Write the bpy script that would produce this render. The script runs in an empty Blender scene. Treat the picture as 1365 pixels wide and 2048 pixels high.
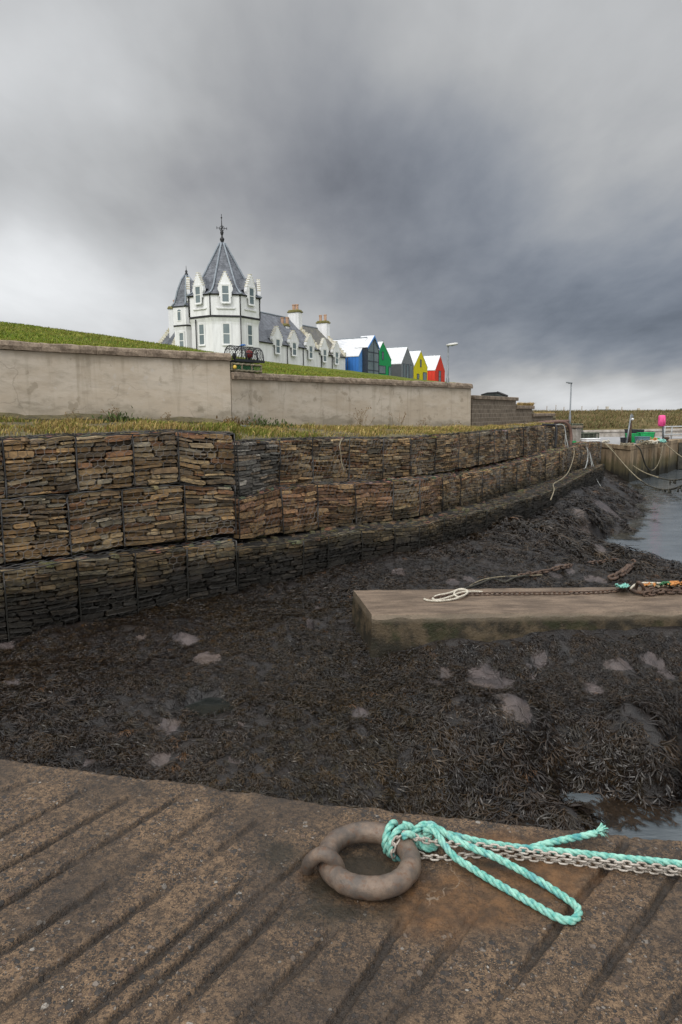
import bpy, math, random
import numpy as np
from mathutils import Matrix, Vector

random.seed(7)
rng = np.random.default_rng(11)
scene = bpy.context.scene
COL = scene.collection
R = math.radians

# ------------------------------------------------------------------ camera
EYE = 3.6                      # metres above the water
FOC, PX0, PY0 = 1365.0, 682.5, 1024.0
PITCH, ROLL = math.atan(199 / 1365), R(-0.4)
cam_d = bpy.data.cameras.new('camera')
cam_d.sensor_fit = 'HORIZONTAL'
cam_d.sensor_width = 24.0
cam_d.lens = 24.0
cam_d.clip_start = 0.05
cam_d.clip_end = 6000
cam = bpy.data.objects.new('camera', cam_d)
COL.objects.link(cam)
CM = Matrix.Rotation(math.pi / 2 - PITCH, 3, 'X') @ Matrix.Rotation(ROLL, 3, 'Z')
cam.matrix_world = Matrix.Translation((0, 0, EYE)) @ CM.to_4x4()
scene.camera = cam
CMN = np.array(CM)
CAM = np.array([0, 0, EYE])


def ray(px, py):
    return CMN @ np.array([(px - PX0) / FOC, -(py - PY0) / FOC, -1.0])


def P(px, py, y):              # world point seen at a photo position, at distance y
    r = ray(px, py)
    return CAM + r * (y / r[1])


def Pz(px, py, z):             # the same, at height z
    r = ray(px, py)
    return CAM + r * ((z - EYE) / r[2])


def pix(p):
    q = CMN.T @ (np.asarray(p, float) - CAM)
    return PX0 + FOC * q[0] / -q[2], PY0 - FOC * q[1] / -q[2]


# ------------------------------------------------------------------ node helper
class NT:
    def __init__(s, tree):
        s.t = tree
        tree.nodes.clear()

    def n(s, typ, props=None, **ins):
        nd = s.t.nodes.new(typ)
        for k, v in (props or {}).items():
            setattr(nd, k, v)
        for k, v in ins.items():
            key = int(k[1:]) if k[0] == 'i' and k[1:].isdigit() else k.replace('_', ' ')
            sock = nd.inputs[key]
            if isinstance(v, bpy.types.NodeSocket):
                s.t.links.new(v, sock)
            elif v is not None:
                sock.default_value = v
        return nd

    def math(s, op, a, b=0.0, c=0.0, clamp=False):
        return s.n('ShaderNodeMath', dict(operation=op, use_clamp=clamp), i0=a, i1=b, i2=c).outputs[0]

    def vec(s, op, a, b=(0, 0, 0)):
        nd = s.n('ShaderNodeVectorMath', dict(operation=op), i0=a, i1=b)
        return nd.outputs['Value'] if op in ('DOT_PRODUCT', 'LENGTH', 'DISTANCE') else nd.outputs[0]

    def mix(s, f, a, b, blend='MIX'):
        nd = s.n('ShaderNodeMix', dict(data_type='RGBA', blend_type=blend))
        for i, v in ((0, f), (6, a), (7, b)):
            if isinstance(v, bpy.types.NodeSocket):
                s.t.links.new(v, nd.inputs[i])
            else:
                nd.inputs[i].default_value = v if i == 0 else (tuple(v) + (1,))[:4]
        return nd.outputs[2]

    def ramp(s, f, stops, interp='LINEAR'):
        nd = s.n('ShaderNodeValToRGB', i0=f)
        cr = nd.color_ramp
        cr.interpolation = interp
        while len(cr.elements) < len(stops):
            cr.elements.new(0.5)
        for e, (p, c) in zip(cr.elements, stops):
            e.position = p
            e.color = (c, c, c, 1) if not hasattr(c, '__len__') else (tuple(c) + (1,))[:4]
        return nd.outputs[0]

    def noise(s, co, scale, detail=5, rough=0.55, dist=0.0):
        return s.n('ShaderNodeTexNoise', None, Vector=co, Scale=scale, Detail=detail, Roughness=rough, Distortion=dist).outputs[0]

    def smooth(s, x, a, b):
        return s.n('ShaderNodeMapRange', dict(interpolation_type='SMOOTHSTEP'), i0=x, i1=a, i2=b).outputs[0]


# ------------------------------------------------------------------ sky and sun
SUN_EL, SUN_AZ = R(42), R(215)     # azimuth clockwise from +Y: behind the camera, to the left
world = bpy.data.worlds.new('World')
scene.world = world
world.use_nodes = True
w = NT(world.node_tree)
tc = w.n('ShaderNodeTexCoord').outputs['Generated']
sep = w.n('ShaderNodeSeparateXYZ', None, i0=tc)
dx, dy, dz = sep.outputs
zc = w.math('ADD', w.math('MAXIMUM', dz, 0.0), 0.16)
u = w.math('DIVIDE', dx, zc)
v = w.math('DIVIDE', dy, zc)
uv = w.n('ShaderNodeCombineXYZ', None, i0=w.math('MULTIPLY', u, 1.0), i1=w.math('MULTIPLY', v, 0.55), i2=3.3).outputs[0]
n1 = w.noise(uv, 1.1, 4, 0.48, 0.9)
uv2 = w.n('ShaderNodeCombineXYZ', None, i0=w.math('MULTIPLY', u, 1.7), i1=w.math('MULTIPLY', v, 0.5), i2=9.1).outputs[0]
n2 = w.noise(uv2, 1.2, 3, 0.5, 0.5)
warp = w.n('ShaderNodeTexNoise', None, Vector=tc, Scale=3.2, Detail=4, Roughness=0.55).outputs[1]
wdir = w.vec('ADD', tc, w.vec('MULTIPLY', w.vec('SUBTRACT', warp, (0.5, 0.5, 0.5)), (0.28, 0.28, 0.16)))
uv3 = w.n('ShaderNodeCombineXYZ', None, i0=w.math('MULTIPLY', u, 2.3), i1=w.math('MULTIPLY', v, 1.1), i2=21.7).outputs[0]
n3 = w.noise(uv3, 1.6, 6, 0.58, 0.12)
lum = w.math('MULTIPLY_ADD', w.math('SUBTRACT', n1, 0.5), 0.12, 0.26)
lum = w.math('MULTIPLY_ADD', w.math('SUBTRACT', n2, 0.5), 0.09, lum)
lum = w.math('MULTIPLY_ADD', w.math('SUBTRACT', n3, 0.5), 0.20, lum)
# broad bright and dark masses of cloud: photo position, sizes in degrees, weight
for px, py, sx, sy, a in ((60, 575, 16, 5.5, 0.46), (40, 130, 12, 9, 0.38), (-60, 640, 20, 6, 0.15),
                          (1200, 818, 13, 2.2, 0.50), (1330, 110, 10, 11, 0.24), (640, -40, 22, 6, 0.12),
                          (600, 640, 9, 4, 0.10), (250, 405, 13, 3.6, -0.085), (720, 330, 12, 6, -0.035),
                          (1230, 670, 15, 4.2, -0.07), (420, 770, 16, 4, 0.2), (980, 10, 7, 8, 0.12), (820, 560, 10, 4, -0.04)):
    d = ray(px, py)
    d = d / np.linalg.norm(d)
    k = w.vec('MULTIPLY', w.vec('SUBTRACT', wdir, tuple(d)), (1 / R(sx), 1 / R(sx), 1 / R(sy)))
    g = w.math('EXPONENT', w.math('MULTIPLY', w.vec('DOT_PRODUCT', k, k), -1.0))
    lum = w.math('MULTIPLY_ADD', g, a, lum)
# an overcast sky is brightest overhead and, here, behind the camera
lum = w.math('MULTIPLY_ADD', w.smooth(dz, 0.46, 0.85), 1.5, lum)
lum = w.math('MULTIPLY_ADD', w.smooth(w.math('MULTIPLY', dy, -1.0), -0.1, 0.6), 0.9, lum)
lum = w.math('MAXIMUM', lum, 0.11)
tint = w.mix(w.smooth(dx, -0.35, 0.40), (0.98, 0.985, 1.06), (0.82, 0.945, 1.17))
tint = w.mix(w.smooth(lum, 0.15, 0.5), tint, (0.98, 1.0, 1.02))
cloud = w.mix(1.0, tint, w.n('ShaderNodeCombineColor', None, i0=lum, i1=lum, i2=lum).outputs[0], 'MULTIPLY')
skyt = w.n('ShaderNodeTexSky', dict(sky_type='NISHITA', sun_disc=False, sun_elevation=SUN_EL, sun_rotation=SUN_AZ, dust_density=2.0))
bg1 = w.n('ShaderNodeBackground', None, Color=skyt.outputs[0], Strength=0.08)
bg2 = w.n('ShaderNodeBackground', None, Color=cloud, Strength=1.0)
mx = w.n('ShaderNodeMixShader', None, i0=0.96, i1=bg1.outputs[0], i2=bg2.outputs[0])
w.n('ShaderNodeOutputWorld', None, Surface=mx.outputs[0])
world.cycles.sampling_method = 'MANUAL'
world.cycles.sample_map_resolution = 512

sun_d = bpy.data.lights.new('sun', 'SUN')
sun_d.energy = 1.5
sun_d.angle = R(24)
sun_d.color = (1.0, 0.96, 0.90)
sun = bpy.data.objects.new('sun', sun_d)
COL.objects.link(sun)
sdir = Vector((math.sin(SUN_AZ) * math.cos(SUN_EL), math.cos(SUN_AZ) * math.cos(SUN_EL), math.sin(SUN_EL)))
sun.rotation_euler = sdir.to_track_quat('Z', 'Y').to_euler()
sun.location = sdir * 60

scene.view_settings.view_transform = 'Standard'
scene.view_settings.look = 'None'
scene.view_settings.exposure = 0.0
scene.view_settings.gamma = 1.0
scene.render.engine = 'CYCLES'
scene.cycles.max_bounces = 5
scene.cycles.diffuse_bounces = 2
scene.cycles.glossy_bounces = 2


# ------------------------------------------------------------------ numpy noise
def vnoise(x, y, seed=0):
    xi, yi = np.floor(x).astype(np.int64), np.floor(y).astype(np.int64)
    fx, fy = x - xi, y - yi
    fx, fy = fx * fx * (3 - 2 * fx), fy * fy * (3 - 2 * fy)

    def h(a, b):
        n = (a * 374761393 + b * 668265263 + seed * 1442695041) & 0xFFFFFFFF
        n = ((n ^ (n >> 13)) * 1274126177) & 0xFFFFFFFF
        return ((n ^ (n >> 16)) & 0xFFFF) / 65535.0
    return (h(xi, yi) * (1 - fx) + h(xi + 1, yi) * fx) * (1 - fy) + (h(xi, yi + 1) * (1 - fx) + h(xi + 1, yi + 1) * fx) * fy


def fbm(x, y, seed=0, oct=4):
    x, y = np.asarray(x, float), np.asarray(y, float)
    s, a, t = 0.0, 1.0, 0.0
    for i in range(oct):
        s = s + a * (vnoise(x * 2 ** i, y * 2 ** i, seed + i * 17) - 0.5)
        t += a
        a *= 0.5
    return s / t * 2


class TPS:                      # smooth height surface through a few surveyed points
    def __init__(s, pts, lam=1e-3):
        pts = np.array(pts, float)
        s.xy = pts[:, :2]
        n = len(pts)
        K = s.k(s.xy, s.xy) + lam * np.eye(n)
        Pm = np.c_[np.ones(n), s.xy]
        A = np.block([[K, Pm], [Pm.T, np.zeros((3, 3))]])
        s.w = np.linalg.solve(A, np.r_[pts[:, 2], 0, 0, 0])

    def k(s, a, b):
        d = np.sqrt(((a[:, None] - b[None]) ** 2).sum(-1)) + 1e-9
        return d * d * np.log(d)

    def __call__(s, x, y):
        x, y = np.asarray(x, float), np.asarray(y, float)
        sh = x.shape
        q = np.c_[x.ravel(), y.ravel()]
        out = np.empty(len(q))
        for i in range(0, len(q), 20000):
            c = q[i:i + 20000]
            out[i:i + 20000] = s.k(c, s.xy) @ s.w[:-3] + s.w[-3] + c @ s.w[-2:]
        return out.reshape(sh)


# ------------------------------------------------------------------ mesh helpers
WMAT = {}


def tag(o, label=None, cat=None, group=None, kind=None):
    if label: o['label'] = label
    if cat: o['category'] = cat
    if group: o['group'] = group
    if kind: o['kind'] = kind
    return o


def thing(name, label, cat, loc=(0, 0, 0), rotz=0.0, group=None):
    o = bpy.data.objects.new(name, None)
    o.empty_display_size = 0.1
    COL.objects.link(o)
    o.location = [float(c) for c in loc]
    o.rotation_euler = (0, 0, rotz)
    WMAT[o] = Matrix.Translation(o.location) @ Matrix.Rotation(rotz, 4, 'Z')
    return tag(o, label, cat, group)


def link(name, me, mats, parent=None, local=False, bevel=0, center=True):
    for m in (mats if isinstance(mats, (list, tuple)) else [mats]):
        me.materials.append(m)
    o = bpy.data.objects.new(name, me)
    COL.objects.link(o)
    if parent is not None:
        if not local:
            me.transform(WMAT[parent].inverted())
        o.parent = parent
        WMAT[o] = WMAT[parent]
    elif center:
        n = len(me.vertices)
        co = np.empty(n * 3, np.float32)
        me.vertices.foreach_get('co', co)
        co = co.reshape(-1, 3)
        c = (co.min(0) + co.max(0)) / 2
        c[2] = co[:, 2].min()
        me.transform(Matrix.Translation([-float(t) for t in c]))
        o.location = [float(t) for t in c]
        WMAT[o] = Matrix.Translation(o.location)
    else:
        WMAT[o] = Matrix.Identity(4)
    if bevel:
        b = o.modifiers.new('bevel', 'BEVEL')
        b.width = bevel
        b.segments = 2
        b.limit_method = 'ANGLE'
        b.angle_limit = R(40)
    return o


def bigmesh(name, V, F, col=None, smooth=True, mi=None):
    me = bpy.data.meshes.new(name)
    V, F = np.asarray(V, np.float32), np.asarray(F, np.int32)
    n, k = F.shape
    me.vertices.add(len(V))
    me.vertices.foreach_set('co', V.ravel())
    me.loops.add(n * k)
    me.loops.foreach_set('vertex_index', F.ravel())
    me.polygons.add(n)
    me.polygons.foreach_set('loop_start', np.arange(0, n * k, k, dtype=np.int32))
    me.polygons.foreach_set('use_smooth', np.full(n, smooth, dtype=bool))
    if mi is not None:
        me.polygons.foreach_set('material_index', np.asarray(mi, np.int32))
    if col is not None:
        c = np.ones((len(V), 4), np.float32)
        c[:, :3] = col
        a = me.color_attributes.new('tint', 'FLOAT_COLOR', 'POINT')
        a.data.foreach_set('color', c.ravel())
    me.update(calc_edges=True)
    return me


def grid_faces(nu, nv, closed_u=False):
    i = np.arange(nu if closed_u else nu - 1)[:, None]
    j = np.arange(nv - 1)[None]
    a = i * nv + j
    b = ((i + 1) % nu) * nv + j
    return np.stack([a, b, b + 1, a + 1], -1).reshape(-1, 4)


class MB:
    def __init__(s):
        s.v, s.f, s.m, s.c, s.sm = [], [], [], [], []

    def add(s, vs, fs, mi=0, col=(1, 1, 1), smooth=False):
        o = len(s.v)
        s.v += [tuple(float(c) for c in p) for p in vs]
        s.c += [col] * len(vs)
        for f in fs:
            s.f.append([o + i for i in f])
            s.m.append(mi)
            s.sm.append(smooth)
        return s

    def box(s, c, size, rz=0.0, mi=0, col=(1, 1, 1), taper=1.0):
        hx, hy, hz = [t / 2 for t in size]
        ca, sa = math.cos(rz), math.sin(rz)
        vs = []
        for z, t in ((-hz, 1), (hz, taper)):
            for x, y in ((-hx, -hy), (hx, -hy), (hx, hy), (-hx, hy)):
                x, y = x * t, y * t
                vs.append((c[0] + x * ca - y * sa, c[1] + x * sa + y * ca, c[2] + z))
        return s.add(vs, [(0, 3, 2, 1), (4, 5, 6, 7), (0, 1, 5, 4), (1, 2, 6, 5), (2, 3, 7, 6), (3, 0, 4, 7)], mi, col)

    def b2(s, lo, hi, mi=0, col=(1, 1, 1)):
        lo, hi = np.minimum(lo, hi), np.maximum(lo, hi)
        return s.box((np.array(lo) + hi) / 2, np.array(hi) - lo, 0, mi, col)

    def prism(s, outline, off, mi=0, col=(1, 1, 1)):      # outline: 3-D points, off: extrusion vector
        n = len(outline)
        a = [np.array(p, float) for p in outline]
        b = [p + np.array(off, float) for p in a]
        fs = [list(range(n))[::-1], list(range(n, 2 * n))]
        fs += [(i, (i + 1) % n, n + (i + 1) % n, n + i) for i in range(n)]
        return s.add(a + b, fs, mi, col)

    def tube(s, pts, r, n=8, closed=False, mi=0, col=(1, 1, 1), cap=True):
        pts = np.array(pts, float)
        m = len(pts)
        rad = np.broadcast_to(np.asarray(r, float), (m,))
        if closed:
            T = np.roll(pts, -1, 0) - np.roll(pts, 1, 0)
        else:
            T = np.gradient(pts, axis=0)
        T /= np.linalg.norm(T, axis=1)[:, None] + 1e-12
        ref = np.array([0, 0, 1.0]) if abs(T[0][2]) < 0.9 else np.array([1.0, 0, 0])
        N = np.cross(T[0], ref)
        N /= np.linalg.norm(N)
        Ns = []
        for t in T:
            N = N - t * (N @ t)
            N /= np.linalg.norm(N) + 1e-12
            Ns.append(N.copy())
        Ns = np.array(Ns)
        if closed:                                        # spread the twist so the ends meet
            Bn = np.cross(T[0], Ns[0])
            last = Ns[-1] - T[0] * (Ns[-1] @ T[0])
            ang = math.atan2(last @ Bn, last @ Ns[0])
            for i in range(m):
                a = -ang * i / m
                b = np.cross(T[i], Ns[i])
                Ns[i] = Ns[i] * math.cos(a) + b * math.sin(a)
        B = np.cross(T, Ns)
        an = np.arange(n) * 2 * math.pi / n
        V = pts[:, None] + rad[:, None, None] * (Ns[:, None] * np.cos(an)[None, :, None] + B[:, None] * np.sin(an)[None, :, None])
        fs = []
        for i in range(m if closed else m - 1):
            j = (i + 1) % m
            for k in range(n):
                l = (k + 1) % n
                fs.append((i * n + k, i * n + l, j * n + l, j * n + k))
        if not closed and cap:
            fs.append(tuple(range(n))[::-1])
            fs.append(tuple((m - 1) * n + k for k in range(n)))
        return s.add(V.reshape(-1, 3), fs, mi, col, smooth=True)

    def lathe(s, prof, c, n=8, phase=0.0, mi=0, col=(1, 1, 1), smooth=False, cap=True):
        vs = []
        for r, z in prof:
            for k in range(n):
                a = phase + k * 2 * math.pi / n
                vs.append((c[0] + r * math.cos(a), c[1] + r * math.sin(a), c[2] + z))
        fs = []
        for i in range(len(prof) - 1):
            for k in range(n):
                l = (k + 1) % n
                fs.append((i * n + k, i * n + l, (i + 1) * n + l, (i + 1) * n + k))
        if cap:
            fs.append(tuple(range(n))[::-1])
            fs.append(tuple((len(prof) - 1) * n + k for k in range(n)))
        return s.add(vs, fs, mi, col, smooth)

    def mesh(s, name, tint=False):
        me = bpy.data.meshes.new(name)
        me.from_pydata(s.v, [], s.f)
        me.polygons.foreach_set('material_index', s.m)
        me.polygons.foreach_set('use_smooth', s.sm)
        if tint:
            a = me.color_attributes.new('tint', 'FLOAT_COLOR', 'POINT')
            c = np.ones((len(s.v), 4), np.float32)
            c[:, :3] = s.c
            a.data.foreach_set('color', c.ravel())
        me.update()
        return me

    def put(s, name, mats, parent=None, local=False, bevel=0, tint=False):
        return link(name, s.mesh(name, tint), mats, parent, local, bevel)


def curve(pts, n=60, closed=False):                       # Catmull-Rom resample by length
    p = np.array(pts, float)
    m = len(p)
    out = []
    for i in range(m if closed else m - 1):
        if closed:
            a, b, c, d = p[(i - 1) % m], p[i], p[(i + 1) % m], p[(i + 2) % m]
        else:
            a, b, c, d = p[max(i - 1, 0)], p[i], p[i + 1], p[min(i + 2, m - 1)]
        for t in np.linspace(0, 1, 12, endpoint=False):
            out.append(0.5 * (2 * b + (c - a) * t + (2 * a - 5 * b + 4 * c - d) * t * t + (3 * b - a - 3 * c + d) * t ** 3))
    out.append(p[0] if closed else p[-1])
    out = np.array(out)
    L = np.r_[0, np.cumsum(np.linalg.norm(np.diff(out, axis=0), axis=1))]
    q = np.linspace(0, L[-1], n + 1 if closed else n)
    r = np.stack([np.interp(q, L, out[:, k]) for k in range(3)], 1)
    return r[:-1] if closed else r


def length(p):
    return float(np.linalg.norm(np.diff(np.asarray(p), axis=0), axis=1).sum())


# ------------------------------------------------------------------ materials
def material(name):
    m = bpy.data.materials.new(name)
    m.use_nodes = True
    t = NT(m.node_tree)
    out = t.n('ShaderNodeOutputMaterial')
    bs = t.n('ShaderNodeBsdfPrincipled')
    t.t.links.new(bs.outputs[0], out.inputs[0])

    def fin(color=None, rough=None, bump=None, strength=0.4, dist=0.01, metal=None, spec=None):
        for k, vv in (('Base Color', color), ('Roughness', rough), ('Metallic', metal), ('Specular IOR Level', spec)):
            if vv is None:
                continue
            if isinstance(vv, bpy.types.NodeSocket):
                t.t.links.new(vv, bs.inputs[k])
            else:
                bs.inputs[k].default_value = (tuple(vv) + (1,))[:4] if hasattr(vv, '__len__') else vv
        if bump is not None:
            b = t.n('ShaderNodeBump', None, Strength=strength, Distance=dist, Height=bump)
            t.t.links.new(b.outputs[0], bs.inputs['Normal'])
        return m
    return t, fin


def grain(name, c1, c2, scale=6, rough=0.8, bump=0.3, dist=0.005, metal=0.0, fine=None, spec=0.4, streak=None, world_space=False):
    t, fin = material(name)
    co = t.n('ShaderNodeNewGeometry').outputs['Position'] if world_space else t.n('ShaderNodeTexCoord').outputs['Object']
    c = co
    if streak:
        c = t.vec('MULTIPLY', co, streak)
    n = t.noise(c, scale, 6, 0.6)
    f = t.noise(co, fine or scale * 9, 4, 0.6)
    k = t.math('MULTIPLY_ADD', f, 0.4, t.math('MULTIPLY', n, 0.6))
    return fin(t.mix(t.smooth(k, 0.36, 0.64), c1, c2), rough, f, bump, dist, metal, spec)


def dirt(t, co, scale, lo, hi):
    return t.smooth(t.noise(co, scale, 6, 0.65), lo, hi)
def pos_nodes(t):
    g = t.n('ShaderNodeNewGeometry')
    p = g.outputs['Position']
    s = t.n('ShaderNodeSeparateXYZ', None, i0=p)
    return p, s.outputs[0], s.outputs[1], s.outputs[2]


def m_slip():
    t, fin = material('slip_concrete')
    p, x, y, z = pos_nodes(t)
    fine = t.noise(p, 260, 3, 0.6)
    med = t.noise(p, 34, 5, 0.65)
    big = t.noise(p, 2.6, 5, 0.6)
    mort = t.mix(t.smooth(med, 0.3, 0.7), (0.022, 0.014, 0.009), (0.165, 0.105, 0.060))
    mort = t.mix(t.math('MULTIPLY', t.smooth(fine, 0.50, 0.66), 0.85), mort, (0.25, 0.165, 0.094))
    mort = t.mix(t.math('MULTIPLY', t.smooth(t.noise(p, 95, 5, 0.75), 0.52, 0.58), 0.9), mort, (0.022, 0.017, 0.013))
    wp = t.vec('ADD', p, t.vec('MULTIPLY', t.n('ShaderNodeTexNoise', None, Vector=p, Scale=60.0, Detail=2.0).outputs[1], (0.012, 0.012, 0.012)))
    pc = None
    hb = None
    for sc, lo, hi in ((40, 0.30, 0.37), (75, 0.30, 0.38), (150, 0.28, 0.38)):
        vo = t.n('ShaderNodeTexVoronoi', None, Vector=wp, Scale=float(sc), Randomness=1.0)
        d, cc = vo.outputs['Distance'], vo.outputs['Color']
        s = t.n('ShaderNodeSeparateColor', None, i0=cc)
        peb = t.ramp(s.outputs[0], ((0.0, (0.022, 0.021, 0.021)), (0.45, (0.040, 0.034, 0.029)), (0.72, (0.070, 0.050, 0.036)), (0.86, (0.12, 0.075, 0.050)), (0.97, (0.19, 0.165, 0.14)), (1.0, (0.34, 0.31, 0.27))))
        keep = t.math('MULTIPLY', t.smooth(d, hi, lo), t.smooth(s.outputs[1], 0.38, 0.42))
        m = t.math('MULTIPLY', keep, t.smooth(t.noise(p, 5.5, 4, 0.6), 0.38, 0.55))
        mort = t.mix(m, mort, peb)
        hb = m if hb is None else t.math('MAXIMUM', hb, m)
    # worn, damp and algae-dark areas
    dark = t.smooth(big, 0.42, 0.62)
    mort = t.mix(t.math('MULTIPLY', dark, 0.62), mort, (0.026, 0.019, 0.014))
    mort = t.mix(t.math('MULTIPLY', t.smooth(t.noise(p, 9, 5, 0.7), 0.52, 0.7), 0.5), mort, (0.028, 0.022, 0.017))
    # grooves are coloured darker than the faces between them
    at = t.n('ShaderNodeAttribute', dict(attribute_name='tint'))
    sp = t.n('ShaderNodeSeparateColor', None, i0=at.outputs['Color'])
    mort = t.mix(t.math('MULTIPLY', sp.outputs[0], 0.85), mort, (0.020, 0.015, 0.011))
    # rust run from the ring and chain, green-brown slime by the ring
    rust = t.mix(t.smooth(t.noise(p, 16, 5, 0.7), 0.35, 0.7), (0.055, 0.027, 0.010), (0.165, 0.078, 0.027))
    mort = t.mix(t.math('MULTIPLY', sp.outputs[1], 0.75), mort, rust)
    mort = t.mix(t.math('MULTIPLY', sp.outputs[2], 0.85), mort, (0.017, 0.014, 0.008))
    # hairline white salt cracks
    ve = t.n('ShaderNodeTexVoronoi', dict(feature='DISTANCE_TO_EDGE'), Vector=t.vec('ADD', p, t.vec('MULTIPLY', t.n('ShaderNodeTexNoise', None, Vector=p, Scale=9.0, Detail=4.0).outputs[1], (0.14, 0.14, 0.14))), Scale=3.1)
    crack = t.math('MULTIPLY', t.smooth(ve.outputs['Distance'], 0.006, 0.0015), t.smooth(sp.outputs[1], 0.25, 0.6))
    crack = t.math('MULTIPLY', crack, t.smooth(t.noise(p, 7, 3), 0.48, 0.6))
    mort = t.mix(t.math('MULTIPLY', crack, 0.32), mort, (0.36, 0.30, 0.23))
    rough = t.math('SUBTRACT', t.math('MULTIPLY_ADD', med, 0.3, 0.58), t.math('MULTIPLY', t.math('ADD', t.math('ADD', dark, sp.outputs[0]), sp.outputs[2]), 0.10))
    h = t.math('ADD', t.math('MULTIPLY', fine, 0.35), t.math('MULTIPLY_ADD', hb, 0.45, t.math('MULTIPLY', med, 0.9)))
    return fin(mort, rough, h, 0.95, 0.007, spec=0.4)


def m_plaster():
    t, fin = material('wall_plaster')
    p, x, y, z = pos_nodes(t)
    big = t.noise(t.vec('MULTIPLY', p, (1, 1, 2.2)), 0.75, 6, 0.6)
    med = t.noise(t.vec('MULTIPLY', p, (1, 1, 2.5)), 3.2, 6, 0.62)
    fine = t.noise(p, 42, 4, 0.6)
    c = t.mix(t.smooth(big, 0.38, 0.62), (0.43, 0.36, 0.278), (0.50, 0.435, 0.355))
    c = t.mix(t.math('MULTIPLY', t.smooth(med, 0.50, 0.68), 0.42), c, (0.30, 0.255, 0.195))
    c = t.mix(t.math('MULTIPLY', t.smooth(t.noise(p, 5.3, 4, 0.6), 0.63, 0.72), 0.35), c, (0.50, 0.47, 0.43))
    pat = t.math('MULTIPLY', t.smooth(t.noise(t.vec('ADD', p, (3.1, 0, 7.7)), 2.1, 5, 0.62), 0.61, 0.66), 0.75)
    c = t.mix(t.math('MULTIPLY', pat, 0.6), c, (0.20, 0.165, 0.115))
    # streaks from the coping and damp rising from the verge
    st = t.noise(t.vec('MULTIPLY', p, (6, 6, 0.35)), 1.0, 5, 0.65)
    c = t.mix(t.math('MULTIPLY', t.smooth(st, 0.52, 0.72), 0.32), c, (0.20, 0.165, 0.115))
    at = t.n('ShaderNodeAttribute', dict(attribute_name='tint'))
    s0 = t.n('ShaderNodeSeparateColor', None, i0=at.outputs['Color'])
    base = t.math('MULTIPLY', t.smooth(t.math('MULTIPLY_ADD', t.math('SUBTRACT', med, 0.5), 0.8, s0.outputs[0]), 0.36, 0.08), t.smooth(big, 0.42, 0.56))
    c = t.mix(t.math('MULTIPLY', base, 0.6), c, (0.150, 0.128, 0.085))
    st2 = t.smooth(t.math('MULTIPLY_ADD', t.math('SUBTRACT', st, 0.5), 0.5, s0.outputs[0]), 0.84, 0.97)
    c = t.mix(t.math('MULTIPLY', st2, 0.2), c, (0.15, 0.125, 0.085))
    ve = t.n('ShaderNodeTexVoronoi', dict(feature='DISTANCE_TO_EDGE'), Vector=t.vec('ADD', p, t.vec('MULTIPLY', t.n('ShaderNodeTexNoise', None, Vector=p, Scale=2.5, Detail=4.0).outputs[1], (0.5, 0.5, 0.5))), Scale=0.75)
    crack = t.math('MULTIPLY', t.smooth(ve.outputs['Distance'], 0.010, 0.002), t.smooth(t.noise(p, 1.1, 3), 0.5, 0.6))
    c = t.mix(t.math('MULTIPLY', crack, 0.28), c, (0.10, 0.08, 0.06))
    return fin(c, 0.9, t.math('ADD', t.math('MULTIPLY', med, 0.7), t.math('MULTIPLY', fine, 0.3)), 0.35, 0.02, spec=0.2)


def m_stone():
    t, fin = material('gabion_stone')
    p, x, y, z = pos_nodes(t)
    at = t.n('ShaderNodeAttribute', dict(attribute_name='tint'))
    n = t.noise(t.vec('MULTIPLY', p, (1, 1, 3.0)), 9, 6, 0.65)
    f = t.noise(t.vec('MULTIPLY', p, (1, 1, 2.0)), 46, 5, 0.65)
    c = t.mix(t.smooth(n, 0.3, 0.7), t.mix(1.0, at.outputs['Color'], (0.60, 0.58, 0.58), 'MULTIPLY'), t.mix(1.0, at.outputs['Color'], (1.25, 1.2, 1.12), 'MULTIPLY'))
    c = t.mix(t.math('MULTIPLY', t.smooth(f, 0.5, 0.7), 0.45), c, t.mix(1.0, at.outputs['Color'], (0.45, 0.42, 0.4), 'MULTIPLY'))
    lich = t.math('MULTIPLY', t.smooth(t.noise(p, 4.2, 5, 0.7), 0.60, 0.70), 0.5)
    c = t.mix(lich, c, (0.24, 0.235, 0.20))
    # the tide mark: olive algae, then black weed slime
    zz = t.math('MULTIPLY_ADD', t.math('SUBTRACT', t.noise(p, 1.3, 4, 0.6), 0.5), 0.9, z)
    c = t.mix(t.math('MULTIPLY', t.smooth(zz, 1.95, 1.40), 0.72), c, t.mix(t.smooth(n, 0.35, 0.65), (0.026, 0.023, 0.016), (0.085, 0.070, 0.035)))
    c = t.mix(t.math('MULTIPLY', t.smooth(zz, 1.55, 1.08), 0.90), c, t.mix(n, (0.010, 0.010, 0.010), (0.026, 0.024, 0.022)))
    return fin(c, t.math('MULTIPLY_ADD', t.smooth(zz, 1.2, 1.7), 0.25, 0.6), t.math('ADD', n, t.math('MULTIPLY', f, 0.5)), 0.6, 0.012, spec=0.3)


def m_wire(name, c1, c2):
    t, fin = material(name)
    p, x, y, z = pos_nodes(t)
    n = t.noise(p, 1.7, 4, 0.6)
    c = t.mix(t.smooth(n, 0.42, 0.62), c1, c2)
    zz = t.math('MULTIPLY_ADD', t.math('SUBTRACT', n, 0.5), 0.8, z)
    c = t.mix(t.math('MULTIPLY', t.smooth(zz, 1.75, 1.4), 0.9), c, (0.014, 0.013, 0.010))
    return fin(c, 0.7, None, metal=0.0, spec=0.3)


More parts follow.
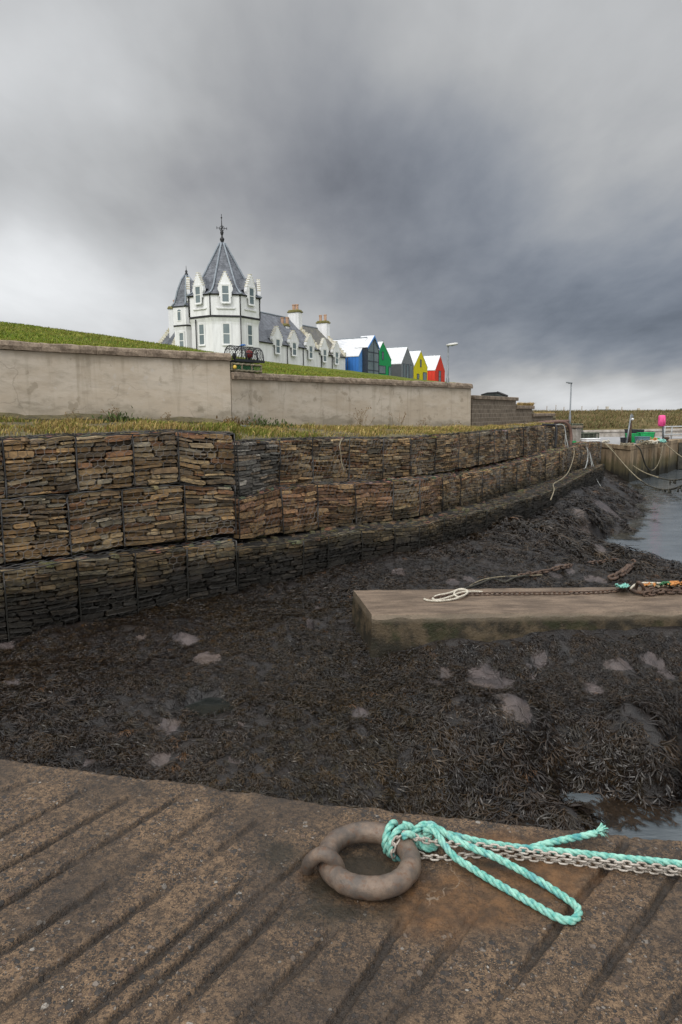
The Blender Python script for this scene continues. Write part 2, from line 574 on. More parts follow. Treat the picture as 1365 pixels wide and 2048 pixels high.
def m_rock():
    t, fin = material('shore_rock')
    p, x, y, z = pos_nodes(t)
    n = t.noise(p, 5, 6, 0.65)
    f = t.noise(p, 60, 5, 0.65)
    c = t.mix(t.smooth(n, 0.35, 0.65), (0.028, 0.0235, 0.0245), (0.072, 0.058, 0.057))
    c = t.mix(t.math('MULTIPLY', t.smooth(t.noise(p, 1.1, 3), 0.5, 0.62), 0.4), c, (0.10, 0.074, 0.056))
    c = t.mix(t.math('MULTIPLY', t.smooth(f, 0.5, 0.68), 0.5), c, (0.035, 0.030, 0.028))
    ve = t.n('ShaderNodeTexVoronoi', dict(feature='DISTANCE_TO_EDGE'), Vector=t.vec('ADD', p, t.vec('MULTIPLY', t.n('ShaderNodeTexNoise', None, Vector=p, Scale=5.0, Detail=3.0).outputs[1], (0.25, 0.25, 0.25))), Scale=2.6)
    c = t.mix(t.math('MULTIPLY', t.smooth(ve.outputs['Distance'], 0.02, 0.004), 0.6), c, (0.02, 0.016, 0.014))
    at = t.n('ShaderNodeAttribute', dict(attribute_name='tint'))
    a0 = t.n('ShaderNodeSeparateColor', None, i0=at.outputs['Color']).outputs[0]
    msk = t.smooth(t.math('MULTIPLY_ADD', t.math('SUBTRACT', t.noise(p, 13, 5, 0.7), 0.5), 0.9, a0), 0.46, 0.54)
    c = t.mix(1.0, c, t.mix(msk, (0.17, 0.14, 0.11), (1.2, 1.15, 1.1)), 'MULTIPLY')  # dark weed film outside bare patches, also painting shade between fronds
    return fin(c, t.math('MULTIPLY_ADD', f, 0.35, 0.28), t.math('ADD', t.math('MULTIPLY', t.smooth(ve.outputs['Distance'], 0.0, 0.05), 0.35), t.math('ADD', n, t.math('MULTIPLY', f, 0.35))), 0.8, 0.04, spec=0.45)


def m_tinted(name, rough=0.6, var=0.5, scale=20, spec=0.3, bump=0.0, trans=0.0):
    t, fin = material(name)
    p = t.n('ShaderNodeNewGeometry').outputs['Position']
    at = t.n('ShaderNodeAttribute', dict(attribute_name='tint'))
    n = t.noise(p, scale, 4, 0.6)
    k = t.math('MULTIPLY_ADD', n, 2 * var, 1 - var)
    c = t.mix(1.0, at.outputs['Color'], t.n('ShaderNodeCombineColor', None, i0=k, i1=k, i2=k).outputs[0], 'MULTIPLY')
    return fin(c, rough, n if bump else None, bump, 0.01, spec=spec)


def m_turf():
    t, fin = material('turf')
    p, x, y, z = pos_nodes(t)
    a = t.noise(p, 0.5, 5, 0.6)
    b = t.noise(t.vec('MULTIPLY', p, (1, 0.6, 1)), 5, 6, 0.7)
    f = t.noise(p, 60, 4, 0.7)
    c = t.mix(t.smooth(a, 0.36, 0.64), (0.085, 0.125, 0.013), (0.150, 0.155, 0.026))
    c = t.mix(t.math('MULTIPLY', t.smooth(b, 0.45, 0.68), 0.6), c, (0.030, 0.050, 0.008))
    c = t.mix(t.math('MULTIPLY', t.smooth(f, 0.5, 0.7), 0.5), c, (0.145, 0.130, 0.042))
    return fin(c, 0.95, t.math('ADD', b, t.math('MULTIPLY', f, 0.6)), 0.8, 0.06, spec=0.1)


def m_field():
    t, fin = material('rough_grassland')
    p, x, y, z = pos_nodes(t)
    a = t.noise(t.vec('MULTIPLY', p, (1, 0.4, 3)), 0.16, 6, 0.65)
    b = t.noise(p, 0.9, 6, 0.7)
    f = t.noise(p, 7, 4, 0.7)
    c = t.mix(t.smooth(a, 0.38, 0.6), (0.085, 0.085, 0.032), (0.165, 0.122, 0.058))
    c = t.mix(t.math('MULTIPLY', t.smooth(b, 0.45, 0.66), 0.7), c, (0.060, 0.060, 0.022))
    c = t.mix(t.math('MULTIPLY', t.smooth(f, 0.5, 0.7), 0.35), c, (0.25, 0.19, 0.095))
    return fin(c, 0.95, t.math('ADD', b, f), 0.8, 0.2, spec=0.1)


def m_water():
    t, fin = material('sea_water')
    p, x, y, z = pos_nodes(t)
    n = t.noise(t.vec('MULTIPLY', p, (0.7, 1.6, 1)), 1.2, 4, 0.55, 0.4)
    f = t.noise(t.vec('MULTIPLY', p, (1.0, 2.6, 1)), 7, 3, 0.5)
    c = t.mix(t.smooth(n, 0.35, 0.7), (0.070, 0.082, 0.090), (0.105, 0.118, 0.127))
    return fin(c, 0.12, t.math('MULTIPLY_ADD', f, 0.4, n), 0.25, 0.05, spec=0.5)


def m_blockconcrete():
    t, fin = material('mooring_block_concrete')
    p, x, y, z = pos_nodes(t)
    nrm = t.n('ShaderNodeSeparateXYZ', None, i0=t.n('ShaderNodeNewGeometry').outputs['Normal']).outputs[2]
    n = t.noise(t.vec('MULTIPLY', p, (0.6, 2, 2)), 3.2, 6, 0.65)
    f = t.noise(p, 38, 5, 0.65)
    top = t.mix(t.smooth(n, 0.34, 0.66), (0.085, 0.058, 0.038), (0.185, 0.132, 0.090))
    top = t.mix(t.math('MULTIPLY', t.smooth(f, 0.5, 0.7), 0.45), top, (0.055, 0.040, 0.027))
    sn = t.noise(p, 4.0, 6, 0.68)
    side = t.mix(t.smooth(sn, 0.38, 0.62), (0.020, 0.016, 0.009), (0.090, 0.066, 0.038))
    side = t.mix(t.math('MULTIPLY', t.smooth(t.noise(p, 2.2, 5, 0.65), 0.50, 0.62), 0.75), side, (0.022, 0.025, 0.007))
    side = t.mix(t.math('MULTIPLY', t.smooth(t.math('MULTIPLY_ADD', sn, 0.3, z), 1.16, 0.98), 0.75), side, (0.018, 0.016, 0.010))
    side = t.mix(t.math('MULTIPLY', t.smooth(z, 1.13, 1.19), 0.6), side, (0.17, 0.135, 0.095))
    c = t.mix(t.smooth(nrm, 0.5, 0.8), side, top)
    return fin(c, 0.62, t.math('ADD', n, t.math('MULTIPLY', f, 0.9)), 0.7, 0.02, spec=0.4)


def m_quay():
    t, fin = material('quay_concrete')
    p, x, y, z = pos_nodes(t)
    st = t.noise(t.vec('MULTIPLY', p, (3.5, 3.5, 0.25)), 1.0, 6, 0.65)
    f = t.noise(p, 6, 5, 0.65)
    c = t.mix(t.smooth(st, 0.36, 0.64), (0.15, 0.108, 0.068), (0.33, 0.245, 0.155))
    c = t.mix(t.math('MULTIPLY', t.smooth(f, 0.5, 0.66), 0.4), c, (0.15, 0.12, 0.08))
    zz = t.math('MULTIPLY_ADD', t.math('SUBTRACT', st, 0.5), 1.2, z)
    c = t.mix(t.math('MULTIPLY', t.smooth(zz, 1.25, 0.75), 0.75), c, (0.070, 0.066, 0.030))
    c = t.mix(t.math('MULTIPLY', t.smooth(zz, 0.75, 0.25), 0.92), c, (0.018, 0.018, 0.015))
    return fin(c, 0.85, f, 0.3, 0.03, spec=0.3)


def m_brick(name, c1, c2, mortar, bw, rh, ms=0.02, bump=0.5, rough=0.9, vert='z', offset=0.5):
    t, fin = material(name)
    co = t.n('ShaderNodeTexCoord').outputs['Object']
    s = t.n('ShaderNodeSeparateXYZ', None, i0=co)
    v = t.n('ShaderNodeCombineXYZ', None, i0=t.math('ADD', s.outputs[0], s.outputs[1] if vert == 'zy' else 0.0), i1=s.outputs[2], i2=0.0).outputs[0]
    br = t.n('ShaderNodeTexBrick', dict(offset=offset), Vector=v, Color1=tuple(c1) + (1,), Color2=tuple(c2) + (1,), Mortar=tuple(mortar) + (1,), Scale=1.0, Mortar_Size=ms, Mortar_Smooth=0.3, Bias=0.0, Brick_Width=bw, Row_Height=rh)
    n = t.noise(co, 7, 6, 0.65)
    c = t.mix(t.math('MULTIPLY', t.smooth(n, 0.4, 0.7), 0.45), br.outputs[0], tuple(x * 0.5 for x in c1))
    return fin(c, rough, t.math('MULTIPLY_ADD', n, 0.5, t.math('SUBTRACT', 1.0, br.outputs[1])), bump, 0.02, spec=0.25)


def m_slate(name, c1, c2, moss=None):
    t, fin = material(name)
    co = t.n('ShaderNodeTexCoord').outputs['Object']
    s = t.n('ShaderNodeSeparateXYZ', None, i0=co)
    v = t.n('ShaderNodeCombineXYZ', None, i0=t.math('ADD', s.outputs[0], s.outputs[1]), i1=s.outputs[2], i2=0.0).outputs[0]
    br = t.n('ShaderNodeTexBrick', None, Vector=v, Color1=tuple(c1) + (1,), Color2=tuple(c2) + (1,), Mortar=tuple(x * 0.45 for x in c1) + (1,), Scale=1.0, Mortar_Size=0.012, Mortar_Smooth=0.2, Bias=0.0, Brick_Width=0.32, Row_Height=0.19)
    n = t.noise(co, 1.6, 6, 0.65)
    c = t.mix(t.math('MULTIPLY', t.smooth(n, 0.42, 0.66), 0.5), br.outputs[0], moss or tuple(x * 1.7 for x in c2))
    return fin(c, 0.55, br.outputs[1], 0.3, 0.02, spec=0.4)


def m_boards(name, col, width=0.15, vertical=True):
    t, fin = material(name)
    co = t.n('ShaderNodeTexCoord').outputs['Object']
    s = t.n('ShaderNodeSeparateXYZ', None, i0=co)
    k = t.math('ADD', s.outputs[0], s.outputs[1]) if vertical else s.outputs[2]
    fr = t.math('FRACT', t.math('DIVIDE', k, width))
    gap = t.smooth(t.math('ABSOLUTE', t.math('SUBTRACT', fr, 0.5)), 0.40, 0.49)
    n = t.noise(co, 2.2, 5, 0.6)
    c = t.mix(t.smooth(n, 0.3, 0.7), tuple(x * 0.88 for x in col), col)
    c = t.mix(t.math('MULTIPLY', gap, 0.5), c, tuple(x * 0.45 for x in col))
    return fin(c, 0.6, t.math('SUBTRACT', 1.0, gap), 0.5, 0.02, spec=0.3)


def m_rope(name, c1, c2, dark):
    t, fin = material(name)
    co = t.n('ShaderNodeNewGeometry').outputs['Position']
    n = t.noise(co, 45, 5, 0.65)
    f = t.noise(co, 700, 3, 0.6)
    g = t.noise(co, 17, 4, 0.6)
    c = t.mix(t.smooth(n, 0.34, 0.62), c1, c2)
    c = t.mix(t.math('MULTIPLY', t.smooth(g, 0.53, 0.66), 0.6), c, dark)
    c = t.mix(t.math('MULTIPLY', t.smooth(t.noise(co, 110, 5, 0.7), 0.52, 0.68), 0.35), c, (0.22, 0.20, 0.13))
    return fin(c, 0.75, f, 0.7, 0.002, spec=0.3)


def m_rust(name, c1, c2, c3, scale=40, rough=0.55, metal=0.25):
    t, fin = material(name)
    co = t.n('ShaderNodeNewGeometry').outputs['Position']
    a = t.noise(co, scale * 0.35, 5, 0.65)
    b = t.noise(co, scale, 6, 0.7)
    f = t.noise(co, scale * 7, 4, 0.6)
    c = t.mix(t.smooth(a, 0.35, 0.62), c1, c2)
    c = t.mix(t.math('MULTIPLY', t.smooth(b, 0.50, 0.68), 0.7), c, c3)
    c = t.mix(t.math('MULTIPLY', t.smooth(f, 0.52, 0.7), 0.4), c, tuple(x * 0.5 for x in c1))
    return fin(c, t.math('MULTIPLY_ADD', b, 0.35, rough - 0.17), t.math('ADD', b, t.math('MULTIPLY', f, 0.4)), 0.6, 0.005, metal, 0.4)


M = dict(
    slip=m_slip(), plaster=m_plaster(), stone=m_stone(), rock=m_rock(), turf=m_turf(), field=m_field(), water=m_water(),
    pool=grain('rock_pool_water', (0.010, 0.012, 0.011), (0.018, 0.020, 0.018), 3, 0.06, 0.15, 0.02, fine=9, spec=0.5),
    block=m_blockconcrete(), quay=m_quay(),
    coping=grain('coping_stone', (0.115, 0.085, 0.060), (0.29, 0.225, 0.165), 5, 0.9, 0.6, 0.02, fine=30, world_space=True),
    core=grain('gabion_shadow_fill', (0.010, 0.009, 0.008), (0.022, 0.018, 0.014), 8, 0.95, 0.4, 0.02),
    wire=m_wire('galvanised_wire', (0.05, 0.048, 0.045), (0.21, 0.20, 0.19)),
    selvedge=m_wire('basket_edge_wire', (0.018, 0.017, 0.016), (0.085, 0.082, 0.08)),
    weed=m_tinted('bladder_wrack', 0.32, 0.6, 26, 0.32),
    grass=m_tinted('grass_blades', 0.8, 0.35, 3, 0.15),
    verge=grain('verge_soil', (0.055, 0.047, 0.026), (0.14, 0.115, 0.055), 4, 0.95, 0.7, 0.03),
    ring=m_rust('ring_iron', (0.095, 0.078, 0.066), (0.185, 0.135, 0.100), (0.125, 0.058, 0.028), 42, 0.50, 0.2),
    rope=m_rope('teal_rope', (0.095, 0.35, 0.295), (0.30, 0.57, 0.47), (0.045, 0.22, 0.27)),
    galv=m_rust('galvanised_chain', (0.34, 0.30, 0.255), (0.50, 0.455, 0.40), (0.20, 0.145, 0.10), 60, 0.45, 0.35),
    rusty=m_rust('rusty_chain', (0.050, 0.034, 0.026), (0.105, 0.068, 0.048), (0.16, 0.080, 0.042), 30, 0.75, 0.1),
    whiterope=grain('white_rope', (0.36, 0.32, 0.25), (0.60, 0.56, 0.47), 40, 0.8, 0.5, 0.003),
    creamrope=grain('weathered_rope', (0.13, 0.108, 0.070), (0.27, 0.23, 0.155), 8, 0.85, 0.4, 0.005),
    greyrope=grain('grey_rope', (0.20, 0.21, 0.20), (0.42, 0.42, 0.40), 8, 0.85, 0.4, 0.005),
    wetrope=grain('wet_mooring_rope', (0.020, 0.019, 0.015), (0.06, 0.055, 0.04), 6, 0.7, 0.4, 0.01),
    harl=grain('white_harling', (0.62, 0.62, 0.62), (0.81, 0.81, 0.815), 0.5, 0.85, 0.25, 0.01, fine=30, streak=(4, 4, 0.6)),
    slate=m_slate('blue_slate', (0.070, 0.076, 0.090), (0.125, 0.133, 0.150)),
    slate2=m_slate('lichen_slate', (0.080, 0.080, 0.078), (0.135, 0.128, 0.115), (0.16, 0.15, 0.10)),
    lead=grain('lead_hip', (0.15, 0.175, 0.20), (0.25, 0.28, 0.31), 3, 0.5, 0.2, 0.005),
    black=grain('black_paint', (0.010, 0.010, 0.011), (0.022, 0.022, 0.024), 6, 0.5, 0.1, 0.002),
    cream=grain('lichen_crowstep', (0.42, 0.37, 0.24), (0.78, 0.75, 0.66), 2.5, 0.9, 0.4, 0.01, fine=9),
    moss=grain('mossy_cope', (0.085, 0.080, 0.020), (0.22, 0.19, 0.075), 4, 0.9, 0.5, 0.02),
    terra=grain('terracotta_pot', (0.36, 0.215, 0.14), (0.52, 0.34, 0.235), 4, 0.8, 0.2, 0.005),
    glass=grain('window_glass', (0.10, 0.135, 0.145), (0.17, 0.21, 0.22), 0.35, 0.10, 0.02, 0.001, spec=0.7, fine=0.8),
    sash=grain('white_sash', (0.70, 0.70, 0.68), (0.82, 0.82, 0.80), 6, 0.5, 0.1, 0.002),
    whiteroof=m_boards('white_metal_roof', (0.66, 0.67, 0.69), 0.45),
    blue=m_boards('blue_cladding', (0.035, 0.165, 0.50), 0.18),
    bluetrim=m_boards('light_blue_cladding', (0.10, 0.28, 0.66), 0.18),
    green=m_boards('green_cladding', (0.012, 0.31, 0.095), 0.20, False),
    grey=m_boards('grey_cladding', (0.20, 0.215, 0.235), 0.15, False),
    greyd=m_boards('dark_grey_cladding', (0.085, 0.09, 0.098), 0.12, False),
    yellow=m_boards('yellow_cladding', (0.70, 0.60, 0.012), 0.18),
    red=m_boards('red_cladding', (0.66, 0.045, 0.026), 0.22),
    darkframe=grain('dark_window_frame', (0.018, 0.024, 0.034), (0.035, 0.045, 0.06), 4, 0.4, 0.1, 0.002),
    steel=grain('galvanised_post', (0.13, 0.145, 0.155), (0.23, 0.24, 0.25), 5, 0.5, 0.1, 0.002, 0.4),
    railgrey=grain('pale_galvanised_tube', (0.26, 0.27, 0.27), (0.42, 0.43, 0.43), 5, 0.5, 0.1, 0.002, 0.2),
    lamphead=grain('lamp_head', (0.36, 0.36, 0.34), (0.58, 0.57, 0.54), 6, 0.5, 0.1, 0.002),
    cinder=m_brick('concrete_blocks', (0.135, 0.108, 0.082), (0.205, 0.165, 0.125), (0.28, 0.235, 0.18), 0.27, 0.135, 0.012),
    farwall=grain('grey_harbour_wall', (0.22, 0.195, 0.165), (0.40, 0.365, 0.325), 1.2, 0.9, 0.4, 0.02, fine=7, streak=(2, 2, 0.8), world_space=True),
    road=grain('worn_quay_deck', (0.22, 0.22, 0.225), (0.34, 0.335, 0.335), 0.5, 0.8, 0.2, 0.01),
    pink=grain('pink_plastic', (0.62, 0.045, 0.19), (0.78, 0.10, 0.30), 5, 0.45, 0.1, 0.003),
    greenp=grain('green_plastic', (0.010, 0.26, 0.070), (0.020, 0.42, 0.13), 4, 0.4, 0.1, 0.003),
    blackp=grain('black_plastic', (0.012, 0.013, 0.016), (0.032, 0.034, 0.04), 5, 0.45, 0.1, 0.003),
    bluep=grain('blue_grey_plastic', (0.085, 0.145, 0.185), (0.14, 0.21, 0.25), 4, 0.5, 0.1, 0.003),
    orange=grain('orange_twine', (0.34, 0.125, 0.03), (0.56, 0.26, 0.08), 14, 0.75, 0.5, 0.004),
    foam=grain('white_foam', (0.70, 0.70, 0.69), (0.84, 0.84, 0.83), 6, 0.7, 0.2, 0.004),
    hose=grain('brown_hose', (0.085, 0.045, 0.034), (0.175, 0.100, 0.075), 4, 0.65, 0.3, 0.01),
    net=grain('black_net_twine', (0.008, 0.008, 0.009), (0.022, 0.022, 0.024), 12, 0.7, 0.3, 0.003),
    netgreen=grain('green_net_twine', (0.020, 0.085, 0.035), (0.055, 0.175, 0.075), 10, 0.75, 0.3, 0.003),
    netdull=grain('weathered_net_twine', (0.045, 0.055, 0.038), (0.13, 0.14, 0.10), 6, 0.8, 0.3, 0.004),
    redp=grain('red_buoy', (0.16, 0.02, 0.018), (0.30, 0.035, 0.03), 9, 0.5, 0.1, 0.003),
    yellowp=grain('yellow_float', (0.55, 0.36, 0.045), (0.68, 0.48, 0.08), 9, 0.5, 0.1, 0.003),
    bluetwine=grain('blue_twine', (0.02, 0.11, 0.36), (0.05, 0.2, 0.52), 9, 0.7, 0.1, 0.003),
    stalk=grain('dry_stalk', (0.13, 0.085, 0.045), (0.26, 0.19, 0.10), 9, 0.9, 0.1, 0.003),
    tar=grain('dark_roofing', (0.025, 0.032, 0.032), (0.06, 0.07, 0.068), 3, 0.6, 0.2, 0.006),
    barebrick=grain('pale_render', (0.42, 0.38, 0.31), (0.55, 0.51, 0.44), 2, 0.9, 0.2, 0.005),
)

# ------------------------------------------------------------------ slipway
SZ = 2.2
_r = ray(735, 1740)
SC = CAM + _r * ((SZ - EYE) / _r[2])
SG = -0.03                                   # falls slightly to the right
SN = np.array([-SG, 0, 1.0])


def S(px, py, h=0.0):                        # point on the slip, h above it
    r = ray(px, py)
    c = SC + np.array([0, 0, h])
    return CAM + r * ((SN @ (c - CAM)) / (SN @ r))


def slip_z(x, y):
    return SC[2] + SG * (np.asarray(x) - SC[0])


E0, E1 = S(0, 1512), S(1365, 1675)
_em = S(682, 1605)


def edge_y(x):
    x = np.asarray(x, float)
    base = np.interp(x, [-9, E0[0], _em[0], E1[0], 9], [E0[1] + (-9 - E0[0]) * -0.12, E0[1], _em[1], E1[1], E1[1] + (9 - E1[0]) * -0.1])
    return base + 0.012 * fbm(x * 9, x * 0 + 3, 5, 4) + 0.006 * fbm(x * 50, x * 0 + 1, 9, 2)


GROOVES = [((0, 1671), (186, 1573)), ((0, 1739), (281, 1582)), ((0, 1814), (377, 1582)), ((0, 1907), (472, 1598)),
           ((45, 1984), (530, 1632)), ((150, 2043), (518, 1738)), ((345, 2025), (608, 1771)), ((480, 2043), (674, 1850)),
           ((667, 2040), (858, 1766)), ((785, 2029), (964, 1810)), ((958, 2040), (1262, 1672)), ((1138, 2040), (1400, 1680)),
           ((-60, 1600), (110, 1545)), ((1330, 2040), (1500, 1800)), ((640, 1690), (700, 1640))]


def build_slip():
    def axis(lo, a, b, hi, fine, coarse):
        return np.r_[np.arange(lo, a, coarse), np.arange(a, b, fine), np.arange(b, hi + 1e-6, coarse)]
    xs = axis(-9, -1.6, 1.75, 9, 0.0058, 0.15)
    ds = axis(0, 0.001, 1.40, 9, 0.0058, 0.15)
    X, D = np.meshgrid(xs, ds, indexing='ij')
    Y = edge_y(X) - D
    Z = slip_z(X, Y)
    gro = np.zeros_like(X)
    wob = fbm(X * 4, Y * 4, 21, 2) * 0.004 + fbm(X * 36, Y * 36, 22, 3) * 0.0045
    wear = np.clip(0.75 + fbm(X * 3.1, Y * 3.1, 33, 3) * 1.0, 0.25, 1.2)
    for a, b in GROOVES:
        A, B = S(*a)[:2], S(*b)[:2]
        d = B - A
        L = np.linalg.norm(d)
        d /= L
        n = np.array([-d[1], d[0]])
        sx, sy = X - B[0], Y - B[1]
        along = sx * d[0] + sy * d[1]                     # 0 at the upper end, negative back down
        acr = sx * n[0] + sy * n[1] + wob
        endf = np.clip(-along / 0.10 + 0.25, 0, 1)
        w_ = 0.0105
        prof = np.where(acr > 0, np.clip(1.0 - (acr - w_ * .7) / 0.006, 0, 1), np.clip(1.0 + (acr + w_) / 0.009, 0, 1))
        prof = prof * prof * (3 - 2 * prof)
        gro = np.maximum(gro, prof * endf * wear)
    hum = fbm(X * 2.1, Y * 2.1, 3, 3) * 0.006 + fbm(X * 17, Y * 17, 4, 3) * 0.0045 + fbm(X * 70, Y * 70, 6, 2) * 0.0022
    lip = np.clip(1 - D / 0.035, 0, 1) ** 2 * (0.014 + 0.016 * np.clip(fbm(X * 12, Y * 12, 8, 3) + 0.4, 0, 1))
    # hollow under the ring
    rc = S(740, 1722)
    hol = np.exp(-(((X - rc[0]) / 0.13) ** 2 + ((Y - rc[1]) / 0.13) ** 2)) * 0.020
    chip = S(690, 1632)
    chipm = np.exp(-(((X - chip[0]) / 0.035) ** 2 + ((Y - chip[1]) / 0.02) ** 2)) * 0.02
    Z = Z + hum - gro * 0.020 - lip - hol - chipm

    def blob(px, py, rx, ry):
        c = S(px, py)
        return np.exp(-(((X - c[0]) / rx) ** 2 + ((Y - c[1]) / ry) ** 2))
    rust = np.clip(blob(1060, 1740, .24, .13) + blob(950, 1800, .20, .10) + 0.8 * blob(760, 1770, .12, .10) + .7 * blob(990, 1680, .15, .05) + 0.7 * blob(880, 1830, .13, .1) + .6 * blob(640, 1740, .06, .08), 0, 1)
    rust = np.clip(rust * 1.5 + fbm(X * 9, Y * 9, 41, 3) * 0.5 * (rust > .08) - .15, 0, 1)
    slime = np.clip(1.2 * blob(730, 1735, .10, .09) + .8 * blob(560, 1710, .09, .06) + blob(1000, 1732, .09, .03) + .8 * blob(720, 1830, .16, .05) + .7 * blob(640, 1790, .06, .1), 0, 1)
    slime = np.clip(slime * 1.5 + fbm(X * 14, Y * 14, 43, 3) * 0.6 * (slime > .05) - .2, 0, 1)
    gt = np.clip(gro * 1.15, 0, 1) ** 1.5
    V = np.stack([X, Y, Z], -1).reshape(-1, 3)
    col = np.stack([gt, rust, slime], -1).reshape(-1, 3)
    F = grid_faces(*X.shape)[:, ::-1]
    # the drop at the edge
    nx, nd = X.shape
    zs = np.r_[0, 0.02, 0.06, 0.15, 0.3, 0.6, 1.0, 1.8, 3.0]
    XX = np.repeat(xs[:, None], len(zs), 1)
    YY = edge_y(XX) + np.minimum(zs, .1)[None] * 0.12 + 0.012 * fbm(XX * 14, zs[None] * 14 + 0 * XX, 77, 3) * (zs > 0)[None]
    ZZ = Z[:, :1] - zs[None]
    V2 = np.stack([XX, YY, ZZ], -1).reshape(-1, 3)
    F2 = grid_faces(nx, len(zs)) + len(V)
    V = np.r_[V, V2]
    col = np.r_[col, np.tile([0.35, 0, 0.3], (len(V2), 1))]
    o = link('slipway', bigmesh('slipway', V, np.r_[F, F2], col), M['slip'], center=False)
    tag(o, kind='structure')


build_slip()

# ------------------------------------------------------------------ mooring ring and its staple
RT = 0.0325                                   # half thickness of the ring bar


def ring_centre():
    a, b, c, d = S(651, 1722, RT), S(819, 1722, RT), S(740, 1665, RT), S(740, 1778, RT)
    return (a + b + c + d) / 4, np.linalg.norm(b - a) / 2


RC, RR = ring_centre()


def ringpt(deg):
    a = R(deg)
    x, y = RR * math.cos(a), RR * math.sin(a) * 1.03
    return RC + np.array([x, y, SG * x + 0.004])


def build_ring():
    mb = MB()
    an = np.arange(0, 360, 2.5)
    pts = [ringpt(a) for a in an]
    rad = [RT * (1 + 0.035 * float(fbm(a / 40, 2, 3, 3))) for a in an]
    mb.tube(pts, rad, 20, closed=True)
    V = np.array(mb.v)
    dv = V - np.repeat(np.array(pts), 20, 0)
    dv /= np.linalg.norm(dv, axis=1)[:, None]
    pit = np.clip(fbm(V[:, 0] * 60 + V[:, 2] * 40, V[:, 1] * 60, 14, 3), -1, .25) * .0028
    mb.v = [tuple(q) for q in V + dv * pit[:, None]]
    o = mb.put('mooring_ring', M['ring'])
    tag(o, 'thick weathered iron mooring ring lying on the grooved concrete slip', 'mooring ring')
    st = MB()
    path = [S(612, 1752, -0.05), S(615, 1738, 0.015), S(622, 1722, 0.062), S(644, 1708, 0.092), S(668, 1720, 0.072), S(680, 1744, 0.02), S(682, 1760, -0.05)]
    path = curve(path, 40)
    rad = [0.0175 + 0.004 * math.sin(i / 39 * math.pi) for i in range(40)]
    st.tube(path, rad, 16)
    o = st.put('ring_staple', M['ring'])
    tag(o, 'short thick iron staple hooked over the left side of the mooring ring', 'staple')


build_ring()


# ------------------------------------------------------------------ three-strand rope and chains
def rope(mb, path, r, pitch=None, strands=3, n=6, ends=True):
    pitch = pitch or r * 7.0
    L = length(path)
    m = max(int(L / (r * 0.55)), 12)
    pts = curve(path, m)
    T = np.gradient(pts, axis=0)
    T /= np.linalg.norm(T, axis=1)[:, None]
    N = np.cross(T[0], [0, 0, 1.0])
    N /= np.linalg.norm(N) + 1e-9
    Ns = []
    for t in T:
        N = N - t * (N @ t)
        N /= np.linalg.norm(N)
        Ns.append(N.copy())
    Ns = np.array(Ns)
    B = np.cross(T, Ns)
    ph = np.linspace(0, L, m) / pitch * 2 * math.pi
    for k in range(strands):
        a = ph + k * 2 * math.pi / strands
        off = Ns * np.cos(a)[:, None] + B * np.sin(a)[:, None]
        mb.tube(pts + off * r * 0.50, r * 0.56, n)
    return pts


RO = 0.0116


